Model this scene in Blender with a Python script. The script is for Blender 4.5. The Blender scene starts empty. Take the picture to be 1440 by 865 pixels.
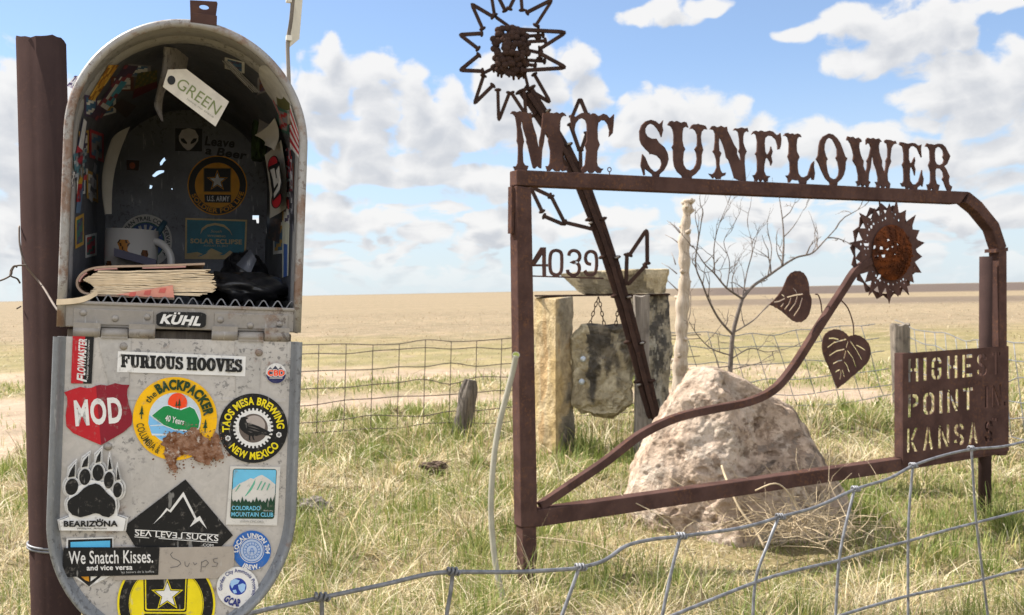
import bpy, bmesh, math, random
import numpy as np
from mathutils import Vector, Matrix, noise as mnoise
from mathutils.geometry import tessellate_polygon
R = math.radians
V = Vector
random.seed(7)
rng = np.random.default_rng(11)
scene = bpy.context.scene
col = scene.collection

# ------------------------------------------------------------------ camera
FPX = 1383.0
CAMP = V((0, 0, 1.15))
PITCH, ROLL = R(-0.93), R(1.1)
cF = V((0, math.cos(PITCH), math.sin(PITCH)))
cU0 = V((0, -math.sin(PITCH), math.cos(PITCH)))
cR0 = V((1, 0, 0))
cR = cR0 * math.cos(ROLL) - cU0 * math.sin(ROLL)
cU = cU0 * math.cos(ROLL) + cR0 * math.sin(ROLL)
cam_d = bpy.data.cameras.new('camera')
cam = bpy.data.objects.new('camera', cam_d)
col.objects.link(cam)
cam.matrix_world = Matrix(((cR.x, cU.x, -cF.x, CAMP.x), (cR.y, cU.y, -cF.y, CAMP.y),
                           (cR.z, cU.z, -cF.z, CAMP.z), (0, 0, 0, 1)))
cam_d.sensor_width = 36
cam_d.lens = 36 * FPX / 1440
cam_d.clip_start = 0.05
cam_d.clip_end = 9000
cam_d.dof.use_dof = True
cam_d.dof.focus_distance = 1.25
cam_d.dof.aperture_fstop = 20
scene.camera = cam


def ray(px, py):
    return cF + cR * ((px - 720) / FPX) - cU * ((py - 432.5) / FPX)


def at(px, py, Z):
    return CAMP + ray(px, py) * Z


def hit(px, py, P, n):
    d = ray(px, py)
    return CAMP + d * ((P - CAMP).dot(n) / d.dot(n))


# ------------------------------------------------------------------ sky and sun
SUN_EL, SUN_X, SUN_Y = R(48), -0.92, 0.38
world = bpy.data.worlds.new('World')
scene.world = world
world.use_nodes = True
SKY_STRENGTH, SUN_STRENGTH, EXPOSURE = 0.085, 4.6, 1.2
sdir = V((SUN_X * math.cos(SUN_EL), SUN_Y * math.cos(SUN_EL), math.sin(SUN_EL))).normalized()
sun_d = bpy.data.lights.new('sun', 'SUN')
sun_d.energy = SUN_STRENGTH
sun_d.angle = R(0.5)
sun_d.color = (1.0, 0.95, 0.87)
sun = bpy.data.objects.new('sun', sun_d)
col.objects.link(sun)
sun.rotation_euler = sdir.to_track_quat('Z', 'Y').to_euler()
sun.location = sdir * 50
scene.view_settings.view_transform = 'Standard'
scene.view_settings.look = 'None'
scene.view_settings.gamma = 1
scene.view_settings.use_curve_mapping = False
scene.view_settings.exposure = EXPOSURE
scene.cycles.max_bounces = 6
scene.cycles.diffuse_bounces = 4


class NT:
    """small helper for node trees"""
    def __init__(s, tree):
        s.t = tree
        s.n = tree.nodes
        s.l = tree.links

    def new(s, typ, **kw):
        nd = s.n.new(typ)
        for k, v in kw.items():
            setattr(nd, k, v)
        return nd

    def put(s, sock, val):
        if isinstance(val, bpy.types.NodeSocket):
            s.l.new(val, sock)
        elif val is not None:
            if sock.type == 'RGBA' and len(val) == 3:
                val = (*val, 1)
            sock.default_value = val

    def math(s, op, a, b=None, c=None, clamp=False):
        nd = s.new('ShaderNodeMath', operation=op, use_clamp=clamp)
        for i, x in enumerate((a, b, c)):
            s.put(nd.inputs[i], x)
        return nd.outputs[0]

    def vmath(s, op, a, b=None):
        nd = s.new('ShaderNodeVectorMath', operation=op)
        s.put(nd.inputs[0], a)
        if b is not None:
            s.put(nd.inputs[1], b)
        return nd.outputs['Value'] if op == 'DOT_PRODUCT' else nd.outputs[0]

    def noise(s, vec, scale, detail=4, rough=0.55, dist=0.0, out='Fac', dim='3D'):
        nd = s.new('ShaderNodeTexNoise', noise_dimensions=dim)
        s.put(nd.inputs['Vector'], vec)
        nd.inputs['Scale'].default_value = scale
        nd.inputs['Detail'].default_value = detail
        nd.inputs['Roughness'].default_value = rough
        nd.inputs['Distortion'].default_value = dist
        return nd.outputs[out]

    def voro(s, vec, scale, feature='F1', out='Distance', rand=1.0):
        nd = s.new('ShaderNodeTexVoronoi', feature=feature)
        s.put(nd.inputs['Vector'], vec)
        nd.inputs['Scale'].default_value = scale
        nd.inputs['Randomness'].default_value = rand
        return nd.outputs[out]

    def step(s, x, lo, hi, a=0.0, b=1.0):
        nd = s.new('ShaderNodeMapRange', interpolation_type='SMOOTHSTEP')
        s.put(nd.inputs[0], x)
        s.put(nd.inputs[1], lo)
        s.put(nd.inputs[2], hi)
        s.put(nd.inputs[3], a)
        s.put(nd.inputs[4], b)
        return nd.outputs[0]

    def mix(s, f, a, b, blend='MIX'):
        nd = s.new('ShaderNodeMix', data_type='RGBA', blend_type=blend)
        s.put(nd.inputs[0], f)
        s.put(nd.inputs[6], a)
        s.put(nd.inputs[7], b)
        return nd.outputs[2]


def build_world():
    T = NT(world.node_tree)
    T.n.clear()
    # density group: input angular position (azimuth, elevation)
    g = bpy.data.node_groups.new('cloud_density', 'ShaderNodeTree')
    g.interface.new_socket('P', in_out='INPUT', socket_type='NodeSocketVector')
    g.interface.new_socket('D', in_out='OUTPUT', socket_type='NodeSocketFloat')
    G = NT(g)
    gi = G.new('NodeGroupInput')
    go = G.new('NodeGroupOutput')
    P = gi.outputs[0]
    w1 = G.noise(P, 14, 2, 0.5, out='Color', dim='2D')
    wv = G.vmath('MULTIPLY', G.vmath('SUBTRACT', w1, (0.5, 0.5, 0.5)), (0.036, 0.022, 0))
    Q = G.vmath('ADD', P, wv)
    blobs = [(475, 85, 34, 30), (520, 110, 46, 34), (455, 130, 60, 44), (550, 150, 74, 48), (620, 165, 60, 40), (440, 180, 70, 30), (670, 190, 60, 24), (590, 195, 90, 22), (745, 120, 62, 60), (800, 90, 36, 38), (720, 170, 90, 40), (820, 140, 30, 40), (690, 95, 26, 24), (520, 222, 46, 24), (580, 226, 66, 24), (470, 248, 90, 20), (600, 250, 110, 16), (680, 262, 66, 24), (455, 290, 60, 16), (500, 312, 90, 16), (4, 190, 70, 90), (10, 320, 80, 70), (70, 110, 26, 22), (105, 150, 30, 20), (890, 24, 30, 14), (940, 18, 44, 20), (995, 8, 34, 14), (930, 160, 60, 34), (985, 178, 70, 40), (1050, 195, 70, 34), (1110, 200, 60, 34), (1180, 205, 60, 32), (1240, 212, 60, 26), (880, 195, 60, 22), (1000, 215, 160, 20), (1300, 210, 50, 24), (1140, 44, 40, 16), (1200, 38, 60, 26), (1270, 30, 66, 34), (1330, 40, 60, 30), (1270, 72, 90, 26), (1330, 92, 70, 18), (1420, 10, 50, 14), (1300, 135, 34, 18), (1350, 140, 54, 30), (1410, 115, 60, 40), (1430, 160, 70, 40), (1370, 172, 90, 20), (1400, 215, 80, 26), (1420, 255, 80, 16), (620, 330, 60, 16), (690, 332, 60, 16), (720, 306, 70, 14), (780, 320, 60, 14), (860, 312, 60, 14), (1000, 296, 46, 18), (1060, 305, 60, 18), (1120, 315, 66, 20), (1340, 300, 60, 16), (1400, 300, 60, 22)]
    D = None
    for (cx, cy, rx, ry) in blobs:
        d = ray(cx, cy).normalized()
        a, e = math.atan2(d.x, d.y), math.asin(d.z)
        q = G.new('ShaderNodeVectorMath', operation='MULTIPLY_ADD')
        G.put(q.inputs[0], Q)
        q.inputs[1].default_value = (FPX / rx, FPX / ry, 0)
        q.inputs[2].default_value = (-a * FPX / rx, -e * FPX / ry, 0)
        q = q.outputs[0]
        v = G.vmath('DOT_PRODUCT', q, q)
        D = v if D is None else G.math('MINIMUM', D, v)
    D = G.math('SUBTRACT', 1.0, D)
    # cloud field for the rest of the sky dome
    sx = G.new('ShaderNodeSeparateXYZ')
    G.put(sx.inputs[0], P)
    out_az = G.step(G.math('ABSOLUTE', sx.outputs[0]), 0.5, 0.7)
    out_el = G.step(sx.outputs[1], 0.30, 0.45)
    outw = G.math('MAXIMUM', out_az, out_el)
    gen = G.math('SUBTRACT', G.math('MULTIPLY', G.noise(G.vmath('MULTIPLY', Q, (1, 1.9, 1)), 4.2, 2, 0.5, dim='2D'), 5.0), 2.2)
    gen = G.math('SUBTRACT', G.math('ADD', gen, G.math('MULTIPLY', outw, 3.0)), 3.0)
    D = G.math('MAXIMUM', D, gen)
    # broken rows of small clouds low over the horizon
    low = G.math('SUBTRACT', G.math('MULTIPLY', G.noise(G.vmath('MULTIPLY', Q, (11, 40, 1)), 1.0, 4, 0.6, dim='2D'), 6.5), 3.25)
    low = G.math('SUBTRACT', low, G.math('MULTIPLY', G.step(sx.outputs[1], 0.075, 0.12), 3.0))
    D = G.math('MAXIMUM', D, low)
    D = G.math('MAXIMUM', D, -1.5)
    n1 = G.noise(G.vmath('MULTIPLY', Q, (1, 1.5, 1)), 30, 6, 0.62, dim='2D')
    D = G.math('ADD', D, G.math('MULTIPLY', G.math('SUBTRACT', n1, 0.47), 2.0))
    vn = G.new('ShaderNodeTexVoronoi', feature='F1', voronoi_dimensions='2D')
    G.put(vn.inputs['Vector'], G.vmath('ADD', G.vmath('MULTIPLY', Q, (1, 1.25, 1)), G.vmath('MULTIPLY', w1, (0.03, 0.03, 0))))
    vn.inputs['Scale'].default_value = 30
    D = G.math('ADD', D, G.math('MULTIPLY', G.math('SUBTRACT', 0.50, vn.outputs['Distance']), 1.5))
    G.put(go.inputs[0], D)

    def dens(p):
        nd = T.new('ShaderNodeGroup')
        nd.node_tree = g
        T.put(nd.inputs[0], p)
        return nd.outputs[0]
    tc = T.new('ShaderNodeTexCoord')
    sp = T.new('ShaderNodeSeparateXYZ')
    T.put(sp.inputs[0], tc.outputs['Generated'])
    az = T.math('ARCTAN2', sp.outputs[0], sp.outputs[1])
    el = T.math('ARCSINE', sp.outputs[2])
    cb = T.new('ShaderNodeCombineXYZ')
    T.put(cb.inputs[0], az)
    T.put(cb.inputs[1], el)
    P = cb.outputs[0]
    d0 = dens(P)
    d1 = dens(T.vmath('ADD', P, (-0.007, 0.019, 0)))
    cover = T.step(d0, -0.22, 0.62)
    horizon_fade = T.step(el, 0.0, 0.05)
    cover = T.math('MULTIPLY', cover, T.math('ADD', T.math('MULTIPLY', horizon_fade, 0.75), 0.22))
    lit = T.step(d1, -0.30, 2.0)
    ccol = T.mix(lit, CLOUD_LIT, CLOUD_SHADE)
    # clouds behind the camera are boosted: added fill light for the shaded mailbox front
    behind = T.step(sp.outputs[1], 0.15, -0.35, 1.0, 2.5)
    ccol = T.vmath('MULTIPLY', ccol, behind)
    sky = T.new('ShaderNodeTexSky', sky_type='NISHITA')
    sky.sun_disc = False
    sky.sun_elevation = SUN_EL
    sky.sun_rotation = math.atan2(SUN_X, SUN_Y)
    sky.air_density = 1.0
    sky.dust_density = 0.6
    sky.ozone_density = 1.6
    sky.altitude = 1200
    blue = T.vmath('MULTIPLY', sky.outputs[0], (0.83, 0.88, 0.955))
    haze = T.mix(T.step(el, -0.02, 0.24, 0.85, 0.14), blue, HAZE_SKY)
    c = T.mix(cover, haze, ccol)
    bg = T.new('ShaderNodeBackground')
    T.put(bg.inputs[0], c)
    bg.inputs[1].default_value = SKY_STRENGTH
    out = T.new('ShaderNodeOutputWorld')
    T.l.new(bg.outputs[0], out.inputs[0])


CLOUD_LIT, CLOUD_SHADE, HAZE_SKY = (4.8, 4.77, 4.74), (3.2, 3.32, 3.56), (3.5, 4.0, 4.45)
build_world()


# ------------------------------------------------------------------ materials
def srgb(r, g, b, k=1.0):
    f = lambda c: ((c / 255) / 12.92 if c / 255 <= 0.04045 else ((c / 255 + 0.055) / 1.055) ** 2.4) * k
    return (f(r), f(g), f(b))


def material(name, build, rough=0.7, metal=0.0, spec=0.5):
    m = bpy.data.materials.new(name)
    m.use_nodes = True
    T = NT(m.node_tree)
    b = T.n['Principled BSDF']
    b.inputs['Roughness'].default_value = rough
    b.inputs['Metallic'].default_value = metal
    b.inputs['Specular IOR Level'].default_value = spec
    tc = T.new('ShaderNodeTexCoord').outputs['Object']
    build(T, b, tc)
    return m


def bump(T, b, h, strength=0.3, dist=0.01):
    nd = T.new('ShaderNodeBump')
    T.put(nd.inputs['Height'], h)
    nd.inputs['Strength'].default_value = strength
    nd.inputs['Distance'].default_value = dist
    T.put(b.inputs['Normal'], nd.outputs[0])


def m_rust(c0, c1, c2, sc=9, fine=70, bs=0.12, spec=0.0):
    def f(T, b, tc):
        b.inputs['Specular IOR Level'].default_value = spec
        n = T.noise(tc, sc, 5, 0.6)
        n2 = T.noise(tc, fine, 4, 0.7)
        c = T.mix(T.step(n, 0.35, 0.65), c0, c1)
        c = T.mix(T.math('MULTIPLY', T.step(n2, 0.50, 0.68), T.step(T.noise(tc, sc * 0.6, 3, 0.6), 0.42, 0.62, 0.15, 1.0)), c, c2)
        streak = T.noise(T.vmath('MULTIPLY', tc, (1, 1, 0.12)), 40, 3, 0.5)
        c = T.mix(T.step(streak, 0.58, 0.75, 0, 0.45), c, c0)
        T.put(b.inputs['Base Color'], c)
        T.put(b.inputs['Roughness'], T.step(n2, 0.3, 0.8, 0.55, 0.85))
        bump(T, b, n2, bs, 0.004)
    return f


def m_plain(c, var=0.2, sc=30, bs=0.1):
    def f(T, b, tc):
        n = T.noise(tc, sc, 5, 0.6)
        a = tuple(x * (1 - var) for x in c)
        d = tuple(min(1, x * (1 + var)) for x in c)
        T.put(b.inputs['Base Color'], T.mix(T.step(n, 0.3, 0.7), a, d))
        if bs:
            bump(T, b, n, bs, 0.004)
    return f


def m_galv(base=(0.48, 0.452, 0.43), dark=(0.10, 0.10, 0.105), rustamt=0.585):
    def f(T, b, tc):
        cells = T.voro(T.vmath('ADD', tc, T.vmath('MULTIPLY', T.noise(tc, 60, 3, 0.6, out='Color'), (0.02, 0.02, 0.02))), 210, out='Color')
        sx = T.new('ShaderNodeSeparateColor')
        T.put(sx.inputs[0], cells)
        c = T.mix(T.math('MULTIPLY', sx.outputs[0], 0.32), base, tuple(x * 0.66 for x in base))
        big = T.noise(tc, 9, 5, 0.6)
        c = T.mix(T.step(big, 0.45, 0.75, 0, 0.55), c, tuple(x * 0.55 for x in base))
        specks = T.noise(tc, 160, 3, 0.7)
        sp_mask = T.math('MULTIPLY', T.step(specks, 0.54, 0.62), T.step(T.noise(tc, 14, 3, 0.5), 0.44, 0.58))
        c = T.mix(T.math('MULTIPLY', sp_mask, 0.7), c, dark)
        scr = T.noise(T.vmath('MULTIPLY', tc, (3.0, 3.0, 0.5)), 60, 4, 0.65)
        c = T.mix(T.step(scr, 0.60, 0.72, 0, 0.4), c, (0.52, 0.51, 0.50))
        rn = T.noise(tc, 17, 6, 0.7)
        c = T.mix(T.step(rn, rustamt, rustamt + 0.12, 0, 0.75), c, (0.16, 0.075, 0.035))
        T.put(b.inputs['Base Color'], c)
        T.put(b.inputs['Metallic'], 0.2)
        T.put(b.inputs['Roughness'], T.step(big, 0.3, 0.7, 0.42, 0.62))
        bump(T, b, T.noise(tc, 28, 4, 0.55), 0.16, 0.006)
    return f


def m_stone(c0, c1, stain, stain_lo=0.5, stain_hi=0.62, sc=6, pit=0.5, lichen=None):
    def f(T, b, tc):
        n = T.noise(tc, sc, 6, 0.62)
        c = T.mix(T.step(n, 0.3, 0.7), c0, c1)
        st = T.noise(T.vmath('MULTIPLY', tc, (1, 1, 0.45)), 3.2, 6, 0.68, 0.3)
        c = T.mix(T.step(st, stain_lo, stain_hi, 0, 0.9), c, stain)
        fine = T.noise(tc, 55, 5, 0.7)
        c = T.mix(T.step(fine, 0.6, 0.75, 0, 0.5), c, tuple(x * 0.35 for x in c0))
        if lichen:
            ln = T.noise(tc, 11, 5, 0.7)
            c = T.mix(T.step(ln, 0.58, 0.68, 0, 0.8), c, lichen)
        T.put(b.inputs['Base Color'], c)
        h = T.math('ADD', T.math('MULTIPLY', n, 0.6), T.math('MULTIPLY', fine, 0.35))
        bump(T, b, h, pit, 0.03)
    return f


def m_wood(c0, c1, c2):
    def f(T, b, tc):
        g = T.noise(T.vmath('MULTIPLY', tc, (1, 1, 0.07)), 55, 5, 0.65)
        c = T.mix(T.step(g, 0.35, 0.62), c0, c1)
        d = T.noise(tc, 9, 5, 0.6)
        c = T.mix(T.step(d, 0.52, 0.7, 0, 0.7), c, c2)
        T.put(b.inputs['Base Color'], c)
        bump(T, b, g, 0.6, 0.012)
    return f


def m_attr(var=0.15, sc=40, rough=0.6, trans=False, dirt=None):
    def f(T, b, tc):
        a = T.new('ShaderNodeAttribute', attribute_name='Col').outputs['Color']
        n = T.noise(tc, sc, 4, 0.6)
        c = T.mix(T.step(n, 0.3, 0.7), T.mix(1.0, a, (1 - var,) * 3, 'MULTIPLY'), T.mix(1.0, a, (1 + var,) * 3, 'MULTIPLY'))
        if dirt:
            dn = T.noise(tc, 120, 4, 0.75)
            c = T.mix(T.step(dn, 0.55, 0.72, 0, 0.55), c, dirt)
            sc_ = T.noise(T.vmath('MULTIPLY', tc, (1.0, 1.0, 0.25)), 150, 2, 0.6)
            c = T.mix(T.step(sc_, 0.66, 0.72, 0, 0.35), c, (0.45, 0.44, 0.42))
        T.put(b.inputs['Base Color'], c)
        if trans:
            out = T.n['Material Output']
            tr = T.new('ShaderNodeBsdfTranslucent')
            T.put(tr.inputs[0], c)
            mx = T.new('ShaderNodeMixShader')
            mx.inputs[0].default_value = 0.25
            T.l.new(b.outputs[0], mx.inputs[1])
            T.l.new(tr.outputs[0], mx.inputs[2])
            T.l.new(mx.outputs[0], out.inputs[0])
    return f


M = {}
M['rust'] = material('brown_rusted_steel', m_rust((0.058, 0.034, 0.030), (0.088, 0.051, 0.044), (0.135, 0.066, 0.038)), 0.7)
M['rust_dark'] = material('dark_rusted_iron', m_rust((0.036, 0.023, 0.020), (0.052, 0.032, 0.026), (0.08, 0.042, 0.028), 14, 90, 0.3), 0.6, 0.0)
M['rust_red'] = material('orange_rust_mesh', m_rust((0.055, 0.021, 0.012), (0.135, 0.042, 0.016), (0.040, 0.018, 0.012), 14, 60, 0.5), 0.85)
M['rust_pipe'] = material('rusty_pipe', m_rust((0.040, 0.026, 0.024), (0.050, 0.032, 0.029), (0.060, 0.036, 0.029), 7, 160, 0.05, 0.0), 0.9, 0.0)
M['stain'] = material('flaking_rust', m_rust((0.12, 0.046, 0.020), (0.29, 0.165, 0.11), (0.48, 0.43, 0.39), 130, 300, 0.3), 0.9)
M['galv'] = material('galvanised_sheet', m_galv(), 0.5)
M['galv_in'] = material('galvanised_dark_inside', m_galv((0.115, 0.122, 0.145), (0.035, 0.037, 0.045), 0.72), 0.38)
M['galv_strap'] = material('galvanised_strap', m_galv((0.42, 0.40, 0.385), (0.10, 0.10, 0.10), 0.56), 0.5)
M['galv_lit_mouth'] = material('galvanised_lit_mouth', m_galv((0.40, 0.39, 0.385), (0.10, 0.095, 0.095), 0.6), 0.45)  # paler copy of the inside metal: daylight near the mouth put into its colour
M['galv_rust'] = material('weathered_hinge_metal', m_galv((0.27, 0.245, 0.22), (0.07, 0.05, 0.04), 0.52), 0.5)
M['edge'] = material('worn_rim_metal', m_galv((0.30, 0.285, 0.27), (0.10, 0.06, 0.045), 0.50), 0.5)
M['lip'] = material('blue_grey_lip_metal', m_galv((0.20, 0.21, 0.225), (0.08, 0.08, 0.085), 0.60), 0.5)
M['vinyl'] = material('printed_vinyl', m_attr(0.05, 50, dirt=(0.22, 0.20, 0.18)), 0.5, 0, 0.22)
M['vinyl_in'] = material('printed_paper_inside', m_attr(0.12, 60), 0.5, 0, 0.3)
M['paper'] = material('old_paper', m_plain((0.62, 0.58, 0.50), 0.1, 20, 0.1), 0.8)
M['pages'] = material('cream_pages', m_plain((0.66, 0.53, 0.37), 0.12, 40, 0.2), 0.85)
M['attr_paper'] = material('coloured_card', m_attr(0.1, 60), 0.7)
M['ceramic'] = material('glazed_ceramic', m_attr(0.03, 10), 0.15)
M['black'] = material('black_plastic', m_plain((0.016, 0.016, 0.018), 0.3, 30, 0.2), 0.3)
M['wire'] = material('galvanised_wire', m_plain((0.17, 0.172, 0.185), 0.35, 60, 0.1), 0.5, 0.3)
M['wire_old'] = material('old_brown_wire', m_plain((0.10, 0.075, 0.06), 0.3, 20, 0.0), 0.7, 0.2)
M['hose'] = material('grey_plastic_conduit', m_plain((0.29, 0.27, 0.21), 0.12, 20, 0.05), 0.55, 0, 0.25)
M['moss'] = material('dark_moss', m_plain((0.022, 0.042, 0.010), 0.4, 80, 0.5), 0.9)
M['hose_in'] = material('yellow_conduit_core', m_plain((0.20, 0.23, 0.03), 0.2, 60, 0.3), 0.6)
M['yellow_stone'] = material('yellow_limestone', m_stone((0.42, 0.305, 0.155), (0.48, 0.375, 0.23), (0.38, 0.24, 0.105), 0.50, 0.60, 4, 0.6), 0.9)
M['pale_stone'] = material('pale_limestone', m_stone((0.42, 0.34, 0.20), (0.52, 0.44, 0.29), (0.13, 0.105, 0.07), 0.55, 0.62, 5, 0.6), 0.9)
M['dark_stone'] = material('lichen_dark_limestone', m_stone((0.22, 0.19, 0.14), (0.34, 0.30, 0.23), (0.035, 0.032, 0.03), 0.44, 0.52, 7, 0.9, (0.22, 0.16, 0.07)), 0.95, 0, 0.1)
M['hang_stone'] = material('stained_hanging_limestone', m_stone((0.33, 0.29, 0.20), (0.45, 0.40, 0.29), (0.06, 0.055, 0.048), 0.50, 0.56, 7, 0.9, (0.24, 0.17, 0.08)), 0.95, 0, 0.1)
M['black_stone'] = material('black_stained_limestone', m_stone((0.085, 0.078, 0.068), (0.15, 0.135, 0.11), (0.028, 0.026, 0.024), 0.44, 0.54, 8, 0.9, (0.22, 0.19, 0.14)), 0.95, 0, 0.1)
M['boulder'] = material('pitted_pink_limestone', m_stone((0.31, 0.225, 0.16), (0.39, 0.30, 0.225), (0.19, 0.125, 0.082), 0.50, 0.60, 5, 0.9, (0.16, 0.11, 0.075)), 0.95, 0, 0.2)
M['wood'] = material('grey_weathered_wood', m_wood((0.16, 0.135, 0.11), (0.27, 0.235, 0.20), (0.09, 0.075, 0.06)), 0.9)
M['pale_wood'] = material('bleached_trunk_wood', m_wood((0.36, 0.285, 0.21), (0.46, 0.385, 0.305), (0.17, 0.105, 0.065)), 0.9)
M['mid_wood'] = material('brown_weathered_wood', m_wood((0.11, 0.09, 0.07), (0.20, 0.165, 0.13), (0.06, 0.048, 0.04)), 0.9)
M['dark_wood'] = material('dark_rotten_wood', m_wood((0.075, 0.06, 0.05), (0.16, 0.135, 0.11), (0.05, 0.04, 0.033)), 0.95)
M['twig'] = material('grey_twig_bark', m_plain((0.20, 0.165, 0.145), 0.3, 25, 0.2), 0.9)
M['straw'] = material('dry_straw_stems', m_plain((0.46, 0.36, 0.23), 0.3, 12, 0.0), 0.85)
M['clod'] = material('dry_brown_clod', m_plain((0.075, 0.045, 0.03), 0.4, 40, 0.6), 0.95)
M['bolt'] = material('zinc_bolt', m_plain((0.42, 0.46, 0.50), 0.15, 60, 0.0), 0.4, 0.5)
M['grass'] = material('grass_blades', m_attr(0.1, 3, trans=True), 0.7)


def m_tint(T, b, tc):
    a = T.new('ShaderNodeAttribute', attribute_name='Col').outputs['Color']
    n = T.noise(tc, 14, 6, 0.68)
    f = T.noise(tc, 60, 5, 0.7)
    c = T.mix(1.0, a, T.mix(T.step(n, 0.32, 0.68), (0.72, 0.71, 0.70), (1.2, 1.2, 1.2)), 'MULTIPLY')
    c = T.mix(T.step(f, 0.56, 0.72, 0, 0.55), c, T.mix(1.0, a, (0.35, 0.34, 0.32), 'MULTIPLY'))
    T.put(b.inputs['Base Color'], c)
    bump(T, b, T.math('ADD', n, T.math('MULTIPLY', f, 0.6)), 0.9, 0.03)


M['tint_stone'] = material('weathered_limestone', m_tint, 0.95, 0, 0.1)
M['twig_dark'] = material('dark_twig_bark', m_plain((0.125, 0.10, 0.085), 0.35, 25, 0.2), 0.9)


def ground_mat(T, b, tc):
    a = T.new('ShaderNodeAttribute', attribute_name='Col').outputs['Color']
    n = T.noise(tc, 1.3, 8, 0.68)
    f = T.noise(tc, 22, 6, 0.7)
    c = T.mix(T.step(n, 0.32, 0.68), T.mix(1.0, a, (0.78, 0.80, 0.74), 'MULTIPLY'), T.mix(1.0, a, (1.18, 1.14, 1.10), 'MULTIPLY'))
    c = T.mix(T.step(f, 0.35, 0.7), T.mix(1.0, c, (0.74, 0.74, 0.70), 'MULTIPLY'), c)
    T.put(b.inputs['Base Color'], c)
    bump(T, b, T.math('ADD', T.math('MULTIPLY', f, 0.5), n), 0.6, 0.06)


M['ground'] = material('prairie_ground', ground_mat, 0.95, 0, 0.1)


# ------------------------------------------------------------------ mesh helpers
class MB:
    def __init__(s):
        s.v, s.f, s.mi, s.c, s.sm = [], [], [], [], []

    def add(s, verts, faces, mi=0, c=None, smooth=False):
        o = len(s.v)
        s.v.extend(tuple(x) for x in verts)
        for f in faces:
            s.f.append([i + o for i in f])
            s.mi.append(mi)
            s.c.append(c or (1, 1, 1))
            s.sm.append(smooth)
        return s

    def box(s, O, a, b, c, mi=0, col_=None):
        """box from corner O with edge vectors a,b,c"""
        O, a, b, c = V(O), V(a), V(b), V(c)
        p = [O, O + a, O + a + b, O + b, O + c, O + a + c, O + a + b + c, O + b + c]
        return s.add(p, [(0, 3, 2, 1), (4, 5, 6, 7), (0, 1, 5, 4), (1, 2, 6, 5), (2, 3, 7, 6), (3, 0, 4, 7)], mi, col_)

    def tube(s, pts, r, n=8, mi=0, cap=True, up=None, sq=False, c=None, smooth=True):
        pts = [V(p) for p in pts]
        m = len(pts)
        rr = r if isinstance(r, (list, tuple)) else [r] * m
        vs = []
        nrm = None
        for i, p in enumerate(pts):
            t = (pts[min(i + 1, m - 1)] - pts[max(i - 1, 0)]).normalized()
            if nrm is None:
                ref = V(up) if up is not None else (V((0, 0, 1)) if abs(t.z) < 0.9 else V((1, 0, 0)))
                nrm = (ref - t * ref.dot(t)).normalized()
            else:
                nrm = (nrm - t * nrm.dot(t)).normalized()
            bn = t.cross(nrm)
            for k in range(n):
                an = 2 * math.pi * (k + (0.5 if sq else 0)) / n
                q = math.sqrt(2) if sq else 1
                vs.append(p + (nrm * math.cos(an) + bn * math.sin(an)) * rr[i] * q)
        fs = []
        for i in range(m - 1):
            for k in range(n):
                k2 = (k + 1) % n
                fs.append((i * n + k, i * n + k2, (i + 1) * n + k2, (i + 1) * n + k))
        s.add(vs, fs, mi, c, smooth and not sq)
        if cap:
            o = len(s.v) - m * n
            s.f.append([o + k for k in reversed(range(n))])
            s.f.append([o + (m - 1) * n + k for k in range(n)])
            s.mi += [mi, mi]
            s.c += [c or (1, 1, 1)] * 2
            s.sm += [False, False]
        return s

    def prism(s, loops, back, mi=0, c=None):
        """loops: list of 3D loops (outer, holes); back: extrusion vector"""
        loops = [[V(p) for p in L] for L in loops]
        back = V(back)
        flat = [p for L in loops for p in L]
        n = len(flat)
        # work in a local 2D frame for a robust tessellation
        nn = back.normalized()
        ux = V((1, 0, 0)) if abs(nn.x) < 0.9 else V((0, 1, 0))
        ux = (ux - nn * ux.dot(nn)).normalized()
        uy = nn.cross(ux)
        l2 = [[V((p.dot(ux), p.dot(uy), 0)) for p in L] for L in loops]
        tris = tessellate_polygon(l2)
        vs = flat + [p + back for p in flat]
        fs = []
        for t in tris:
            a, b_, c_ = (flat[i] for i in t)
            if (b_ - a).cross(c_ - a).dot(nn) > 0:
                t = (t[0], t[2], t[1])
            fs.append(tuple(t))
            fs.append((t[0] + n, t[2] + n, t[1] + n))
        o = 0
        for L in loops:
            k = len(L)
            for i in range(k):
                j = (i + 1) % k
                fs.append((o + i, o + j, o + j + n, o + i + n))
            o += k
        s.add(vs, fs, mi, c)
        return s

    def sphere(s, c0, r, n=8, m=6, sc=(1, 1, 1), mi=0, c=None, axes=None):
        vs = []
        c0 = V(c0)
        ax = axes or (V((1, 0, 0)), V((0, 1, 0)), V((0, 0, 1)))
        for i in range(m + 1):
            th = math.pi * i / m
            for k in range(n):
                ph = 2 * math.pi * k / n
                d = (math.sin(th) * math.cos(ph) * sc[0], math.sin(th) * math.sin(ph) * sc[1], math.cos(th) * sc[2])
                vs.append(c0 + (ax[0] * d[0] + ax[1] * d[1] + ax[2] * d[2]) * r)
        fs = [(i * n + k, (i + 1) * n + k, (i + 1) * n + (k + 1) % n, i * n + (k + 1) % n) for i in range(m) for k in range(n)]
        return s.add(vs, fs, mi, c, True)

    def grid(s, rows, mi=0, smooth=True, colors=None, closed=False):
        """rows: list of equally long rows of points"""
        n = len(rows[0])
        vs = [p for r in rows for p in r]
        o = len(s.v)
        s.v.extend(tuple(p) for p in vs)
        for i in range(len(rows) - 1):
            for k in range(n if closed else n - 1):
                k2 = (k + 1) % n
                s.f.append([o + i * n + k, o + i * n + k2, o + (i + 1) * n + k2, o + (i + 1) * n + k])
                s.mi.append(mi)
                s.c.append(colors(i, k) if colors else (1, 1, 1))
                s.sm.append(smooth)
        return s

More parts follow.
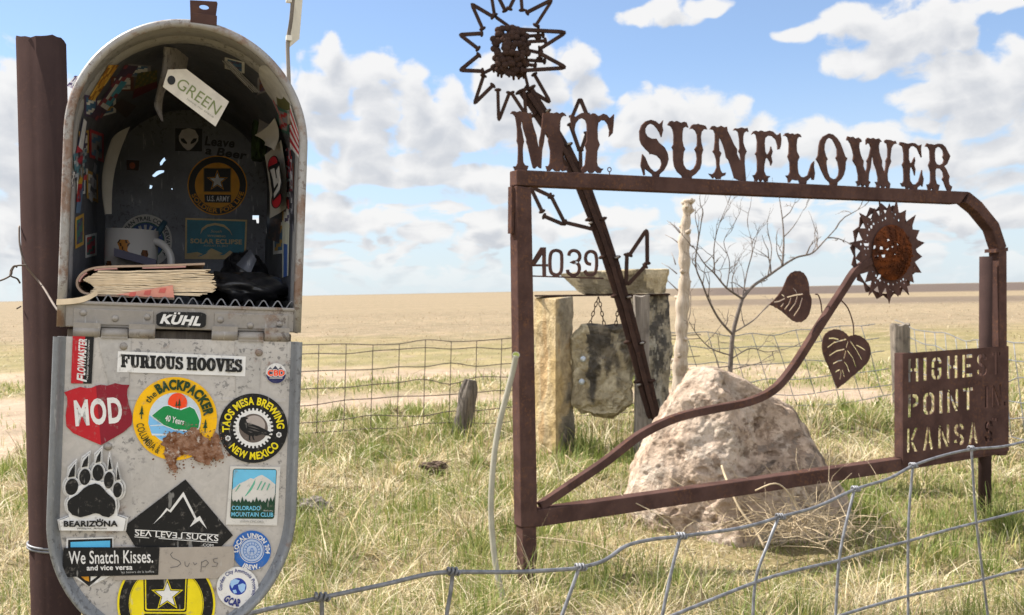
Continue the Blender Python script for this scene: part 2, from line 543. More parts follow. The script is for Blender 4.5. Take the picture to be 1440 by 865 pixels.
    def build(s, name, mats, parent=None, fix=False, bevel=0.0):
        mats = mats if isinstance(mats, (list, tuple)) else [mats]
        org = WORLD.get(parent.name, V((0, 0, 0))) if parent else s.origin()
        me = bpy.data.meshes.new(name)
        arr = [(x - org.x, y - org.y, z - org.z) for x, y, z in s.v]
        me.from_pydata(arr, [], s.f)
        for m in mats:
            me.materials.append(m)
        me.polygons.foreach_set('material_index', s.mi)
        me.polygons.foreach_set('use_smooth', s.sm)
        ca = me.color_attributes.new('Col', 'FLOAT_COLOR', 'CORNER')
        buf = []
        for f, c in zip(s.f, s.c):
            buf.extend((c[0], c[1], c[2], 1.0) * len(f))
        ca.data.foreach_set('color', buf)
        me.validate()
        me.update()
        if fix:
            bm = bmesh.new()
            bm.from_mesh(me)
            bmesh.ops.recalc_face_normals(bm, faces=bm.faces)
            bm.to_mesh(me)
            bm.free()
        o = bpy.data.objects.new(name, me)
        col.objects.link(o)
        if parent:
            o.parent = parent
        else:
            o.location = org
        WORLD[o.name] = org
        if bevel:
            md = o.modifiers.new('bevel', 'BEVEL')
            md.width = bevel
            md.segments = 2
            md.limit_method = 'ANGLE'
        return o

    def origin(s):
        a = np.array(s.v)
        mn, mx = a.min(0), a.max(0)
        return V(((mn[0] + mx[0]) / 2, (mn[1] + mx[1]) / 2, mn[2]))


WORLD = {}


def tag(o, label=None, cat=None, group=None, kind=None):
    if label:
        o['label'] = label
    if cat:
        o['category'] = cat
    if group:
        o['group'] = group
    if kind:
        o['kind'] = kind
    return o


def thing(name, loc, label, cat, group=None):
    o = bpy.data.objects.new(name, None)
    o.empty_display_size = 0.1
    col.objects.link(o)
    o.location = loc
    WORLD[o.name] = V(loc)
    return tag(o, label, cat, group)


def smooth_path(pts, k=6):
    """Catmull-Rom through the points"""
    P = [V(p) for p in pts]
    out = []
    for i in range(len(P) - 1):
        a, b, c, d = P[max(i - 1, 0)], P[i], P[i + 1], P[min(i + 2, len(P) - 1)]
        for j in range(k):
            t = j / k
            out.append(0.5 * ((2 * b) + (c - a) * t + (2 * a - 5 * b + 4 * c - d) * t * t + (3 * b - a - 3 * c + d) * t ** 3))
    out.append(P[-1])
    return out


# glyphs of the built-in font, as flat triangulated outlines
_gl = {}


def glyph(ch, bold=0.0):
    k = (ch, bold)
    if k in _gl:
        return _gl[k]

    def mesh_of(t):
        cu = bpy.data.curves.new('t', 'FONT')
        cu.body = t
        cu.resolution_u = 4
        cu.offset = bold
        ob = bpy.data.objects.new('t', cu)
        col.objects.link(ob)
        dg = bpy.context.evaluated_depsgraph_get()
        me = bpy.data.meshes.new_from_object(ob.evaluated_get(dg))
        vs = [(v.co.x, v.co.y) for v in me.vertices]
        fs = [tuple(p.vertices) for p in me.polygons]
        bpy.data.objects.remove(ob)
        bpy.data.curves.remove(cu)
        bpy.data.meshes.remove(me)
        return vs, fs
    if ch == ' ':
        r = ([], [], 0.30)
    else:
        real, mir, flip = {'\x01': ('E', 1, 0), '\x02': ('L', 1, 0), '\x03': ('V', 0, 1)}.get(ch, (ch, 0, 0))
        vs, fs = mesh_of(real)
        v2, _ = mesh_of(real + real)
        adv = max(x for x, y in v2) - max(x for x, y in vs)
        if mir:
            vs = [(adv - x, y) for x, y in vs]
        if flip:
            vs = [(x, 0.7 - y) for x, y in vs]
        r = (vs, fs, adv + bold)
    _gl[k] = r
    return r


CAP = max(y for x, y in glyph('H')[0])
# ------------------------------------------------------------------ ground: one sheet out to the horizon
def fbm(x, y, s, seed=0, octv=4):
    out = 0
    amp = 1
    tot = 0
    r = np.random.default_rng(seed)
    for o in range(octv):
        for q in range(3):
            an = r.uniform(0, math.pi)
            ph = r.uniform(0, 6.28)
            kx, ky = math.cos(an), math.sin(an)
            an2 = an + 1.2
            out = out + amp * np.sin((x * kx + y * ky) / s * 6.28 + ph + 1.3 * np.sin((x * math.cos(an2) + y * math.sin(an2)) / s * 4.1 + ph * 2))
        tot += amp * 3
        amp *= 0.6
        s *= 0.47
    return out / tot


def track_mask(x, y):
    """dirt two-track west of the fence: bare soil amount 0..1"""
    w = fbm(x, y, 3.0, 5) * 0.9
    # main track runs across beyond the fence, curving toward the camera on the left
    cy = 10.6 + 0.03 * (x + 4) ** 2 * (x < -4) - 0.05 * x
    d1 = np.abs(y - cy + w) - 0.75
    d2 = np.abs(y - (cy + 3.6) + w * 1.2) - 1.1
    d3 = np.abs((x + 4.6) + 0.10 * (y - 7) + w) - 1.1 + np.maximum(0, y - 11) * 2
    m = np.maximum(np.clip(0.5 - d1 / 0.5, 0, 1), np.clip(0.5 - d2 / 0.8, 0, 1) * 0.85)
    m = np.maximum(m * (x < 4), np.clip(0.5 - d3 / 0.7, 0, 1) * (y > 3))
    return m


def ground_z(x, y):
    r = np.hypot(x, y)
    z = 0.03 * fbm(x, y, 2.2, 1) * np.clip(r / 3, 0, 1)
    z = z - 0.03 * track_mask(x, y) - 0.10 * np.clip((x - 0.45) / 0.8, 0, 1) * np.clip(1.7 - abs(y - 5.0) / 1.6, 0, 1)
    return z


def build_ground():
    nr, na = 420, 420
    rad = np.concatenate([[0.0], np.geomspace(0.35, 7000, nr)])
    # denser spokes toward the view
    th = np.linspace(-math.pi, math.pi, na, endpoint=False)
    th = th - 0.75 * np.sin(th)
    Rg, Tg = np.meshgrid(rad[1:], th, indexing='ij')
    X, Y = Rg * np.sin(Tg), Rg * np.cos(Tg)
    Z = ground_z(X, Y) * np.clip(1.5 - Rg / 60, 0, 1)
    verts = np.concatenate([[[0, 0, 0]], np.stack([X, Y, Z], -1).reshape(-1, 3)])
    idx = np.arange(nr * na).reshape(nr, na) + 1
    nx = np.roll(idx, -1, 1)
    quads = np.stack([idx[:-1], idx[1:], nx[1:], nx[:-1]], -1).reshape(-1, 4)
    tris = [(0, int(idx[0, k]), int(nx[0, k])) for k in range(na)]
    me = bpy.data.meshes.new('ground')
    me.from_pydata(verts.tolist(), [], tris + quads.tolist())
    x, y = verts[:, 0], verts[:, 1]
    r = np.hypot(x, y)
    green = np.array([0.20, 0.175, 0.085])
    straw = np.array([0.31, 0.245, 0.14])
    soil = np.array([0.40, 0.305, 0.24])
    tan = np.array([0.285, 0.225, 0.157])
    plough = np.array([0.115, 0.088, 0.082])
    g = np.clip(0.5 + 1.1 * fbm(x, y, 3.5, 2), 0, 1)[:, None]
    c = straw * (1 - g) + green * g
    # pale green pasture strip then dry tan field
    past = (np.clip((y - 10) / 4, 0, 1) * np.clip((24 - y + 4 * fbm(x, y, 14, 4)) / 5, 0, 1))[:, None]
    pc = np.array([0.28, 0.24, 0.13])
    c = c * (1 - past) + (pc * 0.6 + (straw * (1 - g) + green * g) * 0.4) * past
    far = np.clip((y - 22 - 5 * fbm(x, y, 16, 6)) / 7, 0, 1)[:, None]
    stripe = (0.5 + 0.5 * fbm(x * 0.12, y, 16, 9))[:, None]
    far_c = tan * (0.86 + 0.24 * stripe)
    c = c * (1 - far) + far_c * far
    az = np.arctan2(x, np.maximum(y, 0.01))
    rw = r * (1 + .05 * fbm(x, y, 90, 8))
    azm = np.clip((az - 0.11) / 0.10, 0, 1)
    pl = np.maximum(np.clip((rw - 140) / 14, 0, 1) * np.clip((3500 - r) / 900, 0, 1) * .95, np.clip((rw - 58) / 10, 0, 1) * np.clip((98 - rw) / 8, 0, 1) * .62) * azm
    pl = pl[:, None]
    c = c * (1 - pl) + plough * pl
    hz = (np.clip((r - 1100) / 900, 0, 1) * 0.5)[:, None]
    c = c * (1 - hz) + np.array([0.20, 0.165, 0.13]) * hz
    tm = (track_mask(x, y) * np.clip(1.3 - r / 60, 0, 1))[:, None]
    c = c * (1 - tm) + soil * tm
    bare = np.clip(fbm(x, y, 1.7, 21) * 2.2 - 0.6, 0, 0.7)[:, None] * (r < 30)[:, None]
    c = c * (1 - bare) + soil * 0.9 * bare
    ca = me.color_attributes.new('Col', 'FLOAT_COLOR', 'POINT')
    ca.data.foreach_set('color', np.concatenate([c, np.ones((len(c), 1))], 1).astype(np.float32).ravel())
    me.materials.append(M['ground'])
    me.polygons.foreach_set('use_smooth', [True] * len(me.polygons))
    me.update()
    o = bpy.data.objects.new('ground', me)
    col.objects.link(o)
    tag(o, 'dry grass prairie with a dirt track running to a flat horizon', 'ground', kind='structure')


build_ground()

# ------------------------------------------------------------------ the steel sign
sP0 = at(748, 600, 3.9)
sP1 = at(1300, 450, 4.95)
su = V((sP1.x - sP0.x, sP1.y - sP0.y, 0)).normalized()
sn = V((su.y, -su.x, 0))            # towards the viewer
sz = V((0, 0, 1))


def S3(px, py, off=0.0):
    """point of the sign's front plane (moved back by off) seen at a pixel of the photograph"""
    return hit(px, py, sP0 - sn * off, sn)


def S2(px, py):
    p = S3(px, py) - sP0
    return (p.dot(su), p.z)


def s3(u, z, off=0.0):
    return sP0 + su * u + sz * z - sn * off


TB = 0.0635                          # square tube size
sign = thing('steel_sign', V((sP0.x, sP0.y, 0)), 'brown rusted steel frame sign with cut-out western letters and a metal sunflower', 'sign')


def strip2(pts, w0, w1):
    """in-plane band between offsets w0,w1 to the left of the path"""
    L, Rr = [], []
    P = [V((a, b, 0)) for a, b in pts]
    for i, p in enumerate(P):
        a = (P[i] - P[i - 1]).normalized() if i else (P[1] - P[0]).normalized()
        b = (P[i + 1] - P[i]).normalized() if i < len(P) - 1 else a
        n = V((-a.y - b.y, a.x + b.x, 0)).normalized()
        k = 1 / max(0.4, math.sqrt((1 + a.dot(b)) / 2))
        L.append(p + n * w0 * k)
        Rr.append(p + n * w1 * k)
    return [(p.x, p.y) for p in L] + [(p.x, p.y) for p in reversed(Rr)]


def sprism(loops2, t, off=0.0):
    return MB().prism([[s3(a, b, off) for a, b in L] for L in loops2], -sn * t)


# posts and beams
post = MB().prism([[S3(726.5, 261), S3(747.5, 264), S3(756.5, 741), S3(733, 742)]], -sn * TB)
post.build('left_post', M['rust'], sign, True, 0.004)
foot = S3(744, 742)
stub = MB()
fo = [S3(734.5, 741.5, 0.004), S3(754, 740.5, 0.004)]
g0 = [V((p.x + 0.004, p.y, -0.2)) for p in fo]
stub.prism([[fo[0], fo[1], g0[1], g0[0]]], -sn * (TB - 0.008))
stub.build('post_stub', M['rust'], sign, True, 0.004)
# solid top beam; a dark plate on its left end paints a shaded hollow
beam = MB()
ta, tb_, tc_, td = S3(727, 238.5), S3(1363.5, 269.7), S3(1350, 286.5), S3(727, 260.5)
beam.prism([[ta, tb_, tc_, td]], -sn * TB)
beam.build('top_beam', M['rust'], sign, True, 0.004)
endp = MB()
e0 = S3(727, 240.5, 0.006)
ehh = (S3(727, 259, 0.006) - e0)
endp.prism([[e0 - su * 0.0016, e0 - su * 0.0016 + ehh, e0 - su * 0.0016 + ehh - sn * (TB - 0.012), e0 - su * 0.0016 - sn * (TB - 0.012)]], su * 0.0012)
endp.build('tube_opening_shade', M['rust_dark'], sign, True)
bot = MB().prism([[S3(756.5, 717.5), S3(1268, 645), S3(1417, 623), S3(1417.5, 637), S3(1240, 667), S3(753, 742)]], -sn * TB)
bot.build('bottom_beam', M['rust'], sign, True, 0.004)
arc = [S2(1363.8, 269.8), S2(1381.5, 284.4), S2(1405, 313.5), S2(1416, 347)]
sprism([strip2(arc, 0, -TB)], TB, 0.0).build('corner_bend', M['rust'], sign, True, 0.004)
rp = [S2(1416.3, 348.5), S2(1417, 640)]
sprism([strip2(rp, 0, -TB)], TB, 0.001).build('right_post', M['rust'], sign, True, 0.004)
# weld bands and the thin flat bar down the outer side of the left post
wb = MB()
wb.prism([[S3(1401, 350), S3(1417.6, 348), S3(1417.8, 353), S3(1401, 355)]], -sn * (TB + 0.006))
wb.build('weld_collar', M['rust'], sign, True)
fb = MB()
q0, q1 = S3(719.5, 262, 0.02), S3(719, 328, 0.02)
fb.prism([[q0, q1, q1 + su * 0.012, q0 + su * 0.012]], -sn * 0.03)
fb.build('flat_bar', M['rust'], sign, True)

# cut letters, traced in crops of the photograph: (scale, x0, y0, {letter: [outer, holes...]})
Z1, Z2, Z3, Z4 = (7.8625, 710, 140), (8.65, 890, 160), (8.65, 1040, 170), (8.65, 1190, 180)
GL = {}
GL['M'] = (Z1, [[(65,155),(85,128),(110,128),(135,140),(165,125),(195,140),(230,138),(265,150),(295,140),(297,190),(305,250),(325,320),(352,400),(357,440),(372,520),(385,520),(383,460),(400,390),(412,290),(418,210),(425,150),(450,150),(480,135),(510,148),(545,150),(575,138),(605,155),(635,140),(665,155),(682,182),(655,178),(628,200),(615,240),(610,370),(630,430),(655,490),(640,540),(635,620),(640,690),(660,735),(700,745),(685,785),(640,795),(622,770),(606,795),(560,790),(530,762),(505,790),(475,790),(455,735),(485,735),(500,700),(505,620),(505,560),(482,455),(490,412),(455,368),(442,400),(435,470),(415,560),(410,650),(405,762),(385,755),(370,740),(355,742),(335,765),(315,755),(300,700),(280,610),(255,500),(240,465),(245,440),(225,380),(205,310),(195,245),(185,245),(180,300),(195,360),(205,420),(215,465),(205,500),(200,560),(205,690),(225,725),(265,735),(245,785),(120,788),(95,740),(130,735),(145,700),(150,600),(150,500),(135,455),(140,420),(140,330),(130,250),(120,190),(95,160)]])
GL['T'] = (Z1, [[(735,262),(728,200),(735,165),(760,180),(785,190),(810,172),(850,148),(895,143),(930,160),(950,165),(975,150),(1000,155),(1030,180),(1060,175),(1090,155),(1130,170),(1160,205),(1180,190),(1210,160),(1205,260),(1195,370),(1155,415),(1160,340),(1140,270),(1110,232),(1070,228),(1035,260),(1027,330),(1030,440),(1052,500),(1025,570),(1020,690),(1030,735),(1060,760),(1095,765),(1075,785),(1062,812),(1030,812),(1002,785),(975,812),(940,812),(917,785),(893,808),(862,805),(850,770),(860,750),(890,720),(905,560),(890,505),(910,455),(912,340),(910,270),(895,225),(860,205),(820,220),(785,265),(772,330),(785,390),(762,360),(745,310)]])
GL['S'] = (Z2, [[(370,78),(345,110),(320,125),(280,90),(220,72),(160,90),(110,140),(85,210),(88,310),(110,370),(160,430),(205,470),(210,492),(240,490),(300,510),(345,560),(355,610),(335,665),(290,702),(260,700),(215,660),(185,610),(155,535),(120,490),(110,560),(100,630),(120,690),(135,748),(150,748),(145,665),(180,690),(240,735),(245,765),(325,765),(330,735),(380,690),(420,620),(437,550),(425,480),(390,410),(320,350),(300,320),(290,303),(230,302),(180,275),(155,230),(155,180),(180,140),(220,120),(260,135),(300,180),(330,230),(350,285),(360,240),(372,200),(360,150)]])
GL['U'] = (Z2, [[(425,135),(455,90),(480,85),(505,100),(535,85),(565,100),(590,110),(625,95),(655,105),(678,168),(650,155),(615,175),(605,240),(605,330),(620,395),(640,430),(620,470),(613,560),(620,620),(650,670),(700,690),(745,665),(775,610),(785,540),(775,470),(755,430),(785,390),(790,320),(785,250),(765,205),(735,180),(695,185),(720,140),(745,125),(765,130),(795,120),(820,130),(850,135),(885,145),(908,190),(870,185),(840,220),(830,280),(835,350),(858,440),(840,500),(838,600),(820,670),(770,730),(720,765),(720,785),(605,782),(600,755),(545,705),(510,640),(497,560),(495,440),(478,405),(500,370),(502,260),(490,190),(465,150)]])
GL['N'] = (Z2, [[(940,187),(965,150),(990,145),(1030,165),(1075,145),(1115,165),(1145,155),(1155,210),(1190,280),(1230,370),(1272,435),(1268,490),(1310,575),(1318,570),(1310,490),(1290,455),(1305,420),(1300,300),(1285,220),(1260,200),(1225,205),(1245,175),(1280,180),(1325,165),(1360,178),(1395,170),(1410,220),(1385,210),(1355,235),(1345,280),(1345,350),(1360,400),(1387,460),(1365,510),(1362,600),(1375,760),(1380,815),(1300,810),(1240,785),(1215,700),(1190,620),(1170,560),(1140,530),(1125,450),(1100,370),(1065,290),(1055,285),(1048,360),(1055,450),(1080,480),(1060,530),(1055,620),(1070,690),(1090,720),(1135,715),(1125,750),(1075,770),(1072,795),(1020,795),(1000,765),(978,790),(960,765),(925,728),(970,735),(1000,710),(1025,650),(1020,560),(1000,490),(975,460),(995,430),(1005,330),(1005,240),(985,195)]])
GL['F'] = (Z3, [[(145,170),(175,125),(200,118),(230,130),(265,115),(300,130),(320,130),(365,118),(410,130),(450,170),(480,165),(500,145),(512,230),(505,300),(490,345),(470,350),(465,290),(445,225),(400,185),(350,180),(315,210),(308,270),(315,370),(330,405),(355,400),(375,360),(385,310),(405,375),(388,430),(402,500),(385,545),(375,500),(345,450),(320,460),(305,530),(302,610),(325,665),(380,675),(350,700),(345,740),(310,740),(290,705),(268,738),(255,738),(237,705),(215,735),(185,730),(190,710),(165,660),(195,655),(220,610),(220,480),(210,420),(193,402),(215,370),(220,250),(205,170),(180,150)]])
GL['L'] = (Z3, [[(535,185),(565,148),(590,145),(620,160),(645,150),(670,165),(710,152),(740,165),(757,198),(730,190),(705,220),(697,290),(700,370),(733,440),(710,490),(710,570),(720,640),(750,680),(790,685),(835,660),(860,580),(880,520),(912,488),(908,560),(920,640),(908,718),(885,715),(878,682),(820,735),(815,765),(735,760),(725,725),(680,722),(640,712),(615,750),(598,750),(590,700),(565,665),(600,660),(620,620),(615,500),(590,432),(605,390),(607,270),(590,200),(565,180)]])
GL['O'] = (Z3, [[(1090,152),(1140,165),(1190,210),(1230,270),(1260,350),(1290,435),(1315,455),(1295,500),(1290,590),(1270,660),(1240,710),(1195,750),(1190,785),(1105,780),(1100,750),(1050,700),(1005,610),(965,510),(935,465),(960,420),(970,300),(985,240),(1020,190)],
             [(1095,203),(1135,225),(1165,280),(1190,340),(1192,420),(1175,450),(1200,500),(1215,590),(1208,660),(1180,700),(1140,708),(1100,685),(1075,620),(1060,530),(1060,490),(1075,465),(1055,430),(1035,350),(1038,290),(1060,230)]])
GL['W'] = (Z4, [[(8,150),(20,100),(50,110),(85,105),(115,130),(150,115),(180,135),(195,165),(165,180),(160,230),(175,310),(195,370),(215,400),(210,460),(240,540),(258,480),(262,420),(252,400),(280,350),(305,240),(290,195),(270,180),(245,205),(245,140),(265,118),(300,130),(330,120),(360,135),(400,125),(435,165),(410,175),(400,220),(405,290),(425,360),(440,400),(437,460),(470,548),(485,480),(490,420),(485,400),(510,350),(510,250),(500,190),(475,178),(470,155),(490,140),(540,145),(575,160),(600,155),(620,190),(580,200),(555,240),(545,310),(540,370),(550,410),(520,480),(505,560),(510,640),(540,680),(530,735),(500,735),(485,695),(465,730),(440,728),(425,690),(405,725),(370,722),(375,690),(355,655),(390,655),(390,600),(370,500),(340,425),(330,350),(318,335),(310,400),(300,480),(280,560),(275,640),(300,660),(280,690),(275,718),(250,716),(235,680),(215,712),(195,710),(180,675),(165,706),(140,705),(140,680),(120,650),(150,640),(150,570),(130,470),(85,395),(95,330),(80,260),(55,190),(30,150)]])
GL['E'] = (Z4, [[(650,200),(660,170),(695,175),(725,185),(755,190),(800,180),(840,185),(880,215),(920,200),(912,250),(920,360),(895,310),(870,250),(830,220),(790,225),(765,260),(765,380),(780,425),(805,420),(835,355),(842,400),(830,455),(845,500),(838,580),(815,500),(795,465),(780,490),(775,560),(780,640),(810,685),(850,685),(885,650),(905,580),(925,510),(930,570),(945,620),(930,715),(915,690),(870,725),(865,755),(785,750),(768,715),(752,748),(735,745),(725,715),(690,715),(665,670),(690,670),(705,640),(705,560),(700,490),(685,445),(705,410),(705,300),(690,225)]])
GL['R'] = (Z4, [[(965,225),(985,185),(1010,195),(1040,195),(1070,205),(1120,190),(1170,195),(1210,230),(1240,290),(1268,340),(1255,380),(1230,440),(1195,465),(1220,500),(1260,590),(1250,640),(1260,690),(1292,715),(1270,780),(1240,775),(1215,720),(1190,650),(1170,625),(1190,590),(1180,530),(1150,495),(1100,490),(1088,520),(1090,620),(1105,680),(1140,695),(1122,765),(1065,763),(1045,728),(1028,758),(1002,757),(985,685),(1015,685),(1030,650),(1030,530),(1005,450),(1025,400),(1020,270),(1000,230)],
             [(1120,230),(1150,235),(1180,270),(1190,320),(1178,350),(1195,390),(1180,430),(1140,452),(1105,440),(1085,400),(1080,300),(1090,250)]])


def zpx(z, p):
    return (z[1] + p[0] / z[0], z[2] + p[1] / z[0])


for ch, (z, loops) in GL.items():
    P = [[S3(*zpx(z, p), off=0.022) for p in L] for L in loops]
    o = MB().prism(P, -sn * 0.007).build('letter', M['rust'], sign, True)
    o['label'] = 'cut steel letter ' + ch
# small eye bolt on the beam
eye = MB()
ec = S3(857, 238.5, 0.03)
eye.tube([ec + su * 0.009 * math.cos(a) + sz * 0.009 * math.sin(a) for a in np.linspace(0, 6.3, 14)], 0.0022, 6, cap=False)
eye.tube([ec - sz * 0.008, ec - sz * 0.022], 0.0022, 6)
eye.build('eye_bolt', M['rust'], sign)

# elevation digits
Z5 = (5.765, 735, 255)
digs = {'4': [[(192, 770), (165, 770), (163, 690), (72, 690), (75, 655), (148, 535), (190, 535), (190, 672), (206, 670), (206, 692), (190, 692)], [(163, 590), (108, 672), (163, 672)]]}
dp = {'0': [(294, 558), (322, 566), (338, 590), (341, 660), (336, 725), (315, 753), (290, 757), (262, 745), (248, 715), (244, 650), (250, 590), (268, 565), (294, 558)],
      '3': [(398, 602), (405, 575), (430, 560), (462, 565), (485, 590), (485, 625), (465, 648), (432, 655), (466, 662), (483, 690), (480, 730), (455, 757), (420, 758), (392, 738), (388, 715)],
      '9': [(577, 672), (548, 662), (534, 630), (540, 590), (565, 568), (595, 570), (616, 590), (624, 640), (622, 700), (608, 745), (575, 758), (545, 750), (528, 722)]}
o = MB().prism([[S3(*zpx(Z5, p), off=0.02) for p in L] for L in digs['4']], -sn * 0.006).build('digit', M['rust'], sign, True)
o['label'] = 'cut steel digit 4'
for ch, pth in dp.items():
    pp = [S2(*zpx(Z5, p)) for p in pth]
    sm = [(p.x, p.y) for p in smooth_path([V((a, b, 0)) for a, b in pp], 4)]
    w = 0.0066
    if ch == '0':
        c0 = (sum(p[0] for p in sm) / len(sm), sum(p[1] for p in sm) / len(sm))
        sm = sm[:-1]
        out_, in_ = [], []
        for i, p in enumerate(sm):
            a, b = V((*sm[i - 1], 0)), V((*sm[(i + 1) % len(sm)], 0))
            t = (b - a).normalized()
            n = V((-t.y, t.x, 0))
            if n.dot(V((p[0] - c0[0], p[1] - c0[1], 0))) < 0:
                n = -n
            out_.append((p[0] + n.x * w, p[1] + n.y * w))
            in_.append((p[0] - n.x * w, p[1] - n.y * w))
        o = sprism([out_, in_], 0.006, 0.02).build('digit', M['rust'], sign, True)
    else:
        o = sprism([strip2(sm, w, -w)], 0.006, 0.02).build('digit', M['rust'], sign, True)
    o['label'] = 'cut steel digit ' + ch
MB().tube([S3(*zpx(Z5, (70, 768)), off=0.023), S3(*zpx(Z5, (655, 787)), off=0.023)], 0.003, 6).build('digit_rail', M['rust'], sign)

# stencilled plate: outer outline and stencil openings cut right through
Z6 = (5.088, 1255, 480)
sten = {'H': [[(0, 0), (.28, 0), (.28, .44), (.42, .44), (.42, .58), (.28, .58), (.28, 1), (0, 1)], [(.72, 0), (1, 0), (1, 1), (.72, 1), (.72, .58), (.56, .58), (.56, .44), (.72, .44)]],
        'I': [[(0, 0), (1, 0), (1, 1), (0, 1)]],
        'G': [[(.45, 0), (.45, .14), (.3, .22), (.3, .46), (0, .46), (0, .2), (.15, .06)], [(.45, 1), (.45, .86), (.3, .78), (.3, .54), (0, .54), (0, .8), (.15, .94)],
              [(.56, 1), (.56, .86), (.70, .8), (.70, .70), (1, .70), (1, .82), (.85, .95)], [(.56, 0), (.85, .05), (1, .2), (1, .52), (.6, .52), (.6, .40), (.72, .40), (.72, .22), (.56, .14)]],
        'E': [[(0, 0), (.3, 0), (.3, 1), (0, 1)], [(.4, 0), (1, 0), (1, .15), (.4, .15)], [(.4, .43), (.85, .43), (.85, .57), (.4, .57)], [(.4, .85), (1, .85), (1, 1), (.4, 1)]],
        'S': [[(.44, 1), (.44, .86), (.3, .78), (.3, .66), (.5, .56), (.5, .40), (.2, .5), (0, .66), (0, .82), (.15, .95)], [(.56, 1), (.56, .86), (.7, .8), (.7, .72), (1, .72), (1, .84), (.85, .96)],
              [(.56, 0), (.56, .14), (.7, .22), (.7, .32), (.57, .38), (.57, .53), (.85, .46), (1, .3), (1, .16), (.85, .04)], [(.44, 0), (.44, .14), (.3, .2), (.3, .28), (0, .28), (0, .16), (.15, .04)]],
        'T': [[(0, .86), (.3, .86), (.3, 1), (0, 1)], [(.36, 0), (.66, 0), (.66, 1), (.36, 1)], [(.72, .86), (1, .86), (1, 1), (.72, 1)]],
        'P': [[(0, 0), (.3, 0), (.3, 1), (0, 1)], [(.42, 1), (.42, .87), (.7, .8), (.7, .6), (.42, .53), (.42, .40), (.85, .46), (1, .58), (1, .84), (.85, .95)]],
        'O': [[(.45, 0), (.45, .14), (.3, .22), (.3, .78), (.45, .86), (.45, 1), (.15, .94), (0, .8), (0, .2), (.15, .06)], [(.55, 0), (.85, .06), (1, .2), (1, .8), (.85, .94), (.55, 1), (.55, .86), (.7, .78), (.7, .22), (.55, .14)]],
        'N': [[(0, 0), (.25, 0), (.25, .9), (0, .9)], [(.02, 1), (.22, 1), (.98, .02), (.72, .02), (.32, .56), (.32, .8)], [(.75, .32), (1, .12), (1, 1), (.75, 1)]],
        'K': [[(0, 0), (.27, 0), (.27, 1), (0, 1)], [(.33, .5), (.72, 1), (1, 1), (.58, .5)], [(.36, .42), (.6, .42), (1, 0), (.7, 0)]],
        'A': [[(0, 0), (.27, 0), (.36, .26), (.46, .26), (.46, .4), (.41, .4), (.5, .78), (.5, 1), (.38, 1)], [(1, 0), (.73, 0), (.64, .26), (.56, .26), (.56, .4), (.6, .4), (.56, .72), (.56, 1), (.64, 1)]]}
rows = [((110, 292), (760, 236), 165, 158, [('H', 108, 182), ('I', 216, 241), ('G', 274, 347), ('H', 385, 461), ('E', 494, 568), ('S', 600, 666), ('T', 706, 764)]),
        ((110, 545), (768, 462), 165, 155, [('P', 106, 182), ('O', 215, 296), ('I', 329, 355), ('N', 386, 466), ('T', 499, 572), ('I', 655, 672), ('N', 704, 770)]),
        ((100, 797), (700, 715), 172, 150, [('K', 98, 176), ('A', 213, 286), ('N', 322, 402), ('S', 434, 507), ('A', 538, 606), ('S', 654, 712)])]
outer = [S2(1268, 497), S2(1417, 486.5), S2(1417.3, 630), S2(1268, 648)]
loops2 = [outer]
for (b0, b1, h0, h1, ls) in rows:
    for ch, xa, xb in ls:
        for lp in sten[ch]:
            pts = []
            for (a, b) in lp:
                x = xa + a * (xb - xa)
                t = (x - b0[0]) / (b1[0] - b0[0])
                y = b0[1] + t * (b1[1] - b0[1]) - b * (h0 + t * (h1 - h0))
                pts.append(S2(*zpx(Z6, (x, y))))
            loops2.append(pts)
for (x, y, w, h) in [(795, 445, 14, 26), (715, 556, 14, 16), (735, 560, 18, 22)]:
    loops2.append([S2(*zpx(Z6, p)) for p in ((x - w / 2, y - h / 2), (x + w / 2, y - h / 2), (x + w / 2, y + h / 2), (x - w / 2, y + h / 2))])
loops2[0] = [S2(1268, 497), S2(1417, 486.5), S2(1417.3, 634), S2(1268, 652)]
plate = sprism(loops2, 0.005, -0.006)
plate.build('stencil_plate', M['rust'], sign, True)
# folded side of the plate and its back tube
sd = MB()
a0, a1 = S3(1268, 497, 0.0), S3(1268, 644, 0.0)
sd.prism([[a0, a0 + su * 0.04, a1 + su * 0.04, a1]], -sn * 0.045)
sd.build('plate_side_tube', M['rust'], sign, True)

# stalk: square bar bent in a long curve
st = smooth_path([S3(759, 712, 0.03), S3(800, 684, 0.03), S3(850, 650, 0.03), S3(900, 612, 0.03), S3(950, 588, 0.03), S3(1000, 576, 0.03), S3(1050, 566, 0.03), S3(1085, 550, 0.02),
                  S3(1112, 521, 0.01), S3(1150, 462, 0.0), S3(1185, 408, 0.0), S3(1206, 378, 0.0), S3(1232, 364, 0.0)], 6)
MB().tube(st, 0.0168, 4, up=sn, sq=True).build('stalk', M['rust'], sign, True, 0.003)

# metal sunflower head
Z7 = (5.408, 1180, 270)
tips = [(290, 58), (370, 88), (425, 65), (495, 138), (570, 175), (597, 292), (637, 387), (618, 492), (613, 615), (555, 690), (518, 785), (437, 795), (368, 850), (300, 795), (212, 788), (185, 688), (130, 632), (110, 505), (65, 387), (125, 278), (142, 160), (255, 125)]
hc = V((*S2(*zpx(Z7, (360, 455))), 0))
star = []
T2 = [V((*S2(*zpx(Z7, p)), 0)) for p in tips]
for i, p in enumerate(T2):
    q = T2[(i + 1) % len(T2)]
    star.append((p.x, p.y))
    mid = (p + q) / 2
    r = min((p - hc).length, (q - hc).length)
    v = hc + (mid - hc).normalized() * r * (0.80 + 0.03 * ((i * 7) % 3 - 1))
    star.append((v.x, v.y))


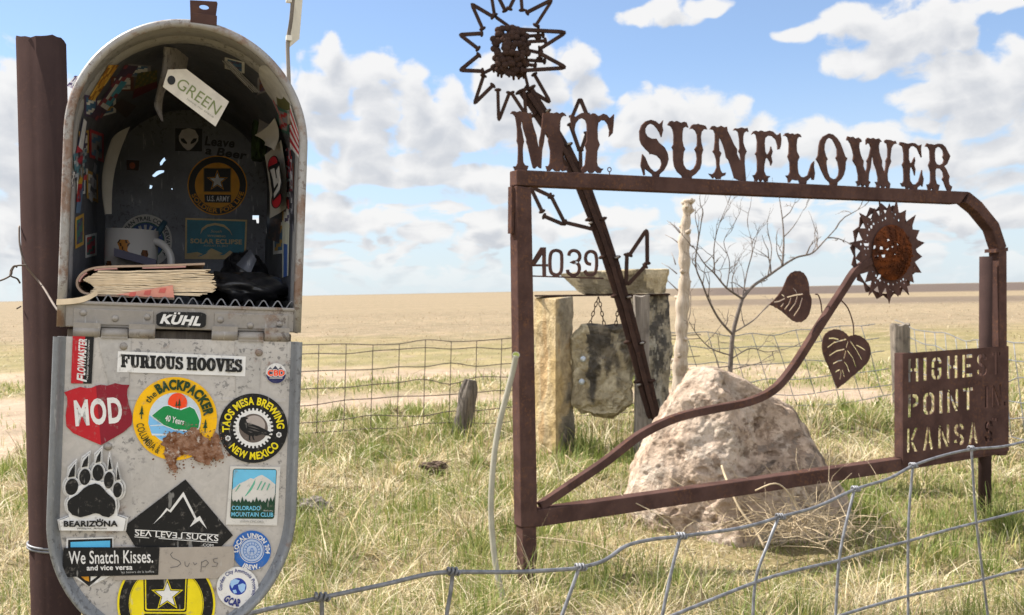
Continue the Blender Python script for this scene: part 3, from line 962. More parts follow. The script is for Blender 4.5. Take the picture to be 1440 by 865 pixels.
def ring(c, r, n=7):
    return [(c[0] + r * math.cos(2 * math.pi * k / n), c[1] + r * math.sin(2 * math.pi * k / n)) for k in range(n)]


holes = [(308, 166), (340, 202), (318, 216), (284, 232), (250, 244), (232, 214), (206, 247), (216, 287), (203, 330), (190, 372), (153, 398), (182, 432), (192, 477), (201, 522), (207, 432), (244, 606), (268, 637), (263, 690), (330, 686), (362, 702), (398, 705), (428, 690),
         (475, 665), (482, 696), (405, 200), (440, 216), (415, 172), (520, 253), (553, 572), (457, 677), (375, 742), (298, 672)]
hl = [ring(S2(*zpx(Z7, p)), 0.0052 + 0.0016 * ((i * 5) % 3 - 1)) for i, p in enumerate(holes)]
hl += [[S2(*zpx(Z7, p)) for p in L] for L in ([(172, 390), (205, 392), (217, 380), (212, 412), (180, 412)], [(222, 258), (242, 255), (240, 280), (225, 278)], [(285, 632), (308, 628), (302, 648), (285, 668), (272, 660)])]
dishhole = ring(S2(*zpx(Z7, (375, 462))), 0.118, 30)
hl = [h for h in hl if math.hypot(sum(p[0] for p in h) / len(h) - S2(*zpx(Z7, (375, 462)))[0], sum(p[1] for p in h) / len(h) - S2(*zpx(Z7, (375, 462)))[1]) > 0.127]
head = sprism([star, dishhole] + hl, 0.004, -0.012).build('flower_head', M['rust'], sign, True)
# second, rotated petal layer behind, with the same ring of holes left open
lay2 = [[(hc.x + math.cos(a) * r_, hc.y + math.sin(a) * r_) for a, r_ in [(2 * math.pi * (k + 0.5 * (j % 2)) / 18 + 0.09, 0.238 if j % 2 else 0.214) for k in range(18) for j in (0, 1)]],
        ring((hc.x, hc.y), 0.205, 40)]
sprism(lay2, 0.004, 0.006).build('back_petals', M['rust'], sign, True)
# dished perforated centre
dc = S2(*zpx(Z7, (375, 462)))
dome = MB()
rows_d = []
NR, NA = 15, 48
for i in range(NR + 1):
    t = i / NR
    rr_ = 0.136 * t
    hgt = 0.055 * (1 - t ** 2.2)
    rows_d.append([s3(dc[0] + rr_ * math.cos(2 * math.pi * k / NA), dc[1] + rr_ * math.sin(2 * math.pi * k / NA),
                      -0.022 - hgt - (0.0045 * math.sin(i * 2.1) * math.sin(k * 2.0 * math.pi * 12 / NA))) for k in range(NA)])
pits = set()
for (x, y) in [(297, 375), (318, 416), (352, 402), (378, 410), (293, 444), (408, 445), (330, 480), (355, 468), (273, 490), (243, 493), (232, 428), (262, 423)]:
    a = S2(*zpx(Z7, (x, y)))
    rr_ = math.hypot(a[0] - dc[0], a[1] - dc[1])
    an = math.atan2(a[1] - dc[1], a[0] - dc[0]) % (2 * math.pi)
    pits.add((min(NR - 1, int(rr_ / 0.136 * NR)), int(an / (2 * math.pi) * NA)))
vs = [p for r_ in rows_d for p in r_]
fs = [(i * NA + k, (i + 1) * NA + k, (i + 1) * NA + (k + 1) % NA, i * NA + (k + 1) % NA) for i in range(NR) for k in range(NA) if (i, k) not in pits or (i < 4 and k % 3)]
dome.add(vs, fs, 0, None, True)
for i in range(2, NR):
    for k in range(0, NA, 3 if i > 6 else 6):
        kk = (k + (i % 2) * 1 + (i * 7) % 3) % NA
        if (i, kk) in pits:
            continue
        p = rows_d[i][kk]
        dome.sphere(p + sn * 0.001, 0.0062, 6, 4, mi=0)
dome.build('seed_disc', M['rust_red'], head)

# two heart-shaped leaves with cut-out veins
Z8 = (4.553, 1080, 370)
leafs = [([(40,265),(80,225),(120,170),(155,90),(190,55),(235,50),(270,75),(292,130),(297,192),(310,230),(305,290),(285,345),(245,378),(200,375),(160,345),(120,310),(80,285)],
          [[(68,250),(100,245),(140,226)], [(192,158),(210,178),(217,196)], [(152,219),(200,206),(256,197)], [(112,280),(124,268),(131,255)], [(137,298),(164,262),(178,222)], [(167,308),(205,258),(219,212)], [(196,340),(232,285),(251,222)], [(118,200),(130,208),(138,218)]],
          [(303,200),(322,206),(338,255),(345,318)]),
         ([(475,805),(455,755),(425,680),(390,600),(378,540),(385,480),(410,445),(455,425),(500,432),(535,455),(550,470),(590,460),(635,475),(675,515),(690,570),(675,630),(630,680),(570,730),(520,775)],
          [[(420,484),(450,482),(485,491)], [(412,543),(455,510),(535,488)], [(546,500),(535,535),(533,545)], [(530,562),(524,590),(517,614)], [(424,595),(470,565),(522,553)], [(540,560),(575,608),(595,668)], [(448,648),(478,630),(508,625)], [(521,634),(540,660),(552,700)], [(462,702),(478,690),(493,686)], [(499,692),(497,720),(492,748)], [(507,684),(514,705),(520,730)], [(558,498),(600,560),(633,620)], [(598,526),(625,540),(655,560)]],
          [(548,466),(545,390),(512,290),(465,235)])]
for outl, veins, stem in leafs:
    o2 = [V((*S2(*zpx(Z8, p)), 0)) for p in outl]
    sm = smooth_path(o2 + [o2[0]], 3)[:-1]
    sm = [p + V((0, 0.0012 * (1 if i % 2 else -1), 0)) for i, p in enumerate(sm)]
    L = [[(p.x, p.y) for p in sm]]
    for vn in veins:
        pts = [S2(*zpx(Z8, p)) for p in vn]
        L.append(strip2(pts, 0.0031, -0.0031))
    lf = sprism(L, 0.004, 0.03).build('leaf', M['rust'], sign, True)
    MB().tube(smooth_path([S3(*zpx(Z8, p), off=0.032) for p in stem], 5), 0.0032, 6).build('leaf_wire', M['rust'], lf)

# round pipe standing behind the right post
pp = MB()
pt, pb = at(1386.5, 361, 5.22), at(1385, 640, 5.22)
dv = (pb - pt)
pbb = pt + dv * ((pt.z + 0.25) / (pt.z - pb.z))
pp.tube([pt, pbb], 0.0325, 18)
tag(pp.build('support_pipe', M['rust_pipe']), 'round rusty steel pipe holding up the right end of the sign frame', 'pipe')

# ------------------------------------------------------------------ railroad spike sunflower sculpture
ZS = (4.554, 620, 0)
DZ = 6.7
spk = thing('spike_sunflower', V((at(921, 588, DZ).x, at(921, 588, DZ).y, 0)), 'tall leaning sunflower sculpture welded from rusty railroad spikes', 'sculpture')


def spike(mb, a, b, r=0.0115, head_at=None):
    """one square spike from a to b with a flattened head at a"""
    a, b = V(a), V(b)
    d = (b - a).normalized()
    mb.tube([a, a + (b - a) * 0.9, b], [r, r, r * 0.55], 4, sq=True)
    if head_at:
        n = cF.cross(d).normalized()
        mb.sphere(a - d * 0.004, 0.024, 8, 5, (0.55, 0.8, 1.05), axes=(d, cF, n))


petals = [[(265, 180), (195, 22), (330, 105)], [(342, 90), (304, -150), (410, 65)], [(440, 52), (508, -90), (520, 62)], [(555, 78), (712, -2), (610, 160)],
          [(480, 188), (800, 206), (640, 310)], [(640, 345), (800, 432), (525, 452)], [(600, 480), (700, 655), (548, 565)], [(455, 600), (545, 738), (533, 580)],
          [(365, 580), (370, 772), (437, 600)], [(330, 550), (213, 665), (272, 490)], [(262, 456), (120, 450), (240, 355)], [(235, 310), (118, 220), (257, 215)]]
for i, (a, b, c) in enumerate(petals):
    mb = MB()
    dz = DZ + 0.03 * math.sin(i * 2.3)
    A, B, C = (at(*zpx(ZS, p), dz) for p in (a, b, c))
    spike(mb, A, B, head_at=1)
    spike(mb, C, B + cF * 0.012, head_at=1)
    mb.build('petal', M['rust_dark'], spk)
for a, b in [((345, 105), (450, 180)), ((270, 470), (360, 425)), ((520, 235), (650, 225)), ((515, 270), (665, 262)), ((545, 320), (640, 340)), ((540, 385), (660, 392)), ((530, 410), (600, 420)), ((625, 160), (622, 240)), ((632, 300), (632, 370)), ((520, 400), (560, 565))]:
    mb = MB()
    spike(mb, at(*zpx(ZS, b), DZ + 0.03), at(*zpx(ZS, a), DZ + 0.03), 0.010, 1)
    mb.build('flower_spoke', M['rust_dark'], spk)
mb = MB()
rs = random.Random(3)
for j in range(10):
    for k in range(8):
        x = 345 + k * 27 + (13 if j % 2 else 0) + rs.uniform(-12, 12)
        y = 190 + j * 31 + rs.uniform(-12, 12)
        u_, v_ = (x - 440) / 125, (y - 325) / 172
        if u_ * u_ * 0.9 + v_ * v_ * 0.95 > 1.05 or rs.random() < 0.06:
            continue
        dpt = DZ - 0.05 + 0.07 * (u_ * u_ + v_ * v_) + rs.uniform(-0.012, 0.012)
        p = at(*zpx(ZS, (x, y)), dpt)
        mb.sphere(p, 0.027, 8, 6, (1, 0.6, 0.9), axes=(cR, cF, cU))
        mb.tube([p, p + cF * 0.14 + V((rs.uniform(-.01, .01), 0, rs.uniform(-.01, .01)))], 0.010, 5)
mb.build('seed_head', M['rust_dark'], spk)
# stem: overlapping bundles of spikes
path = smooth_path([at(x, y, DZ) for x, y in [(740, 128), (757, 155), (782, 192), (805, 232), (826, 275), (842, 320), (858, 365), (872, 410), (888, 465), (900, 512), (911, 555), (921, 592)]], 5)
mb = MB()
nseg = len(path)
step_ = 7
for k in range(0, nseg - 4, 6):
    a, b = path[k], path[min(nseg - 1, k + step_ + 1)]
    d = (b - a).normalized()
    n = cF.cross(d).normalized()
    for j, (o1, o2) in enumerate([(-0.036, 0.01), (-0.002, -0.026), (0.032, 0.012), (0.0, 0.035)]):
        off = n * o1 + cF * o2
        sh = (b - a) * (0.0, 0.12, -0.08, 0.05)[j]
        spike(mb, a + off * 1.12 + sh, b + off * .92 + sh, 0.0145, 0)
        if j != 1:
            mb.sphere(a + off + sh + n * (0.010 if o1 > 0 else -0.010), 0.034, 8, 5, (0.42, 0.9, 0.95), axes=(d, cF, n))
mb.build('stem', M['rust_dark'], spk)
for k in range(6, nseg - 3, 6):
    d = (path[k + 1] - path[k]).normalized()
    n = cF.cross(d).normalized()
    MB().sphere(path[k] + n * 0.046 * (-1 if k % 24 else 1) - cF * 0.02, 0.017, 8, 5, (0.5, 0.8, 1.0), axes=(d, cF, n)).build('spike_head', M['galv_rust'], spk)
lvs = [(Z5, [[(215, 115), (72, 48)], [(235, 130), (345, 345)], [(155, 240), (65, 52)], [(178, 285), (335, 352)], [(350, 335), (585, 392)]]),
       (Z5, [[(845, 600), (838, 845)], [(870, 592), (1006, 390)], [(1010, 660), (1008, 392)], [(990, 690), (850, 842)]]),
       (Z1, [[(745, 190), (828, -10)], [(905, 165), (832, -10)], [(725, 280), (828, 575)], [(905, 380), (838, 575)], [(835, 565), (838, 770)]])]
for z, segs in lvs:
    mb = MB()
    for a, b in segs:
        spike(mb, at(*zpx(z, a), DZ), at(*zpx(z, b), DZ), 0.0125, 1)
    mb.build('spike_leaf', M['rust_dark'], spk)
# ------------------------------------------------------------------ mailbox frame of reference
mw = V((ray(262, 424).x, ray(262, 424).y, 0)).normalized()      # into the box
mu0 = V((mw.y, -mw.x, 0))
mv0 = V((0, 0, 1))
MR = R(3.3)                                                     # the box hangs a little clockwise
mu = (mu0 * math.cos(MR) - mv0 * math.sin(MR)).normalized()
mv = (mv0 * math.cos(MR) + mu0 * math.sin(MR)).normalized()
mO = at(255, 463, 1.07)


def mp(px, py, w=0.0):
    """pixel -> (u,v) on the plane at depth w inside the box"""
    p = hit(px, py, mO + mw * w, mw) - mO
    return (p.dot(mu), p.dot(mv))


def m3(u, v, w):
    return mO + mu * u + mv * v + mw * w


def mpx(px, py, w):
    return hit(px, py, mO + mw * w, mw)


aL, aR_ = mp(93, 215)[0], mp(428, 215)[0]
uc, ha = (aL + aR_) / 2, (aR_ - aL) / 2
vtop = mp(275, 33)[1]
vsp = mp(262, 196)[1]
hb = vtop - vsp
vfl = mp(262, 432)[1]
vbot = mp(262, 465)[1]
LEN = 0.52
box = thing('mailbox', V((mO.x, mO.y, mO.z + vbot)), 'weathered galvanised mailbox with its door hanging open and covered in stickers', 'mailbox')


def arch(inset=0.0, vb=None, n=40):
    """open outline: bottom left, up, over the arch, down to bottom right"""
    vb = vbot if vb is None else vb
    a, b = ha - inset, hb - inset
    pts = [(uc - a, vb)] + [(uc - a, vb + (vsp - vb) * t) for t in (0.25, 0.5, 0.75)]
    pts += [(uc - a * math.cos(t), vsp + b * math.sin(t)) for t in np.linspace(0, math.pi, n)]
    pts += [(uc + a, vb + (vsp - vb) * t) for t in (0.75, 0.5, 0.25, 0)]
    return pts


TH = 0.0016
shell = MB()
Ws = [0.0, 0.02, 0.024, 0.05, 0.054, 0.058, 0.062, 0.085, 0.2, 0.35, LEN]
rib = {0.054: 0.0022, 0.058: 0.0022}
shell.grid([[m3(u, v, w) for u, v in arch(-rib.get(w, 0))] for w in Ws], 0)
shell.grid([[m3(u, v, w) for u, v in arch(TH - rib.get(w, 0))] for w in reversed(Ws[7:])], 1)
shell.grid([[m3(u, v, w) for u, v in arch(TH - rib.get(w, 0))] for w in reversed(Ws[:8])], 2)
ao = arch(0)
def jag(cx, cy, rx, ry, rot, sd):
    q = random.Random(sd)
    o_ = []
    for k in range(11):
        a = 2 * math.pi * k / 11
        f = q.uniform(.6, 1.25)
        x, y = rx * f * math.cos(a), ry * f * math.sin(a)
        o_.append(mp(cx + x * math.cos(R(rot)) - y * math.sin(R(rot)), cy + x * math.sin(R(rot)) + y * math.cos(R(rot)), LEN))
    return o_


rust_holes = [jag(229, 227, 2.4, 7, 40, 1), jag(222, 244, 8, 3.4, -25, 2), jag(212, 263, 2.2, 3.0, 10, 3), jag(242, 266, 1.0, 1.2, 0, 4), [mp(355, 303, LEN), mp(364, 303, LEN), mp(364, 314, LEN), mp(361, 314, LEN), mp(360, 309, LEN), mp(355, 309, LEN)]]
shell.prism([[m3(u, v, LEN - 0.002) for u, v in L] for L in [arch(TH * .5)] + rust_holes], mw * 0.002, 1)
# floor plate
shell.box(m3(uc - ha + TH, vfl - 0.002, 0.004), mu * (2 * ha - 2 * TH), mv * 0.002, mw * (LEN - 0.006), 1)
body = shell.build('body', [M['galv'], M['galv_in'], M['galv_lit_mouth']], box)
# rolled front rim
rim = MB()
rp_ = [m3(u, v, -0.001) for u, v in arch(0.0015, vbot + 0.001, 56)]
rim.tube(rp_, 0.0048, 10)
rim.build('rim', M['edge'], box)
seam = MB()
seam.tube([m3(u, v, 0.004) for u, v in arch(-0.0005, vbot + 0.004, 56)], 0.0032, 8)
seam.build('rim_seam', M['lip'], box)
# sill with hinge plates
sill = MB()
sb_l, sb_r = mp(86, 457)[1], mp(418, 472)[1]
sill.box(m3(uc - ha + 0.004, vbot + 0.001, -0.003), mu * (2 * ha - 0.008), mv * (vfl - vbot + 0.001), mw * 0.004, 0)
sill.box(m3(uc - ha + 0.004, vfl - 0.001, -0.0045), mu * (2 * ha - 0.008), mv * 0.004, mw * 0.012, 0)
sill_o = sill.build('sill', M['galv_rust'], box, True, 0.0012)
for x0, x1 in ((104, 216), (302, 405)):
    a, b = mp(x0, 440)[0], mp(x1, 440)[0]
    pl = MB()
    pl.box(m3(a, vbot + 0.004, -0.0046), mu * (b - a), mv * (vfl - vbot - 0.009), mw * 0.0015, 0)
    pl.build('hinge_plate', M['galv_rust'], sill_o, True, 0.0006)
for x, y in [(117, 440), (162, 448), (207, 446), (310, 450), (352, 458), (393, 456)]:
    u_, v_ = mp(x, y, -0.005)
    MB().sphere(m3(u_, v_, -0.0046), 0.0038, 12, 6, (1, 1, 0.55), axes=(mu, mv, mw)).build('rivet', M['galv_rust'], sill_o)
bd = MB()
bd.box(m3(uc - ha + 0.006, vbot - 0.030, 0.012), mu * (2 * ha - 0.012), mv * 0.029, mw * 0.47)
bd.build('mount_board', M['dark_wood'], box, True, 0.002)
# hinges: rolled knuckles
dtop = mp(255, 477, -0.012)[1]
hv = (vbot + dtop) / 2 + 0.0005


def knuckle(x0, x1, name_parent):
    a, b = mp(x0, 468)[0], mp(x1, 468)[0]
    k = MB()
    n = 3
    for i in range(n):
        p0, p1 = a + (b - a) * i / n + 0.0004, a + (b - a) * (i + 1) / n - 0.0004
        dz = 0.0012 if i % 2 else -0.0006
        k.tube([m3(p0, hv - dz, -0.0075), m3(p1, hv - dz, -0.0075)], 0.0066 - 0.0006 * (i % 2), 14)
        yb = vbot + 0.006 if i % 2 == 0 else dtop - 0.001
        lo, hi = min(yb, hv), max(yb, hv)
        k.box(m3(p0, lo, -0.0128), mu * (p1 - p0), mv * (hi - lo), mw * 0.0018, 0)
    k.build('hinge', M['galv_rust'], name_parent)


knuckle(104, 219, box)
knuckle(297, 406, box)

# door hanging down, inner side to the viewer
WD = -0.010
dl, dr = mp(73, 560, WD)[0], mp(419, 620, WD)[0]
duc, dha = (dl + dr) / 2, (dr - dl) / 2
dsp = mp(240, 722, WD)[1]
dbot = mp(240, 906, WD)[1]


def door_out(inset=0.0, n=44):
    a, b = dha - inset, (dsp - dbot) - inset
    pts = [(duc - a, dtop - inset * 0), (duc - a, (dtop + dsp) / 2), (duc - a, dsp)]
    pts += [(duc - a * math.cos(t), dsp - b * math.sin(t)) for t in np.linspace(0, math.pi, n)][1:-1]
    pts += [(duc + a, dsp), (duc + a, (dtop + dsp) / 2), (duc + a, dtop)]
    return pts


dmb = MB()
dmb.prism([[m3(u, v, WD) for u, v in door_out(0.003)]], mw * 0.0016)
door = dmb.build('door', M['galv'], box, True)
lip = MB()
ins = [(0.0, 0.0), (0.0, -0.010), (0.0022, -0.012), (0.0062, -0.0095), (0.0075, -0.004), (0.0115, -0.0006)]
lip.grid([[m3(u, v, WD + dz) for u, v in door_out(i_)] for i_, dz in ins])
lip.grid([[m3(u, v, WD + dz) for u, v in door_out(i_)] for i_, dz in [(0.0, 0.0016), (0.0, 0.0)]])
lip.build('door_lip', M['lip'], door, True)
# pressed panel edge lines, long hinge straps, rivets
for (xt0, xt1, xb0, xb1, yb) in ((137, 185, 158, 180, 560), (330, 368, 332, 364, 566)):
    a = [mp(xt0, 474, WD), mp(xt1, 476, WD), mp(xb1, yb, WD), mp(xb0, yb, WD)]
    strap = MB()
    strap.prism([[m3(u, v, WD - 0.0011) for u, v in a]], mw * 0.001)
    strap.build('strap', M['galv_strap'], door, True)
cross = MB()
a = [mp(152, 557, WD), mp(402, 562, WD), mp(402, 566, WD), mp(152, 562, WD)]
cross.prism([[m3(u, v, WD - 0.0007) for u, v in a]], mw * 0.0006)
cross.build('seam_strip', M['galv'], door, True)
for x, y in [(174, 487), (364, 496), (152, 628)]:
    u_, v_ = mp(x, y, WD)
    MB().sphere(m3(u_, v_, WD - 0.0012), 0.0042, 12, 6, (1, 1, 0.5), axes=(mu, mv, mw)).build('rivet', M['galv_rust'], door)

# latch bracket on top, flag on the right wall
lt = MB()
p = [mp(268, 33, 0.004), mp(302, 36, 0.004), mp(306, 5, 0.004), mp(305, 2, 0.004), mp(267, 0, 0.004)]
hole_c = mp(287, 10, 0.004)
hr = [(hole_c[0] + 0.0052 * math.cos(t), hole_c[1] + 0.0026 * math.sin(t)) for t in np.linspace(0, 6.283, 13)[:-1]]
lt.prism([[m3(u, v, 0.004) for u, v in p], [m3(u, v, 0.004) for u, v in hr]], mw * 0.002)
q0 = mp(268, 22, 0.004)
q1 = mp(305, 24, 0.004)
lt.box(m3(q0[0], q0[1] - 0.001, -0.006), mu * (q1[0] - q0[0]), mv * 0.0018, mw * 0.0098)
lt.box(m3(q0[0], vtop - 0.001, -0.006), mu * (q1[0] - q0[0]), mv * (q0[1] - vtop + 0.001), mw * 0.0018)
lt.build('latch', M['rust_red'] if False else M['rust'], box, True, 0.0005)
fl = MB()
wf = 0.07
fp = [mpx(407, 175, wf), mpx(406, 110, wf), mpx(404.5, 60, wf), mpx(409, 30, wf), mpx(414, -25, wf)]
fl.tube(smooth_path(fp, 4), 0.0024, 8)
flag = fl.build('flag', M['wood'], box)
fl = MB()
f0, f1, f2, f3 = mpx(408, 66, wf), mpx(413, -30, wf), mpx(428, -30, wf + 0.03), mpx(421, 55, wf + 0.03)
fl.prism([[f0, f1, f2, f3]], (f1 - f0).cross(f3 - f0).normalized() * 0.0012)
for y in (56, 2):
    fl.box(mpx(402.5, y, wf - 0.004), mu * 0.0065, mv * 0.006, mw * 0.006)
fl.build('flag_plate', M['paper'], flag, True)


# ------------------------------------------------------------------ stickers: printed layers on a plane of the mailbox
class Sticker:
    STEP = 0.00013

    def __init__(s, w, base=0.0014, k=1.0, sign=-1):
        s.w, s.h, s.mb, s.k = w, base, MB(), k

    def P(s, x, y):
        u, v = mp(x, y, s.w)
        return m3(u, v, s.w - s.h)

    def up(s):
        s.h += s.STEP

    def poly(s, pts, c):
        vs = [s.P(*p) for p in pts]
        loop = [V((x, -y, 0)) for x, y in pts]
        s.mb.add(vs, [tuple(t) for t in tessellate_polygon([loop])], 0, c)
        s.up()
        return s

    def ell(s, cx, cy, rx, ry=None, c=(1, 1, 1), rot=0, n=40):
        ry = rx if ry is None else ry
        cr, sr = math.cos(R(rot)), math.sin(R(rot))
        return s.poly([(cx + rx * math.cos(t) * cr - ry * math.sin(t) * sr, cy + rx * math.cos(t) * sr + ry * math.sin(t) * cr) for t in np.linspace(0, 2 * math.pi, n, endpoint=False)], c)

    def line(s, pts, w, c):
        for a, b in zip(pts, pts[1:]):
            dx, dy = b[0] - a[0], b[1] - a[1]
            l = math.hypot(dx, dy) or 1
            nx, ny = -dy / l * w / 2, dx / l * w / 2
            s.mb.add([s.P(a[0] + nx, a[1] + ny), s.P(b[0] + nx, b[1] + ny), s.P(b[0] - nx, b[1] - ny), s.P(a[0] - nx, a[1] - ny)], [(0, 1, 2, 3)], 0, c)
            s.h += s.STEP * 0.1
        s.up()
        return s

    def _glyphs(s, t, bold):
        x = 0
        out = []
        for ch in t:
            vs, fs, adv = glyph(ch, bold)
            out.append((x, vs, fs))
            x += adv
        return out, x

    def text(s, t, a, b, cap, c, bold=0.02, shear=0.0):
        """baseline from pixel a to pixel b, capital height cap pixels"""
        gl, W = s._glyphs(t, bold)
        dx, dy = (b[0] - a[0]) / W, (b[1] - a[1]) / W
        l = math.hypot(b[0] - a[0], b[1] - a[1])
        nx, ny = (b[1] - a[1]) / l, -(b[0] - a[0]) / l
        k = cap / CAP
        for x0, vs, fs in gl:
            if vs:
                s.mb.add([s.P(a[0] + (x0 + x + y * shear) * dx + y * k * nx, a[1] + (x0 + x + y * shear) * dy + y * k * ny) for x, y in vs], fs, 0, c)
        s.up()
        return s

    def arc(s, t, cx, cy, r, a0, a1, cap, c, bold=0.02, inside=False):
        """text bent round a circle; angles in degrees clockwise from the top; inside=True reads along the bottom"""
        gl, W = s._glyphs(t, bold)
        k = cap / CAP
        for x0, vs, fs in gl:
            if not vs:
                continue
            o = []
            for x, y in vs:
                an = R(a0 + (a1 - a0) * (x0 + x) / W)
                rr = r - y * k if inside else r + y * k
                o.append(s.P(cx + rr * math.sin(an), cy - rr * math.cos(an)))
            s.mb.add(o, fs, 0, c)
        s.up()
        return s

    def trace(s, zx, loops, c):
        for L in loops:
            s.poly([zpx(zx, p) for p in L], c)
        return s

    def done(s, parent, label, name='sticker', mat='vinyl'):
        o = s.mb.build(name, M[mat], parent)
        o['label'] = label
        return o


def star_pts(cx, cy, r, r2=0.40, rot=0, sx=1):
    return [(cx + sx * (r if i % 2 == 0 else r * r2) * math.sin(R(36 * i + rot)), cy - (r if i % 2 == 0 else r * r2) * math.cos(R(36 * i + rot))) for i in range(10)]


WHT, BLK, OFFW = (0.68, 0.67, 0.66), (0.010, 0.010, 0.011), (0.58, 0.56, 0.53)
RED, DRED = srgb(178, 32, 42), srgb(128, 26, 42)
YEL, YEL2 = srgb(235, 180, 15), srgb(225, 205, 30)
GRN, ORG = srgb(25, 130, 70), srgb(235, 75, 30)

ZA = (4.806, 80, 460)
ZB = (5.764, 180, 520)
ZC = (4.115, 300, 540)
ZD = (6.176, 80, 620)
ZE = (5.76, 80, 750)
ZF = (3.692, 50, 640)
# red and black vertical label
t = Sticker(WD)
t.poly([(102.5, 471.8), (132.4, 473.4), (129, 539.5), (100, 539)], BLK)
t.poly([(102.5, 471.8), (120, 472.8), (117, 539.3), (100, 539)], RED)
t.text('LOWMASTER', (119.5, 528), (122, 477), 10.5, WHT, 0.03, 0.25)
t.text('F', (121.5, 538), (121.8, 529), 13, WHT, 0.03, 0.25)
t.text('THE EXHAUST TECHNOLOGY COMPANY', (124, 534), (126.5, 478), 2.2, WHT, 0.0)
t.done(door, 'narrow red and black upright sticker with white slanted lettering')
# white plate with slab lettering (re-uses the sign's western glyph shapes)
t = Sticker(WD)
t.poly([(166, 493.8), (345.7, 501.3), (344.6, 529), (164.6, 523)], WHT)


def slab(ch):
    if ch == 'I':
        return [[(0, 0), (1, 0), (1, .16), (.78, .2), (.78, .8), (1, .84), (1, 1), (0, 1), (0, .84), (.22, .8), (.22, .2), (0, .16)]], 0.62
    if ch == 'H':
        return [[(0, 0), (.44, 0), (.44, .15), (.36, .18), (.36, .42), (.64, .42), (.64, .18), (.56, .15), (.56, 0), (1, 0), (1, .15), (.92, .18), (.92, .82), (1, .85), (1, 1), (.56, 1), (.56, .85), (.64, .82), (.64, .58), (.36, .58), (.36, .82), (.44, .85), (.44, 1), (0, 1), (0, .85), (.08, .82), (.08, .18), (0, .15)]], 1.1
    if ch == 'V':
        return [[(0, 1), (.48, 1), (.48, .85), (.40, .82), (.56, .4), (.70, .82), (.62, .85), (.62, 1), (1, 1), (1, .85), (.92, .82), (.60, 0), (.38, 0), (.08, .82), (0, .85)]], 1.0
    if ch == 'O':
        return [[(.5 + .5 * math.sin(a), .5 + .5 * math.cos(a)) for a in np.linspace(0, 6.283, 25)[:-1]], [(.5 + .17 * math.sin(a), .5 + .34 * math.cos(a)) for a in np.linspace(0, 6.283, 17)[:-1]]], 0.98
    if ch == 'F':
        return [[(0, 0), (.52, 0), (.52, .15), (.42, .18), (.42, .42), (.6, .42), (.62, .3), (.72, .3), (.72, .7), (.62, .7), (.6, .58), (.42, .58), (.42, .84), (.75, .84), (.85, .64), (.98, .64), (.98, 1), (0, 1), (0, .85), (.1, .82), (.1, .18), (0, .15)]], 0.95
    if ch == 'E':
        return [[(0, 0), (1, 0), (1, .36), (.86, .36), (.78, .16), (.42, .16), (.42, .42), (.6, .42), (.62, .3), (.72, .3), (.72, .7), (.62, .7), (.6, .58), (.42, .58), (.42, .84), (.75, .84), (.83, .66), (.96, .66), (.96, 1), (0, 1), (0, .85), (.1, .82), (.1, .18), (0, .15)]], 0.95
    if ch == 'U':
        return [[(0, 1), (.5, 1), (.5, .85), (.42, .82), (.42, .3), (.5, .17), (.6, .17), (.70, .3), (.70, .82), (.6, .85), (.6, 1), (1, 1), (1, .85), (.9, .82), (.9, .28), (.78, .06), (.5, 0), (.24, .06), (.1, .28), (.1, .82), (0, .85)]], 1.05
    if ch == 'R':
        return [[(0, 0), (.5, 0), (.5, .15), (.42, .18), (.42, .42), (.52, .42), (.6, .1), (.72, 0), (1, 0), (1, .15), (.9, .18), (.84, .42), (.78, .5), (.92, .6), (.94, .82), (.8, .97), (.6, 1), (0, 1), (0, .85), (.1, .82), (.1, .18), (0, .15)], [(.42, .58), (.54, .58), (.62, .66), (.62, .78), (.54, .84), (.42, .84)]], 1.05
    return [[(0, .02), (.12, .02), (.18, .1), (.4, 0), (.75, .02), (.95, .18), (.95, .4), (.8, .55), (.4, .66), (.34, .74), (.42, .84), (.6, .84), (.74, .66), (.88, .66), (.88, .98), (.78, .98), (.72, .92), (.5, 1), (.2, .96), (.04, .8), (.06, .58), (.25, .46), (.6, .36), (.66, .26), (.56, .16), (.35, .17), (.14, .36), (0, .36)]], 0.85


x = 0
word = 'FURIOUS HOOVES'
tot = sum((0.35 if c == ' ' else slab(c)[1] + 0.07) for c in word)
xb0, yb0, xb1, yb1, capS = 170.5, 516.5, 341.5, 523.5, 18.5
for c in word:
    if c == ' ':
        x += 0.35
        continue
    L, wd = slab(c)

    def mapp(p):
        f = (x + p[0] * wd) / tot
        return (xb0 + (xb1 - xb0) * f, yb0 + (yb1 - yb0) * f - p[1] * capS)
    loops = [[mapp(p) for p in l] for l in L]
    flat = [p for l in loops for p in l]
    for ox in (-0.5, 0.5):
        t.mb.add([t.P(p[0] + ox, p[1]) for p in flat], [tuple(q) for q in tessellate_polygon([[V((a, -b, 0)) for a, b in l] for l in loops])], 0, BLK)
        t.h += 0.00005
    x += wd + 0.07
t.done(door, 'long white sticker with black slab letters')
# red shield
t = Sticker(WD)
sh = [(50,440),(105,420),(160,403),(200,412),(235,410),(265,395),(300,388),(340,395),(395,378),(440,388),(492,390),(478,420),(475,460),(485,520),(505,575),(510,610),(505,660),(450,710),(390,745),(300,797),(200,755),(110,715),(65,670),(60,600),(72,500),(68,470)]
t.trace(ZA, [sh], RED)
t.trace(ZA, [[(265, 395), (300, 388), (340, 395), (395, 378), (440, 388), (492, 390), (478, 420), (475, 460), (485, 520), (505, 575), (510, 610), (505, 660), (450, 710), (390, 745), (300, 797)]], DRED)
t.text('MOD', zpx(ZA, (122, 662)), zpx(ZA, (452, 636)), 33, WHT, 0.035)
t.done(door, 'red shield sticker with big white letters')
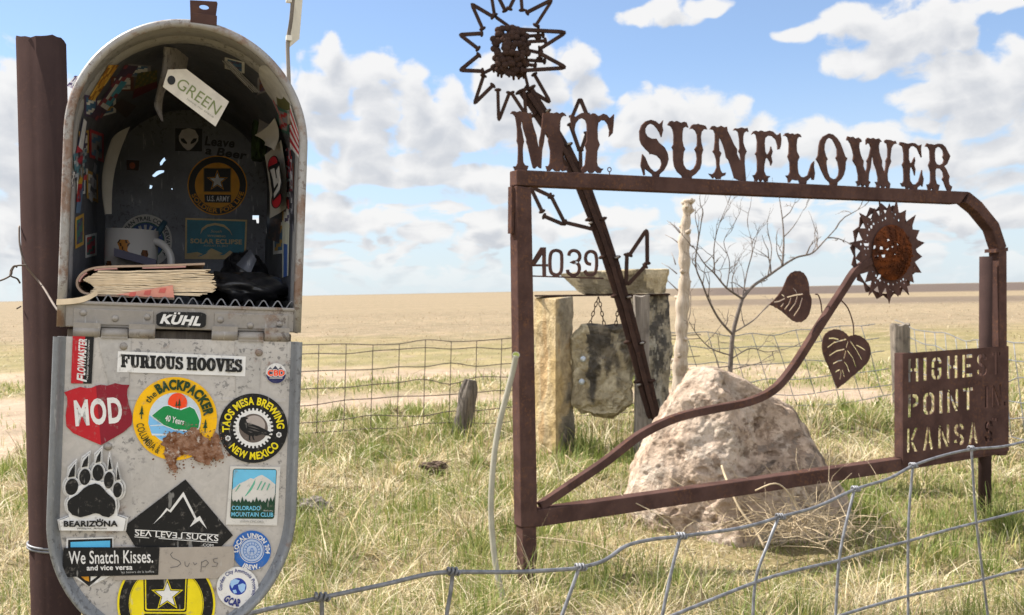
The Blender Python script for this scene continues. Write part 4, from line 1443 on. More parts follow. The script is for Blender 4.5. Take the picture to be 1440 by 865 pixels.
# yellow round sticker with mountains
t = Sticker(WD)
cx, cy = 246, 588.5
t.ell(cx, cy, 59.3, 58.5, YEL, n=60)
t.ell(cx, cy, 36.8, 36.4, srgb(190, 203, 215), n=50)
t.trace(ZB, [[(172, 365), (210, 400), (290, 450), (380, 488), (560, 490), (520, 560), (440, 600), (330, 590), (250, 555), (190, 515), (165, 430)]], srgb(120, 180, 225))
t.trace(ZB, [[(180, 448), (300, 440), (300, 450), (180, 456)], [(190, 515), (350, 520), (350, 534), (196, 530)]], srgb(200, 212, 222))
t.ell(*zpx(ZB, (402, 265)), 13.5, 13.5, ORG)
t.trace(ZB, [[(187, 370), (240, 325), (290, 290), (330, 284), (370, 303), (430, 316), (500, 290), (545, 315), (572, 370), (588, 415), (575, 480), (500, 495), (380, 488), (290, 452)]], srgb(215, 222, 226))
t.trace(ZB, [[(195, 370), (245, 328), (290, 295), (330, 291), (370, 311), (430, 325), (500, 298), (540, 320), (564, 370), (580, 412), (570, 472), (500, 487), (380, 480), (290, 445)]], GRN)
for (x, y, k) in [(110, 360, 1), (625, 470, 1), (415, 290, 0.8), (392, 290, 0.55)]:
    pts = [(x + a * k, y + b * k) for a, b in [(-4, 38), (4, 38), (4, 0), (18, 0), (10, -28), (14, -28), (6, -70), (2, -70), (-8, -28), (-4, -28), (-20, 0), (-4, 0)]]
    t.trace(ZB, [pts], srgb(35, 65, 40))
t.text('40 Years', zpx(ZB, (298, 410)), zpx(ZB, (452, 446)), 8.2, WHT, 0.02)
t.arc('the', cx, cy, 41.5, -59, -36, 8.5, srgb(40, 60, 35), 0.015)
t.arc('BACKPACKER', cx, cy, 41.5, -33, 84, 12.5, srgb(35, 60, 35), 0.06)
t.arc('COLUMBIA & ', cx, cy, 54.5, 263, 203, 10.0, srgb(60, 62, 30), 0.012, True)
t.done(door, 'round yellow sticker with green mountains and an orange sun')
# flaking rust where that sticker is torn away
rp2 = MB()
rr = random.Random(5)
base = [(262,592),(300,540),(340,500),(392,508),(450,515),(500,478),(540,460),(565,490),(590,510),(640,548),(672,570),(690,520),(715,505),(745,560),(748,610),(770,660),(770,720),(710,735),(690,700),(668,750),(650,770),(600,745),(560,740),(520,700),(480,680),(440,690),(400,720),(388,760),(412,800),(375,835),(330,790),(312,745),(290,660),(300,630)]
fine = []
for i, p in enumerate(base):
    q = base[(i + 1) % len(base)]
    for k in range(4):
        f = k / 4
        fine.append((p[0] + (q[0] - p[0]) * f + rr.uniform(-9, 9), p[1] + (q[1] - p[1]) * f + rr.uniform(-9, 9)))
uvp = [mp(*zpx(ZB, p), WD) for p in fine]
rp2.add([m3(u, v, WD - 0.0031) for u, v in uvp], [tuple(q) for q in tessellate_polygon([[V((a, b, 0)) for a, b in uvp]])])
nn_ = len(uvp)
rp2.add([m3(u, v, WD - 0.0031) for u, v in uvp] + [m3(u, v, WD - 0.0002) for u, v in uvp], [(i, (i + 1) % nn_, (i + 1) % nn_ + nn_, i + nn_) for i in range(nn_)])
for (x, y, r_) in [(820, 690, 16), (450, 770, 10), (205, 725, 9), (530, 790, 9), (600, 800, 7), (455, 795, 8), (760, 700, 14)]:
    u, v = mp(*zpx(ZB, (x, y)), WD)
    rp2.sphere(m3(u, v, WD - 0.0003), r_ / 5.764 * 0.00077, 7, 4, (1, rr.uniform(.6, 1), 0.25), axes=(mu, mv, mw))
for _ in range(300):
    k_ = rr.randrange(len(fine))
    bx_, by_ = fine[k_]
    x, y = bx_ + rr.gauss(0, 26), by_ + rr.gauss(0, 26)
    if x < 250 and y < 560:
        continue
    u, v = mp(*zpx(ZB, (x, y)), WD)
    q_ = rr.uniform(.0002, .0011)
    h_ = WD - (0.0033 if rr.random() < .3 else 0.0002 if y > 640 else 0.0031) - rr.uniform(0, .0003)
    a0 = rr.uniform(0, 6)
    rp2.add([m3(u + q_ * rr.uniform(.5, 1.2) * math.cos(a0 + t_), v + q_ * rr.uniform(.5, 1.2) * math.sin(a0 + t_), h_) for t_ in (0, 1.2, 2.5, 3.8, 5.0)], [(0, 1, 2, 3, 4)])
rp2.build('rust_patch', M['stain'], door)
# round black brewery sticker
t = Sticker(WD, 0.0016)
cx, cy = zpx(ZC, (230, 255))
t.ell(cx, cy, 48.5, 48.8, BLK, n=60)
g_ = []
for i in range(30):
    a0 = 360 / 30 * i
    for a, r_ in ((a0 - 3.4, 25), (a0 - 2.4, 28.2), (a0 + 2.4, 28.2), (a0 + 3.4, 25)):
        g_.append((cx + r_ * math.sin(R(a)), cy - r_ * math.cos(R(a))))
t.poly(g_, WHT)
t.ell(cx + 0.3, cy, 20.3, 20.3, srgb(95, 85, 80))
t.ell(cx + 1.5, cy - 3.5, 15.2, 14.5, srgb(165, 155, 150))
t.trace(ZC, [[(150, 215), (160, 192), (180, 187), (203, 198), (188, 205), (195, 222), (225, 230), (262, 243), (300, 262), (338, 282), (320, 290), (335, 300), (306, 297), (280, 290), (250, 300), (232, 300), (236, 318), (240, 326), (228, 320), (222, 300), (214, 298), (213, 318), (218, 328), (205, 322), (205, 296), (180, 282), (158, 262), (147, 238)]], BLK)
t.trace(ZC, [[(190, 240), (232, 246), (270, 262), (238, 254)], [(200, 256), (240, 264), (268, 276), (236, 270)], [(196, 270), (230, 278), (214, 280)]], srgb(95, 90, 88))
t.arc('TAOS MESA BREWING', cx, cy, 33.5, -97, 92, 9.8, YEL2, 0.035)
t.arc('NEW MEXICO', cx, cy, 43.5, 233, 122, 9.6, YEL2, 0.035, True)
for p in ((84, 312), (378, 292)):
    q = zpx(ZC, p)
    t.poly([(q[0] + 4.1 * math.sin(R(60 * i + 10)), q[1] + 4.1 * math.cos(R(60 * i + 10))) for i in range(6)], WHT)
    t.ell(*q, 2.2, 2.2, srgb(120, 120, 120), n=12)
t.done(door, 'round black sticker with yellow lettering and a raven in a gear')
# little round sticker
t = Sticker(WD)
q = (388, 525)
t.ell(*q, 14.3, 14.3, WHT)
t.poly([(q[0] + 14.1 * math.sin(R(a)), q[1] - 14.1 * math.cos(R(a))) for a in range(96, 265, 8)], srgb(40, 42, 85))
t.poly([(q[0] - 13, q[1] - 3), (q[0] - 8, q[1] - 9), (q[0] - 5, q[1] - 6), (q[0] - 1, q[1] - 11), (q[0] + 3, q[1] - 6), (q[0] + 6, q[1] - 9), (q[0] + 13, q[1] - 3), (q[0] + 13, q[1] + 1), (q[0] - 13, q[1] + 1)], srgb(60, 62, 80))
t.text('CBD', (q[0] - 12.5, q[1] + 3.5), (q[0] + 13, q[1] + 3.5), 8.2, WHT, 0.09)
t.text('CBD', (q[0] - 12, q[1] + 3), (q[0] + 12.6, q[1] + 3), 7.4, ORG, 0.045)
t.line([(q[0] - 9, q[1] + 6.4), (q[0] + 9, q[1] + 6.4)], 1.2, OFFW)
t.done(door, 'tiny round sticker with orange letters over navy')
# mountain club card
t = Sticker(WD)
t.poly([(323.8, 655.4), (394.3, 656.6), (389.4, 738.8), (317.5, 737.3)], OFFW)


def rrect(z, c4, r=0.10):
    out = []
    n = len(c4)
    for i in range(n):
        p, a, b = V((*c4[i], 0)), V((*c4[i - 1], 0)), V((*c4[(i + 1) % n], 0))
        da, db = (a - p), (b - p)
        d = r * min(da.length, db.length)
        p0, p1 = p + da.normalized() * d, p + db.normalized() * d
        for k in range(5):
            f = k / 4
            q_ = p0 * (1 - f) ** 2 + p * 2 * f * (1 - f) + p1 * f * f
            out.append((q_.x, q_.y))
    return out


t.trace(ZC, [rrect(ZC, [(113, 488), (367, 491), (352, 780), (96, 777)], .07)], srgb(30, 62, 48))
t.trace(ZC, [rrect(ZC, [(117, 493), (363, 496), (356, 640), (109, 640)], .07)], srgb(105, 180, 215))
t.trace(ZC, [[(110, 610), (150, 575), (185, 560), (215, 543), (232, 548), (258, 532), (280, 524), (320, 548), (358, 580), (353, 690), (290, 700), (200, 705), (106, 690)]], OFFW)
t.trace(ZC, [[(243, 548), (225, 580), (200, 620), (180, 650), (190, 645), (222, 610), (240, 575)], [(150, 580), (125, 620), (132, 618), (158, 582)], [(275, 560), (250, 610), (256, 612), (282, 562)], [(297, 565), (274, 612), (280, 614), (303, 570)], [(322, 572), (306, 612), (312, 613), (328, 578)]], srgb(95, 165, 140))
tr_ = [(103, 700)]
rr = random.Random(2)
for i in range(12):
    x = 105 + i * 20.6
    tr_ += [(x, 675 - 22 * abs(math.cos(i * 0.9)) + rr.uniform(-8, 8)), (x + 10, 688 - 10 * abs(math.cos(i * .9)))]
tr_ += [(353, 640), (352, 745), (101, 745)]
t.trace(ZC, [tr_], srgb(30, 62, 45))
t.text('COLORADO', zpx(ZC, (105, 726)), zpx(ZC, (272, 728)), 5.6, srgb(110, 185, 215), 0.02)
t.text('MOUNTAIN CLUB', zpx(ZC, (102, 762)), zpx(ZC, (346, 765)), 5.6, srgb(110, 185, 215), 0.02)
t.text('WWW.CMC.ORG', zpx(ZC, (152, 798)), zpx(ZC, (290, 801)), 3.0, (0.2, 0.2, 0.2), 0.0)
t.text('SINCE 1912', zpx(ZC, (288, 733)), zpx(ZC, (344, 735)), 1.8, OFFW, 0.0)
t.done(door, 'white rectangular sticker with snowy mountains under a blue sky')
# bear paw
t = Sticker(WD)
toes = [(135, 390, 55, 72, 12), (248, 305, 48, 70, 4), (362, 268, 48, 70, 0), (455, 332, 42, 72, 4), (530, 417, 38, 65, 2)]
claws = [[(103, 308), (125, 250), (165, 185), (160, 300)], [(220, 222), (240, 165), (280, 115), (272, 212)], [(340, 185), (355, 130), (388, 75), (383, 170)], [(448, 240), (455, 180), (462, 125), (482, 235)], [(522, 330), (525, 270), (530, 215), (553, 325)]]
pad = [(340,358),(375,370),(405,398),(450,450),(490,482),(508,510),(515,560),(500,620),(455,652),(400,640),(372,622),(345,616),(320,620),(290,632),(210,652),(140,630),(105,590),(98,540),(105,510),(125,488),(190,450),(240,400),(280,375)]
banner = [(28, 680), (130, 645), (530, 642), (600, 665), (580, 772), (45, 767)]


def grow(L, d):
    c = (sum(p[0] for p in L) / len(L), sum(p[1] for p in L) / len(L))
    o = []
    for p in L:
        l = math.hypot(p[0] - c[0], p[1] - c[1]) or 1
        o.append((p[0] + (p[0] - c[0]) / l * d, p[1] + (p[1] - c[1]) / l * d))
    return o


for gx, cc in ((34, WHT), (17, BLK), (14.5, WHT)):
    for (x, y, a, b, r_) in toes:
        t.ell(*zpx(ZD, (x, y)), (a + gx) / 6.176, (b + gx) / 6.176, cc, r_, 28)
    for L in claws:
        t.trace(ZD, [grow(L, gx + 5)], cc)
    t.trace(ZD, [grow(pad, gx), grow(banner, gx - 12)], cc)
t.trace(ZD, [[(110, 470), (200, 380), (300, 330), (420, 350), (520, 480), (530, 660), (110, 660)]], WHT)
for (x, y, a, b, r_) in toes:
    t.ell(*zpx(ZD, (x, y)), a / 6.176, b / 6.176, BLK, r_, 28)
for L in claws:
    t.trace(ZD, [L], BLK)
t.trace(ZD, [pad], BLK)
t.text('BEARIZONA', zpx(ZD, (64, 730)), zpx(ZD, (532, 728)), 7.4, BLK, 0.045)
for k, a in enumerate((-60, -30, 0, 30, 60)):
    t.ell(*zpx(ZD, (380 + 42 * math.sin(R(a)), 712 - 42 * math.cos(R(a)))), 1.2, 1.6, BLK, a, 10)
t.text('Williams, Arizona', zpx(ZD, (180, 754)), zpx(ZD, (440, 752)), 2.6, BLK, 0.01)
t.done(door, 'white sticker with a black clawed paw print')
# blue topped pennant under the black strip
t = Sticker(WD)
t.trace(ZE, [[(78, 40), (458, 28), (462, 330), (265, 430), (110, 335), (75, 250)]], WHT)
t.trace(ZE, [[(92, 50), (450, 38), (452, 300), (360, 345), (262, 428), (160, 345), (90, 250)]], BLK)
t.trace(ZE, [[(112, 68), (432, 56), (432, 110), (112, 110)]], srgb(85, 175, 220))
t.trace(ZE, [[(195, 345), (260, 345), (262, 388), (230, 375)]], srgb(200, 140, 40))
t.trace(ZE, [[(275, 345), (330, 345), (275, 385)]], WHT)
t.done(door, 'white and black shield sticker with a blue top, half covered')
# black lozenge with the mountain line
t = Sticker(WD)
t.trace(ZF, [[(778, 125), (1025, 415), (960, 478), (520, 478), (455, 372)]], BLK)
t.trace(ZF, [[(610, 358), (650, 313), (680, 273), (697, 284), (768, 189), (836, 326), (853, 314), (890, 382), (850, 338), (800, 372), (826, 330), (766, 214), (702, 297), (684, 286), (655, 318)]], WHT)
t.text('SE\x03 LEV\x01\x02 SUCKS', zpx(ZF, (514, 416)), zpx(ZF, (950, 446)), 8.2, WHT, 0.012)
t.line([zpx(ZF, (516, 386)), zpx(ZF, (700, 396))], 0.9, WHT)
t.line([zpx(ZF, (760, 400)), zpx(ZF, (950, 412))], 0.9, WHT)
t.line([zpx(ZF, (514, 422)), zpx(ZF, (590, 428))], 0.9, WHT)
t.line([zpx(ZF, (640, 430)), zpx(ZF, (945, 452))], 0.9, WHT)
t.text('.COM', zpx(ZF, (862, 470)), zpx(ZF, (924, 474)), 3.8, WHT, 0.0)
t.done(door, 'black diamond sticker with a white mountain line')
# round yellow star sticker at the bottom (partly under the tape)
t = Sticker(WD)
cx, cy, rr_ = 233.8, 848.5, 69
t.ell(cx, cy, rr_, rr_, YEL2, n=64)
t.ell(cx, cy, rr_ - 3, rr_ - 3, BLK, n=64)
t.ell(cx, cy, 52.5, 52.5, YEL2, n=60)
t.ell(cx, cy, 51.5, 51.5, BLK, n=60)
t.ell(cx, cy, 51, 51, YEL2, n=60)
t.trace(ZE, [rrect(ZE, [(700, 300), (1063, 300), (1050, 634), (706, 632)], .06)], BLK)
t.trace(ZE, [rrect(ZE, [(712, 310), (1052, 310), (1040, 622), (716, 620)], .06)], YEL2)
t.trace(ZE, [rrect(ZE, [(722, 320), (1043, 320), (1033, 611), (726, 609)], .06)], BLK)
scx, scy = zpx(ZE, (895, 495))
t.poly(star_pts(scx, scy, 23.5, 0.42), YEL2)
t.poly(star_pts(scx, scy, 20.5, 0.41), BLK)
t.poly(star_pts(scx, scy, 17.5, 0.42), WHT)
t.trace(ZE, [rrect(ZE, [(706, 645), (1050, 647), (1046, 760), (708, 758)], .1)], BLK)
t.text('U.S. ARMY', zpx(ZE, (725, 740)), zpx(ZE, (1030, 742)), 13, YEL2, 0.03)
t.arc('SOLDIER FOR LIFE', cx, cy, 63.5, 254, 106, 9.5, YEL2, 0.03, True)
t.done(door, 'round yellow and black sticker with a white star')
# grey tape with pencil writing
t = Sticker(WD, 0.0034)
tape_c = srgb(178, 168, 158, 0.8)
t.trace(ZF, [[(405, 470), (650, 476), (1028, 470), (1032, 520), (1028, 575), (985, 600), (945, 634), (700, 640), (410, 645)]], tape_c)
pc = (0.12, 0.11, 0.11)
t.line([zpx(ZF, p) for p in [(712, 500), (700, 512), (712, 530), (745, 545), (755, 560), (735, 575), (700, 580)]], 1.1, pc)
t.line([zpx(ZF, p) for p in [(775, 548), (777, 570), (790, 575), (800, 555)]], 0.8, pc)
t.line([zpx(ZF, p) for p in [(818, 552), (826, 566), (838, 556)]], 0.8, pc)
t.line([zpx(ZF, p) for p in [(862, 548), (858, 602)]], 0.9, pc)
t.line([zpx(ZF, p) for p in [(862, 552), (885, 540), (898, 555), (880, 575), (864, 574)]], 0.9, pc)
t.line([zpx(ZF, p) for p in [(945, 530), (922, 535), (925, 550), (945, 556), (940, 572), (915, 572)]], 0.9, pc)
t.done(door, 'strip of grey tape with faint pencil letters')
# black strip with white handwriting
t = Sticker(WD, 0.0040)
t.trace(ZF, [[(148, 478), (645, 472), (637, 617), (140, 628)]], BLK)
t.text('We Snatch Kisses.', zpx(ZF, (175, 560)), zpx(ZF, (614, 553)), 17.5, WHT, 0.01)
t.text('and vice versa', zpx(ZF, (268, 593)), zpx(ZF, (505, 589)), 7.0, WHT, 0.025)
t.text('les baisers de la buffoa', zpx(ZF, (445, 608)), zpx(ZF, (617, 604)), 3.0, (0.4, 0.4, 0.4), 0.0)
t.done(door, 'black strip sticker with white hand-drawn lettering')
# blue union sticker, white ammonia programme sticker
t = Sticker(WD)
cx, cy = zpx(ZF, (1122, 493))
t.ell(cx, cy, 27, 27.8, srgb(45, 100, 175), n=48)
t.ell(cx, cy, 17.6, 17.8, WHT)
for r0, r1 in ((16.8, 15.6), (12.4, 11.6), (8.2, 7.4)):
    t.ell(cx, cy, r0, r0, srgb(45, 100, 175))
    t.ell(cx, cy, r1, r1, srgb(170, 185, 210))
for k in range(16):
    a = R(k * 22.5)
    t.line([(cx + 8.5 * math.sin(a), cy - 8.5 * math.cos(a)), (cx + 11.4 * math.sin(a), cy - 11.4 * math.cos(a))], 0.9, srgb(60, 110, 180))
t.line([(cx - 3, cy + 5), (cx - 1, cy - 4), (cx + 1, cy - 4), (cx + 3, cy + 5)], 0.9, srgb(60, 110, 180))
t.line([(cx - 4, cy + 1), (cx + 4, cy)], 0.9, srgb(60, 110, 180))
t.arc('LOCAL UNION 304', cx, cy, 19.3, -95, 100, 5.8, WHT, 0.03)
t.arc('IBEW.', cx, cy, 25.6, 213, 152, 6.2, WHT, 0.035, True)
t.done(door, 'round blue sticker with white lettering')
t = Sticker(WD, 0.0020)
cx, cy = zpx(ZF, (1048, 685))
NAV = srgb(40, 50, 115)
t.ell(cx, cy, 29.3, 29, WHT, n=48)
t.ell(cx + 0.6, cy - 1.5, 12, 11.8, srgb(35, 60, 150))
for L in ([(1012, 650), (1035, 640), (1060, 648), (1050, 665), (1030, 672), (1020, 690), (1010, 670)], [(1050, 672), (1075, 662), (1090, 670), (1085, 700), (1068, 712), (1055, 695)], [(1022, 698), (1040, 695), (1045, 712), (1030, 716)]):
    t.trace(ZF, [L], srgb(150, 185, 225))
t.arc('Garden City Ammonia Program', cx, cy, 21.5, -100, 118, 5.0, NAV, 0.015)
t.arc('GCAP', cx, cy, 25.8, 232, 168, 9.5, NAV, 0.05, True)
t.done(door, 'round white sticker with a blue globe')
# black plate sticker on the sill
ZK = (3.892, 60, 340)
t = Sticker(-0.0046, 0.0012)
t.trace(ZK, [[(622, 400), (632, 392), (655, 383), (865, 386), (888, 393), (896, 402), (893, 455), (885, 466), (868, 472), (648, 464), (630, 458), (622, 448)]], BLK)
t.text('KUHL', zpx(ZK, (640, 444)), zpx(ZK, (862, 458)), 11.8, WHT, 0.05, 0.28)
for x in (721, 742):
    t.trace(ZK, [[(x, 386), (x + 12, 387), (x + 9, 397), (x - 3, 396)]], WHT)
t.done(sill_o, 'black plate sticker with white slanted letters')

# ------------------------------------------------------------------ stickers inside: on the back wall
WB = LEN - 0.003
t = Sticker(WB, 0.0004)
ZG = (4.806, 240, 190)
cx, cy = zpx(ZG, (315, 340))
GOLD = srgb(215, 150, 25)
t.ell(cx, cy, 42, 42, GOLD, n=50)
t.ell(cx, cy, 40.4, 40.4, BLK, n=50)
t.ell(cx, cy, 31.5, 31.8, GOLD, n=50)
t.trace(ZG, [[(220, 220), (410, 222), (408, 388), (222, 386)]], srgb(150, 110, 20))
t.trace(ZG, [[(226, 226), (404, 228), (402, 382), (228, 380)]], BLK)
q = zpx(ZG, (315, 310))
t.poly(star_pts(*q, 15.5, .42), GOLD)
t.poly(star_pts(*q, 13.2, .42), BLK)
t.poly(star_pts(*q, 11, .42), WHT)
t.trace(ZG, [[(228, 402), (408, 404), (406, 458), (230, 456)]], BLK)
t.text('U.S. ARMY', zpx(ZG, (244, 446)), zpx(ZG, (396, 448)), 7, WHT, 0.03)
t.arc('SOLDIER FOR LIFE', cx, cy, 38.6, 250, 104, 6.0, GOLD, 0.03, True)
t.done(body, 'round gold and black sticker with a star on the back wall', mat='vinyl_in')
t = Sticker(WB, 0.0004)
TEAL, CRM = srgb(55, 125, 145), srgb(205, 180, 130)
t.trace(ZG, [[(100, 560), (517, 573), (507, 840), (95, 838)]], CRM)
t.trace(ZG, [[(110, 572), (505, 584), (496, 800), (430, 800), (400, 780), (365, 805), (330, 790), (275, 765), (220, 805), (180, 790), (110, 800)]], TEAL)
t.trace(ZG, [[(200, 672), (210, 630), (245, 605), (300, 594), (360, 605), (400, 640), (417, 682), (398, 650), (360, 622), (300, 608), (250, 620), (218, 642)]], CRM)
t.text('WYOMING', zpx(ZG, (248, 688)), zpx(ZG, (372, 692)), 3.0, CRM, 0.01)
t.text('South', zpx(ZG, (268, 658)), zpx(ZG, (345, 660)), 3.6, CRM, 0.0, 0.25)
t.text('SOLAR ECLIPSE', zpx(ZG, (132, 730)), zpx(ZG, (482, 738)), 6.2, CRM, 0.03)
t.text('AUGUST 21, 2017', zpx(ZG, (222, 752)), zpx(ZG, (388, 757)), 2.4, CRM, 0.0)
t.trace(ZG, [[(180, 822), (225, 800), (255, 782), (240, 802), (205, 818)], [(330, 812), (350, 800), (385, 792), (360, 810)]], TEAL)
t.done(body, 'teal and cream rectangular sticker on the back wall', mat='vinyl_in')
t = Sticker(WB, 0.0004)
t.poly([(246.4, 180.5), (284.5, 181), (284, 213), (246.4, 212.5)], BLK)
ZH = (3.605, 60, 0)
t.trace(ZH, [[(740, 650), (772, 660), (790, 690), (788, 715), (765, 745), (745, 762), (732, 762), (712, 745), (692, 715), (690, 690), (706, 660)]], srgb(190, 185, 185))
t.trace(ZH, [[(698, 702), (715, 702), (732, 722), (732, 732), (715, 726), (702, 716)], [(782, 702), (765, 702), (750, 722), (750, 732), (765, 726), (778, 716)]], BLK)
t.done(body, 'black square sticker with a pale alien face', mat='vinyl_in')
t = Sticker(WB, 0.0004)
t.text('Leave', zpx(ZH, (818, 735)), zpx(ZH, (972, 748)), 12, (0.010, 0.010, 0.012), 0.03, 0.1)
t.text('a Beer', zpx(ZH, (822, 780)), zpx(ZH, (1028, 808)), 11, (0.010, 0.010, 0.012), 0.03, 0.1)
t.done(body, 'handwriting in black marker on the back wall', name='marker_writing', mat='vinyl_in')
t = Sticker(WB, 0.0004)
ZI = (3.459, 60, 220)
cx, cy = zpx(ZI, (500, 412))
t.ell(cx, cy, 37.5, 37.5, OFFW, n=48)
t.ell(cx, cy, 27, 27, srgb(40, 90, 80))
t.ell(cx, cy, 25.2, 25.2, srgb(45, 75, 135))
for k in range(-3, 4):
    a = R(k * 22)
    t.poly([(cx + 2 * math.sin(a), cy - 2 - 2 * math.cos(a)), (cx + 23 * math.sin(a - .09), cy - 23 * math.cos(a - .09)), (cx + 23 * math.sin(a + .09), cy - 23 * math.cos(a + .09))], OFFW)
t.ell(cx, cy + 6, 16, 11, OFFW)
t.ell(cx - 2, cy + 8, 13, 8, srgb(90, 130, 170))
t.arc('APPALACHIAN TRAIL CONSERVANCY', cx, cy, 29.0, -128, 128, 5.6, srgb(40, 50, 60), 0.02)
t.done(body, 'round white sticker with blue rays on the back wall', mat='vinyl_in')
t = Sticker(WB, 0.0004)
t.poly([(178, 225), (196, 226), (195, 240), (178, 239)], srgb(50, 25, 20))
t.ell(186, 233, 4, 4.5, srgb(150, 70, 35))
t.done(body, 'small brown square sticker on the back wall', mat='vinyl_in')


# stickers on the curved inner walls: found by following the pixel's ray to the shell
def inner_hit(px, py, lift=0.0008):
    d = ray(px, py)
    o = CAMP - mO
    loc = lambda tt: ((o + d * tt).dot(mu), (o + d * tt).dot(mv), (o + d * tt).dot(mw))
    a_, b_ = ha - TH - lift, hb - TH - lift

    def f(tt):
        u, v, w = loc(tt)
        if v < vsp:
            return abs(u - uc) / a_ - 1
        return math.hypot((u - uc) / a_, (v - vsp) / b_) - 1
    t0 = (mO - CAMP).dot(mw) / d.dot(mw)
    lo = t0 + 0.001
    hi = t0 + LEN - 0.004
    if f(lo) > 0:
        u, v, w = loc(lo)
        return m3(u, v, w)
    if f(hi) < 0:
        u, v, w = loc(hi)
        return m3(u, v, w)
    for _ in range(40):
        md = (lo + hi) / 2
        if f(md) < 0:
            lo = md
        else:
            hi = md
    u, v, w = loc(lo)
    return m3(u, v, w)


def wall_patch(c4, label, colf, n=(10, 14), zx=None, lift=0.0010):
    c = [zpx(zx, p) if zx else p for p in c4]
    mb = MB()
    rows_ = []
    for i in range(n[0] + 1):
        f = i / n[0]
        row = []
        for k in range(n[1] + 1):
            g = k / n[1]
            x = (c[0][0] * (1 - g) + c[1][0] * g) * (1 - f) + (c[3][0] * (1 - g) + c[2][0] * g) * f
            y = (c[0][1] * (1 - g) + c[1][1] * g) * (1 - f) + (c[3][1] * (1 - g) + c[2][1] * g) * f
            row.append(inner_hit(x, y, lift))
        rows_.append(row)
    mb.grid(rows_, 0, False, lambda i, k: tuple(min(.72, q * 1.5) for q in colf((i + .5) / n[0], (k + .5) / n[1])))
    o = mb.build('sticker', M['vinyl_in'], body)
    o['label'] = label
    return o


ZL = (2.424 * 1.4285, 85, 80)        # crop [85,80,260,330] at 606x865 -> 3.46
ZL = (3.46, 85, 80)
ZR = (3.207, 300, 60)


def pick(seed, cols):
    q = random.Random(seed)
    tab = {}

    def f(a, b):
        k = (int(a * 9), int(b * 9))
        if k not in tab:
            tab[k] = q.choice(cols)
        return tab[k]
    return f


gold2 = srgb(165, 120, 45)
wall_patch([(235, 40), (285, 40), (165, 215), (135, 205)], 'gold scrolled sticker on the left wall', pick(1, [gold2, srgb(120, 80, 30), srgb(190, 150, 70)]), (12, 6), ZL)
wall_patch([(315, 40), (380, 45), (185, 320), (148, 285)], 'blue and white picture sticker on the left wall', lambda a, b: (srgb(70, 140, 165) if 0.3 < a < 0.75 and b > 0.5 else srgb(190, 195, 200) if (0.2 < a < 0.8 and b > .25) else srgb(70, 55, 75)) if int(a * 11 + b * 3) % 4 else srgb(120, 60, 70), (14, 8), ZL)
wall_patch([(110, 295), (132, 320), (105, 530), (70, 500)], 'white sticker with red figures low on the left wall', lambda a, b: srgb(150, 45, 55) if a > .7 else (srgb(190, 190, 195) if .15 < b < .85 else srgb(60, 60, 80)), (12, 6), ZL)
wall_patch([(180, 425), (190, 440), (155, 710), (138, 690)], 'pale shield-shaped sticker on the left wall', lambda a, b: srgb(140, 140, 145) if int(a * 12) % 3 else srgb(70, 72, 78), (12, 4), ZL)
wall_patch([(95, 530), (115, 530), (98, 705), (78, 705)], 'red and gold narrow sticker on the left wall', lambda a, b: srgb(165, 130, 40) if a < .45 else srgb(150, 40, 40), (8, 4), ZL)
wall_patch([(375, 80), (470, 65), (470, 150), (350, 205)], 'dark red and green map sticker under the roof', lambda a, b: srgb(85, 30, 35) if a > .62 else (srgb(70, 75, 45) if int(a * 10 + b * 9) % 3 else srgb(110, 95, 45)), (8, 10), ZL)
wall_patch([(35, 80), (75, 85), (215, 225), (175, 225)], 'white script sticker on the right of the roof', lambda a, b: srgb(175, 175, 178) if (int(b * 14) + int(a * 4)) % 3 else srgb(55, 55, 60), (5, 16), ZR)
# oval sticker
o_ = []
for k in range(28):
    a = 2 * math.pi * k / 28
    e = (0.5 + 0.5 * math.cos(a), 0.5 + 0.5 * math.sin(a))
    o_.append(e)
mb = MB()
rows_ = []
for rad_ in np.linspace(0.02, 1, 7):
    rw = []
    for k in range(28):
        a = 2 * math.pi * k / 28
        lx, ly = rad_ * 118 * math.cos(a), rad_ * 44 * math.sin(a)
        th = R(57)
        rw.append(inner_hit(*zpx(ZR, (278 + lx * math.cos(th) - ly * math.sin(th), 203 + lx * math.sin(th) + ly * math.cos(th)))))
    rows_.append(rw)
mb.grid(rows_, 0, False, lambda i, k: srgb(190, 188, 184) if not (i in (3, 4, 5) and k in (0, 1, 2, 27, 26, 3)) else srgb(95, 95, 60), True)
o = mb.build('sticker', M['vinyl_in'], body)
o['label'] = 'pale oval sticker on the right of the roof'
wall_patch([(345, 270), (385, 400), (385, 520), (345, 470)], 'red and white striped flag sticker on the right wall', lambda a, b: srgb(165, 45, 55) if int(a * 9) % 2 else srgb(200, 198, 196), (18, 8), ZR)
wall_patch([(265, 258), (275, 262), (325, 385), (312, 365)], 'thin red sticker on the right wall', lambda a, b: srgb(170, 40, 50) if .2 < b < .8 else srgb(200, 200, 200), (10, 5), ZR)
wall_patch([(325, 480), (352, 470), (358, 640), (330, 600)], 'torn black, white and red sticker on the right wall', pick(4, [srgb(45, 45, 60), srgb(170, 170, 175), srgb(160, 45, 50), srgb(120, 120, 130)]), (12, 6), ZR)
wall_patch([(330, 610), (358, 640), (362, 850), (345, 850)], 'black and silver strip down the right wall', pick(9, [srgb(40, 40, 48), srgb(110, 110, 118), srgb(75, 75, 85)]), (14, 4), ZR)
wall_patch([(90, 640), (112, 640), (96, 760), (74, 760)], 'dull blue strip low on the left wall', lambda a, b: srgb(80, 100, 125), (8, 4), ZL)
ZJ = (3.459, 60, 220)
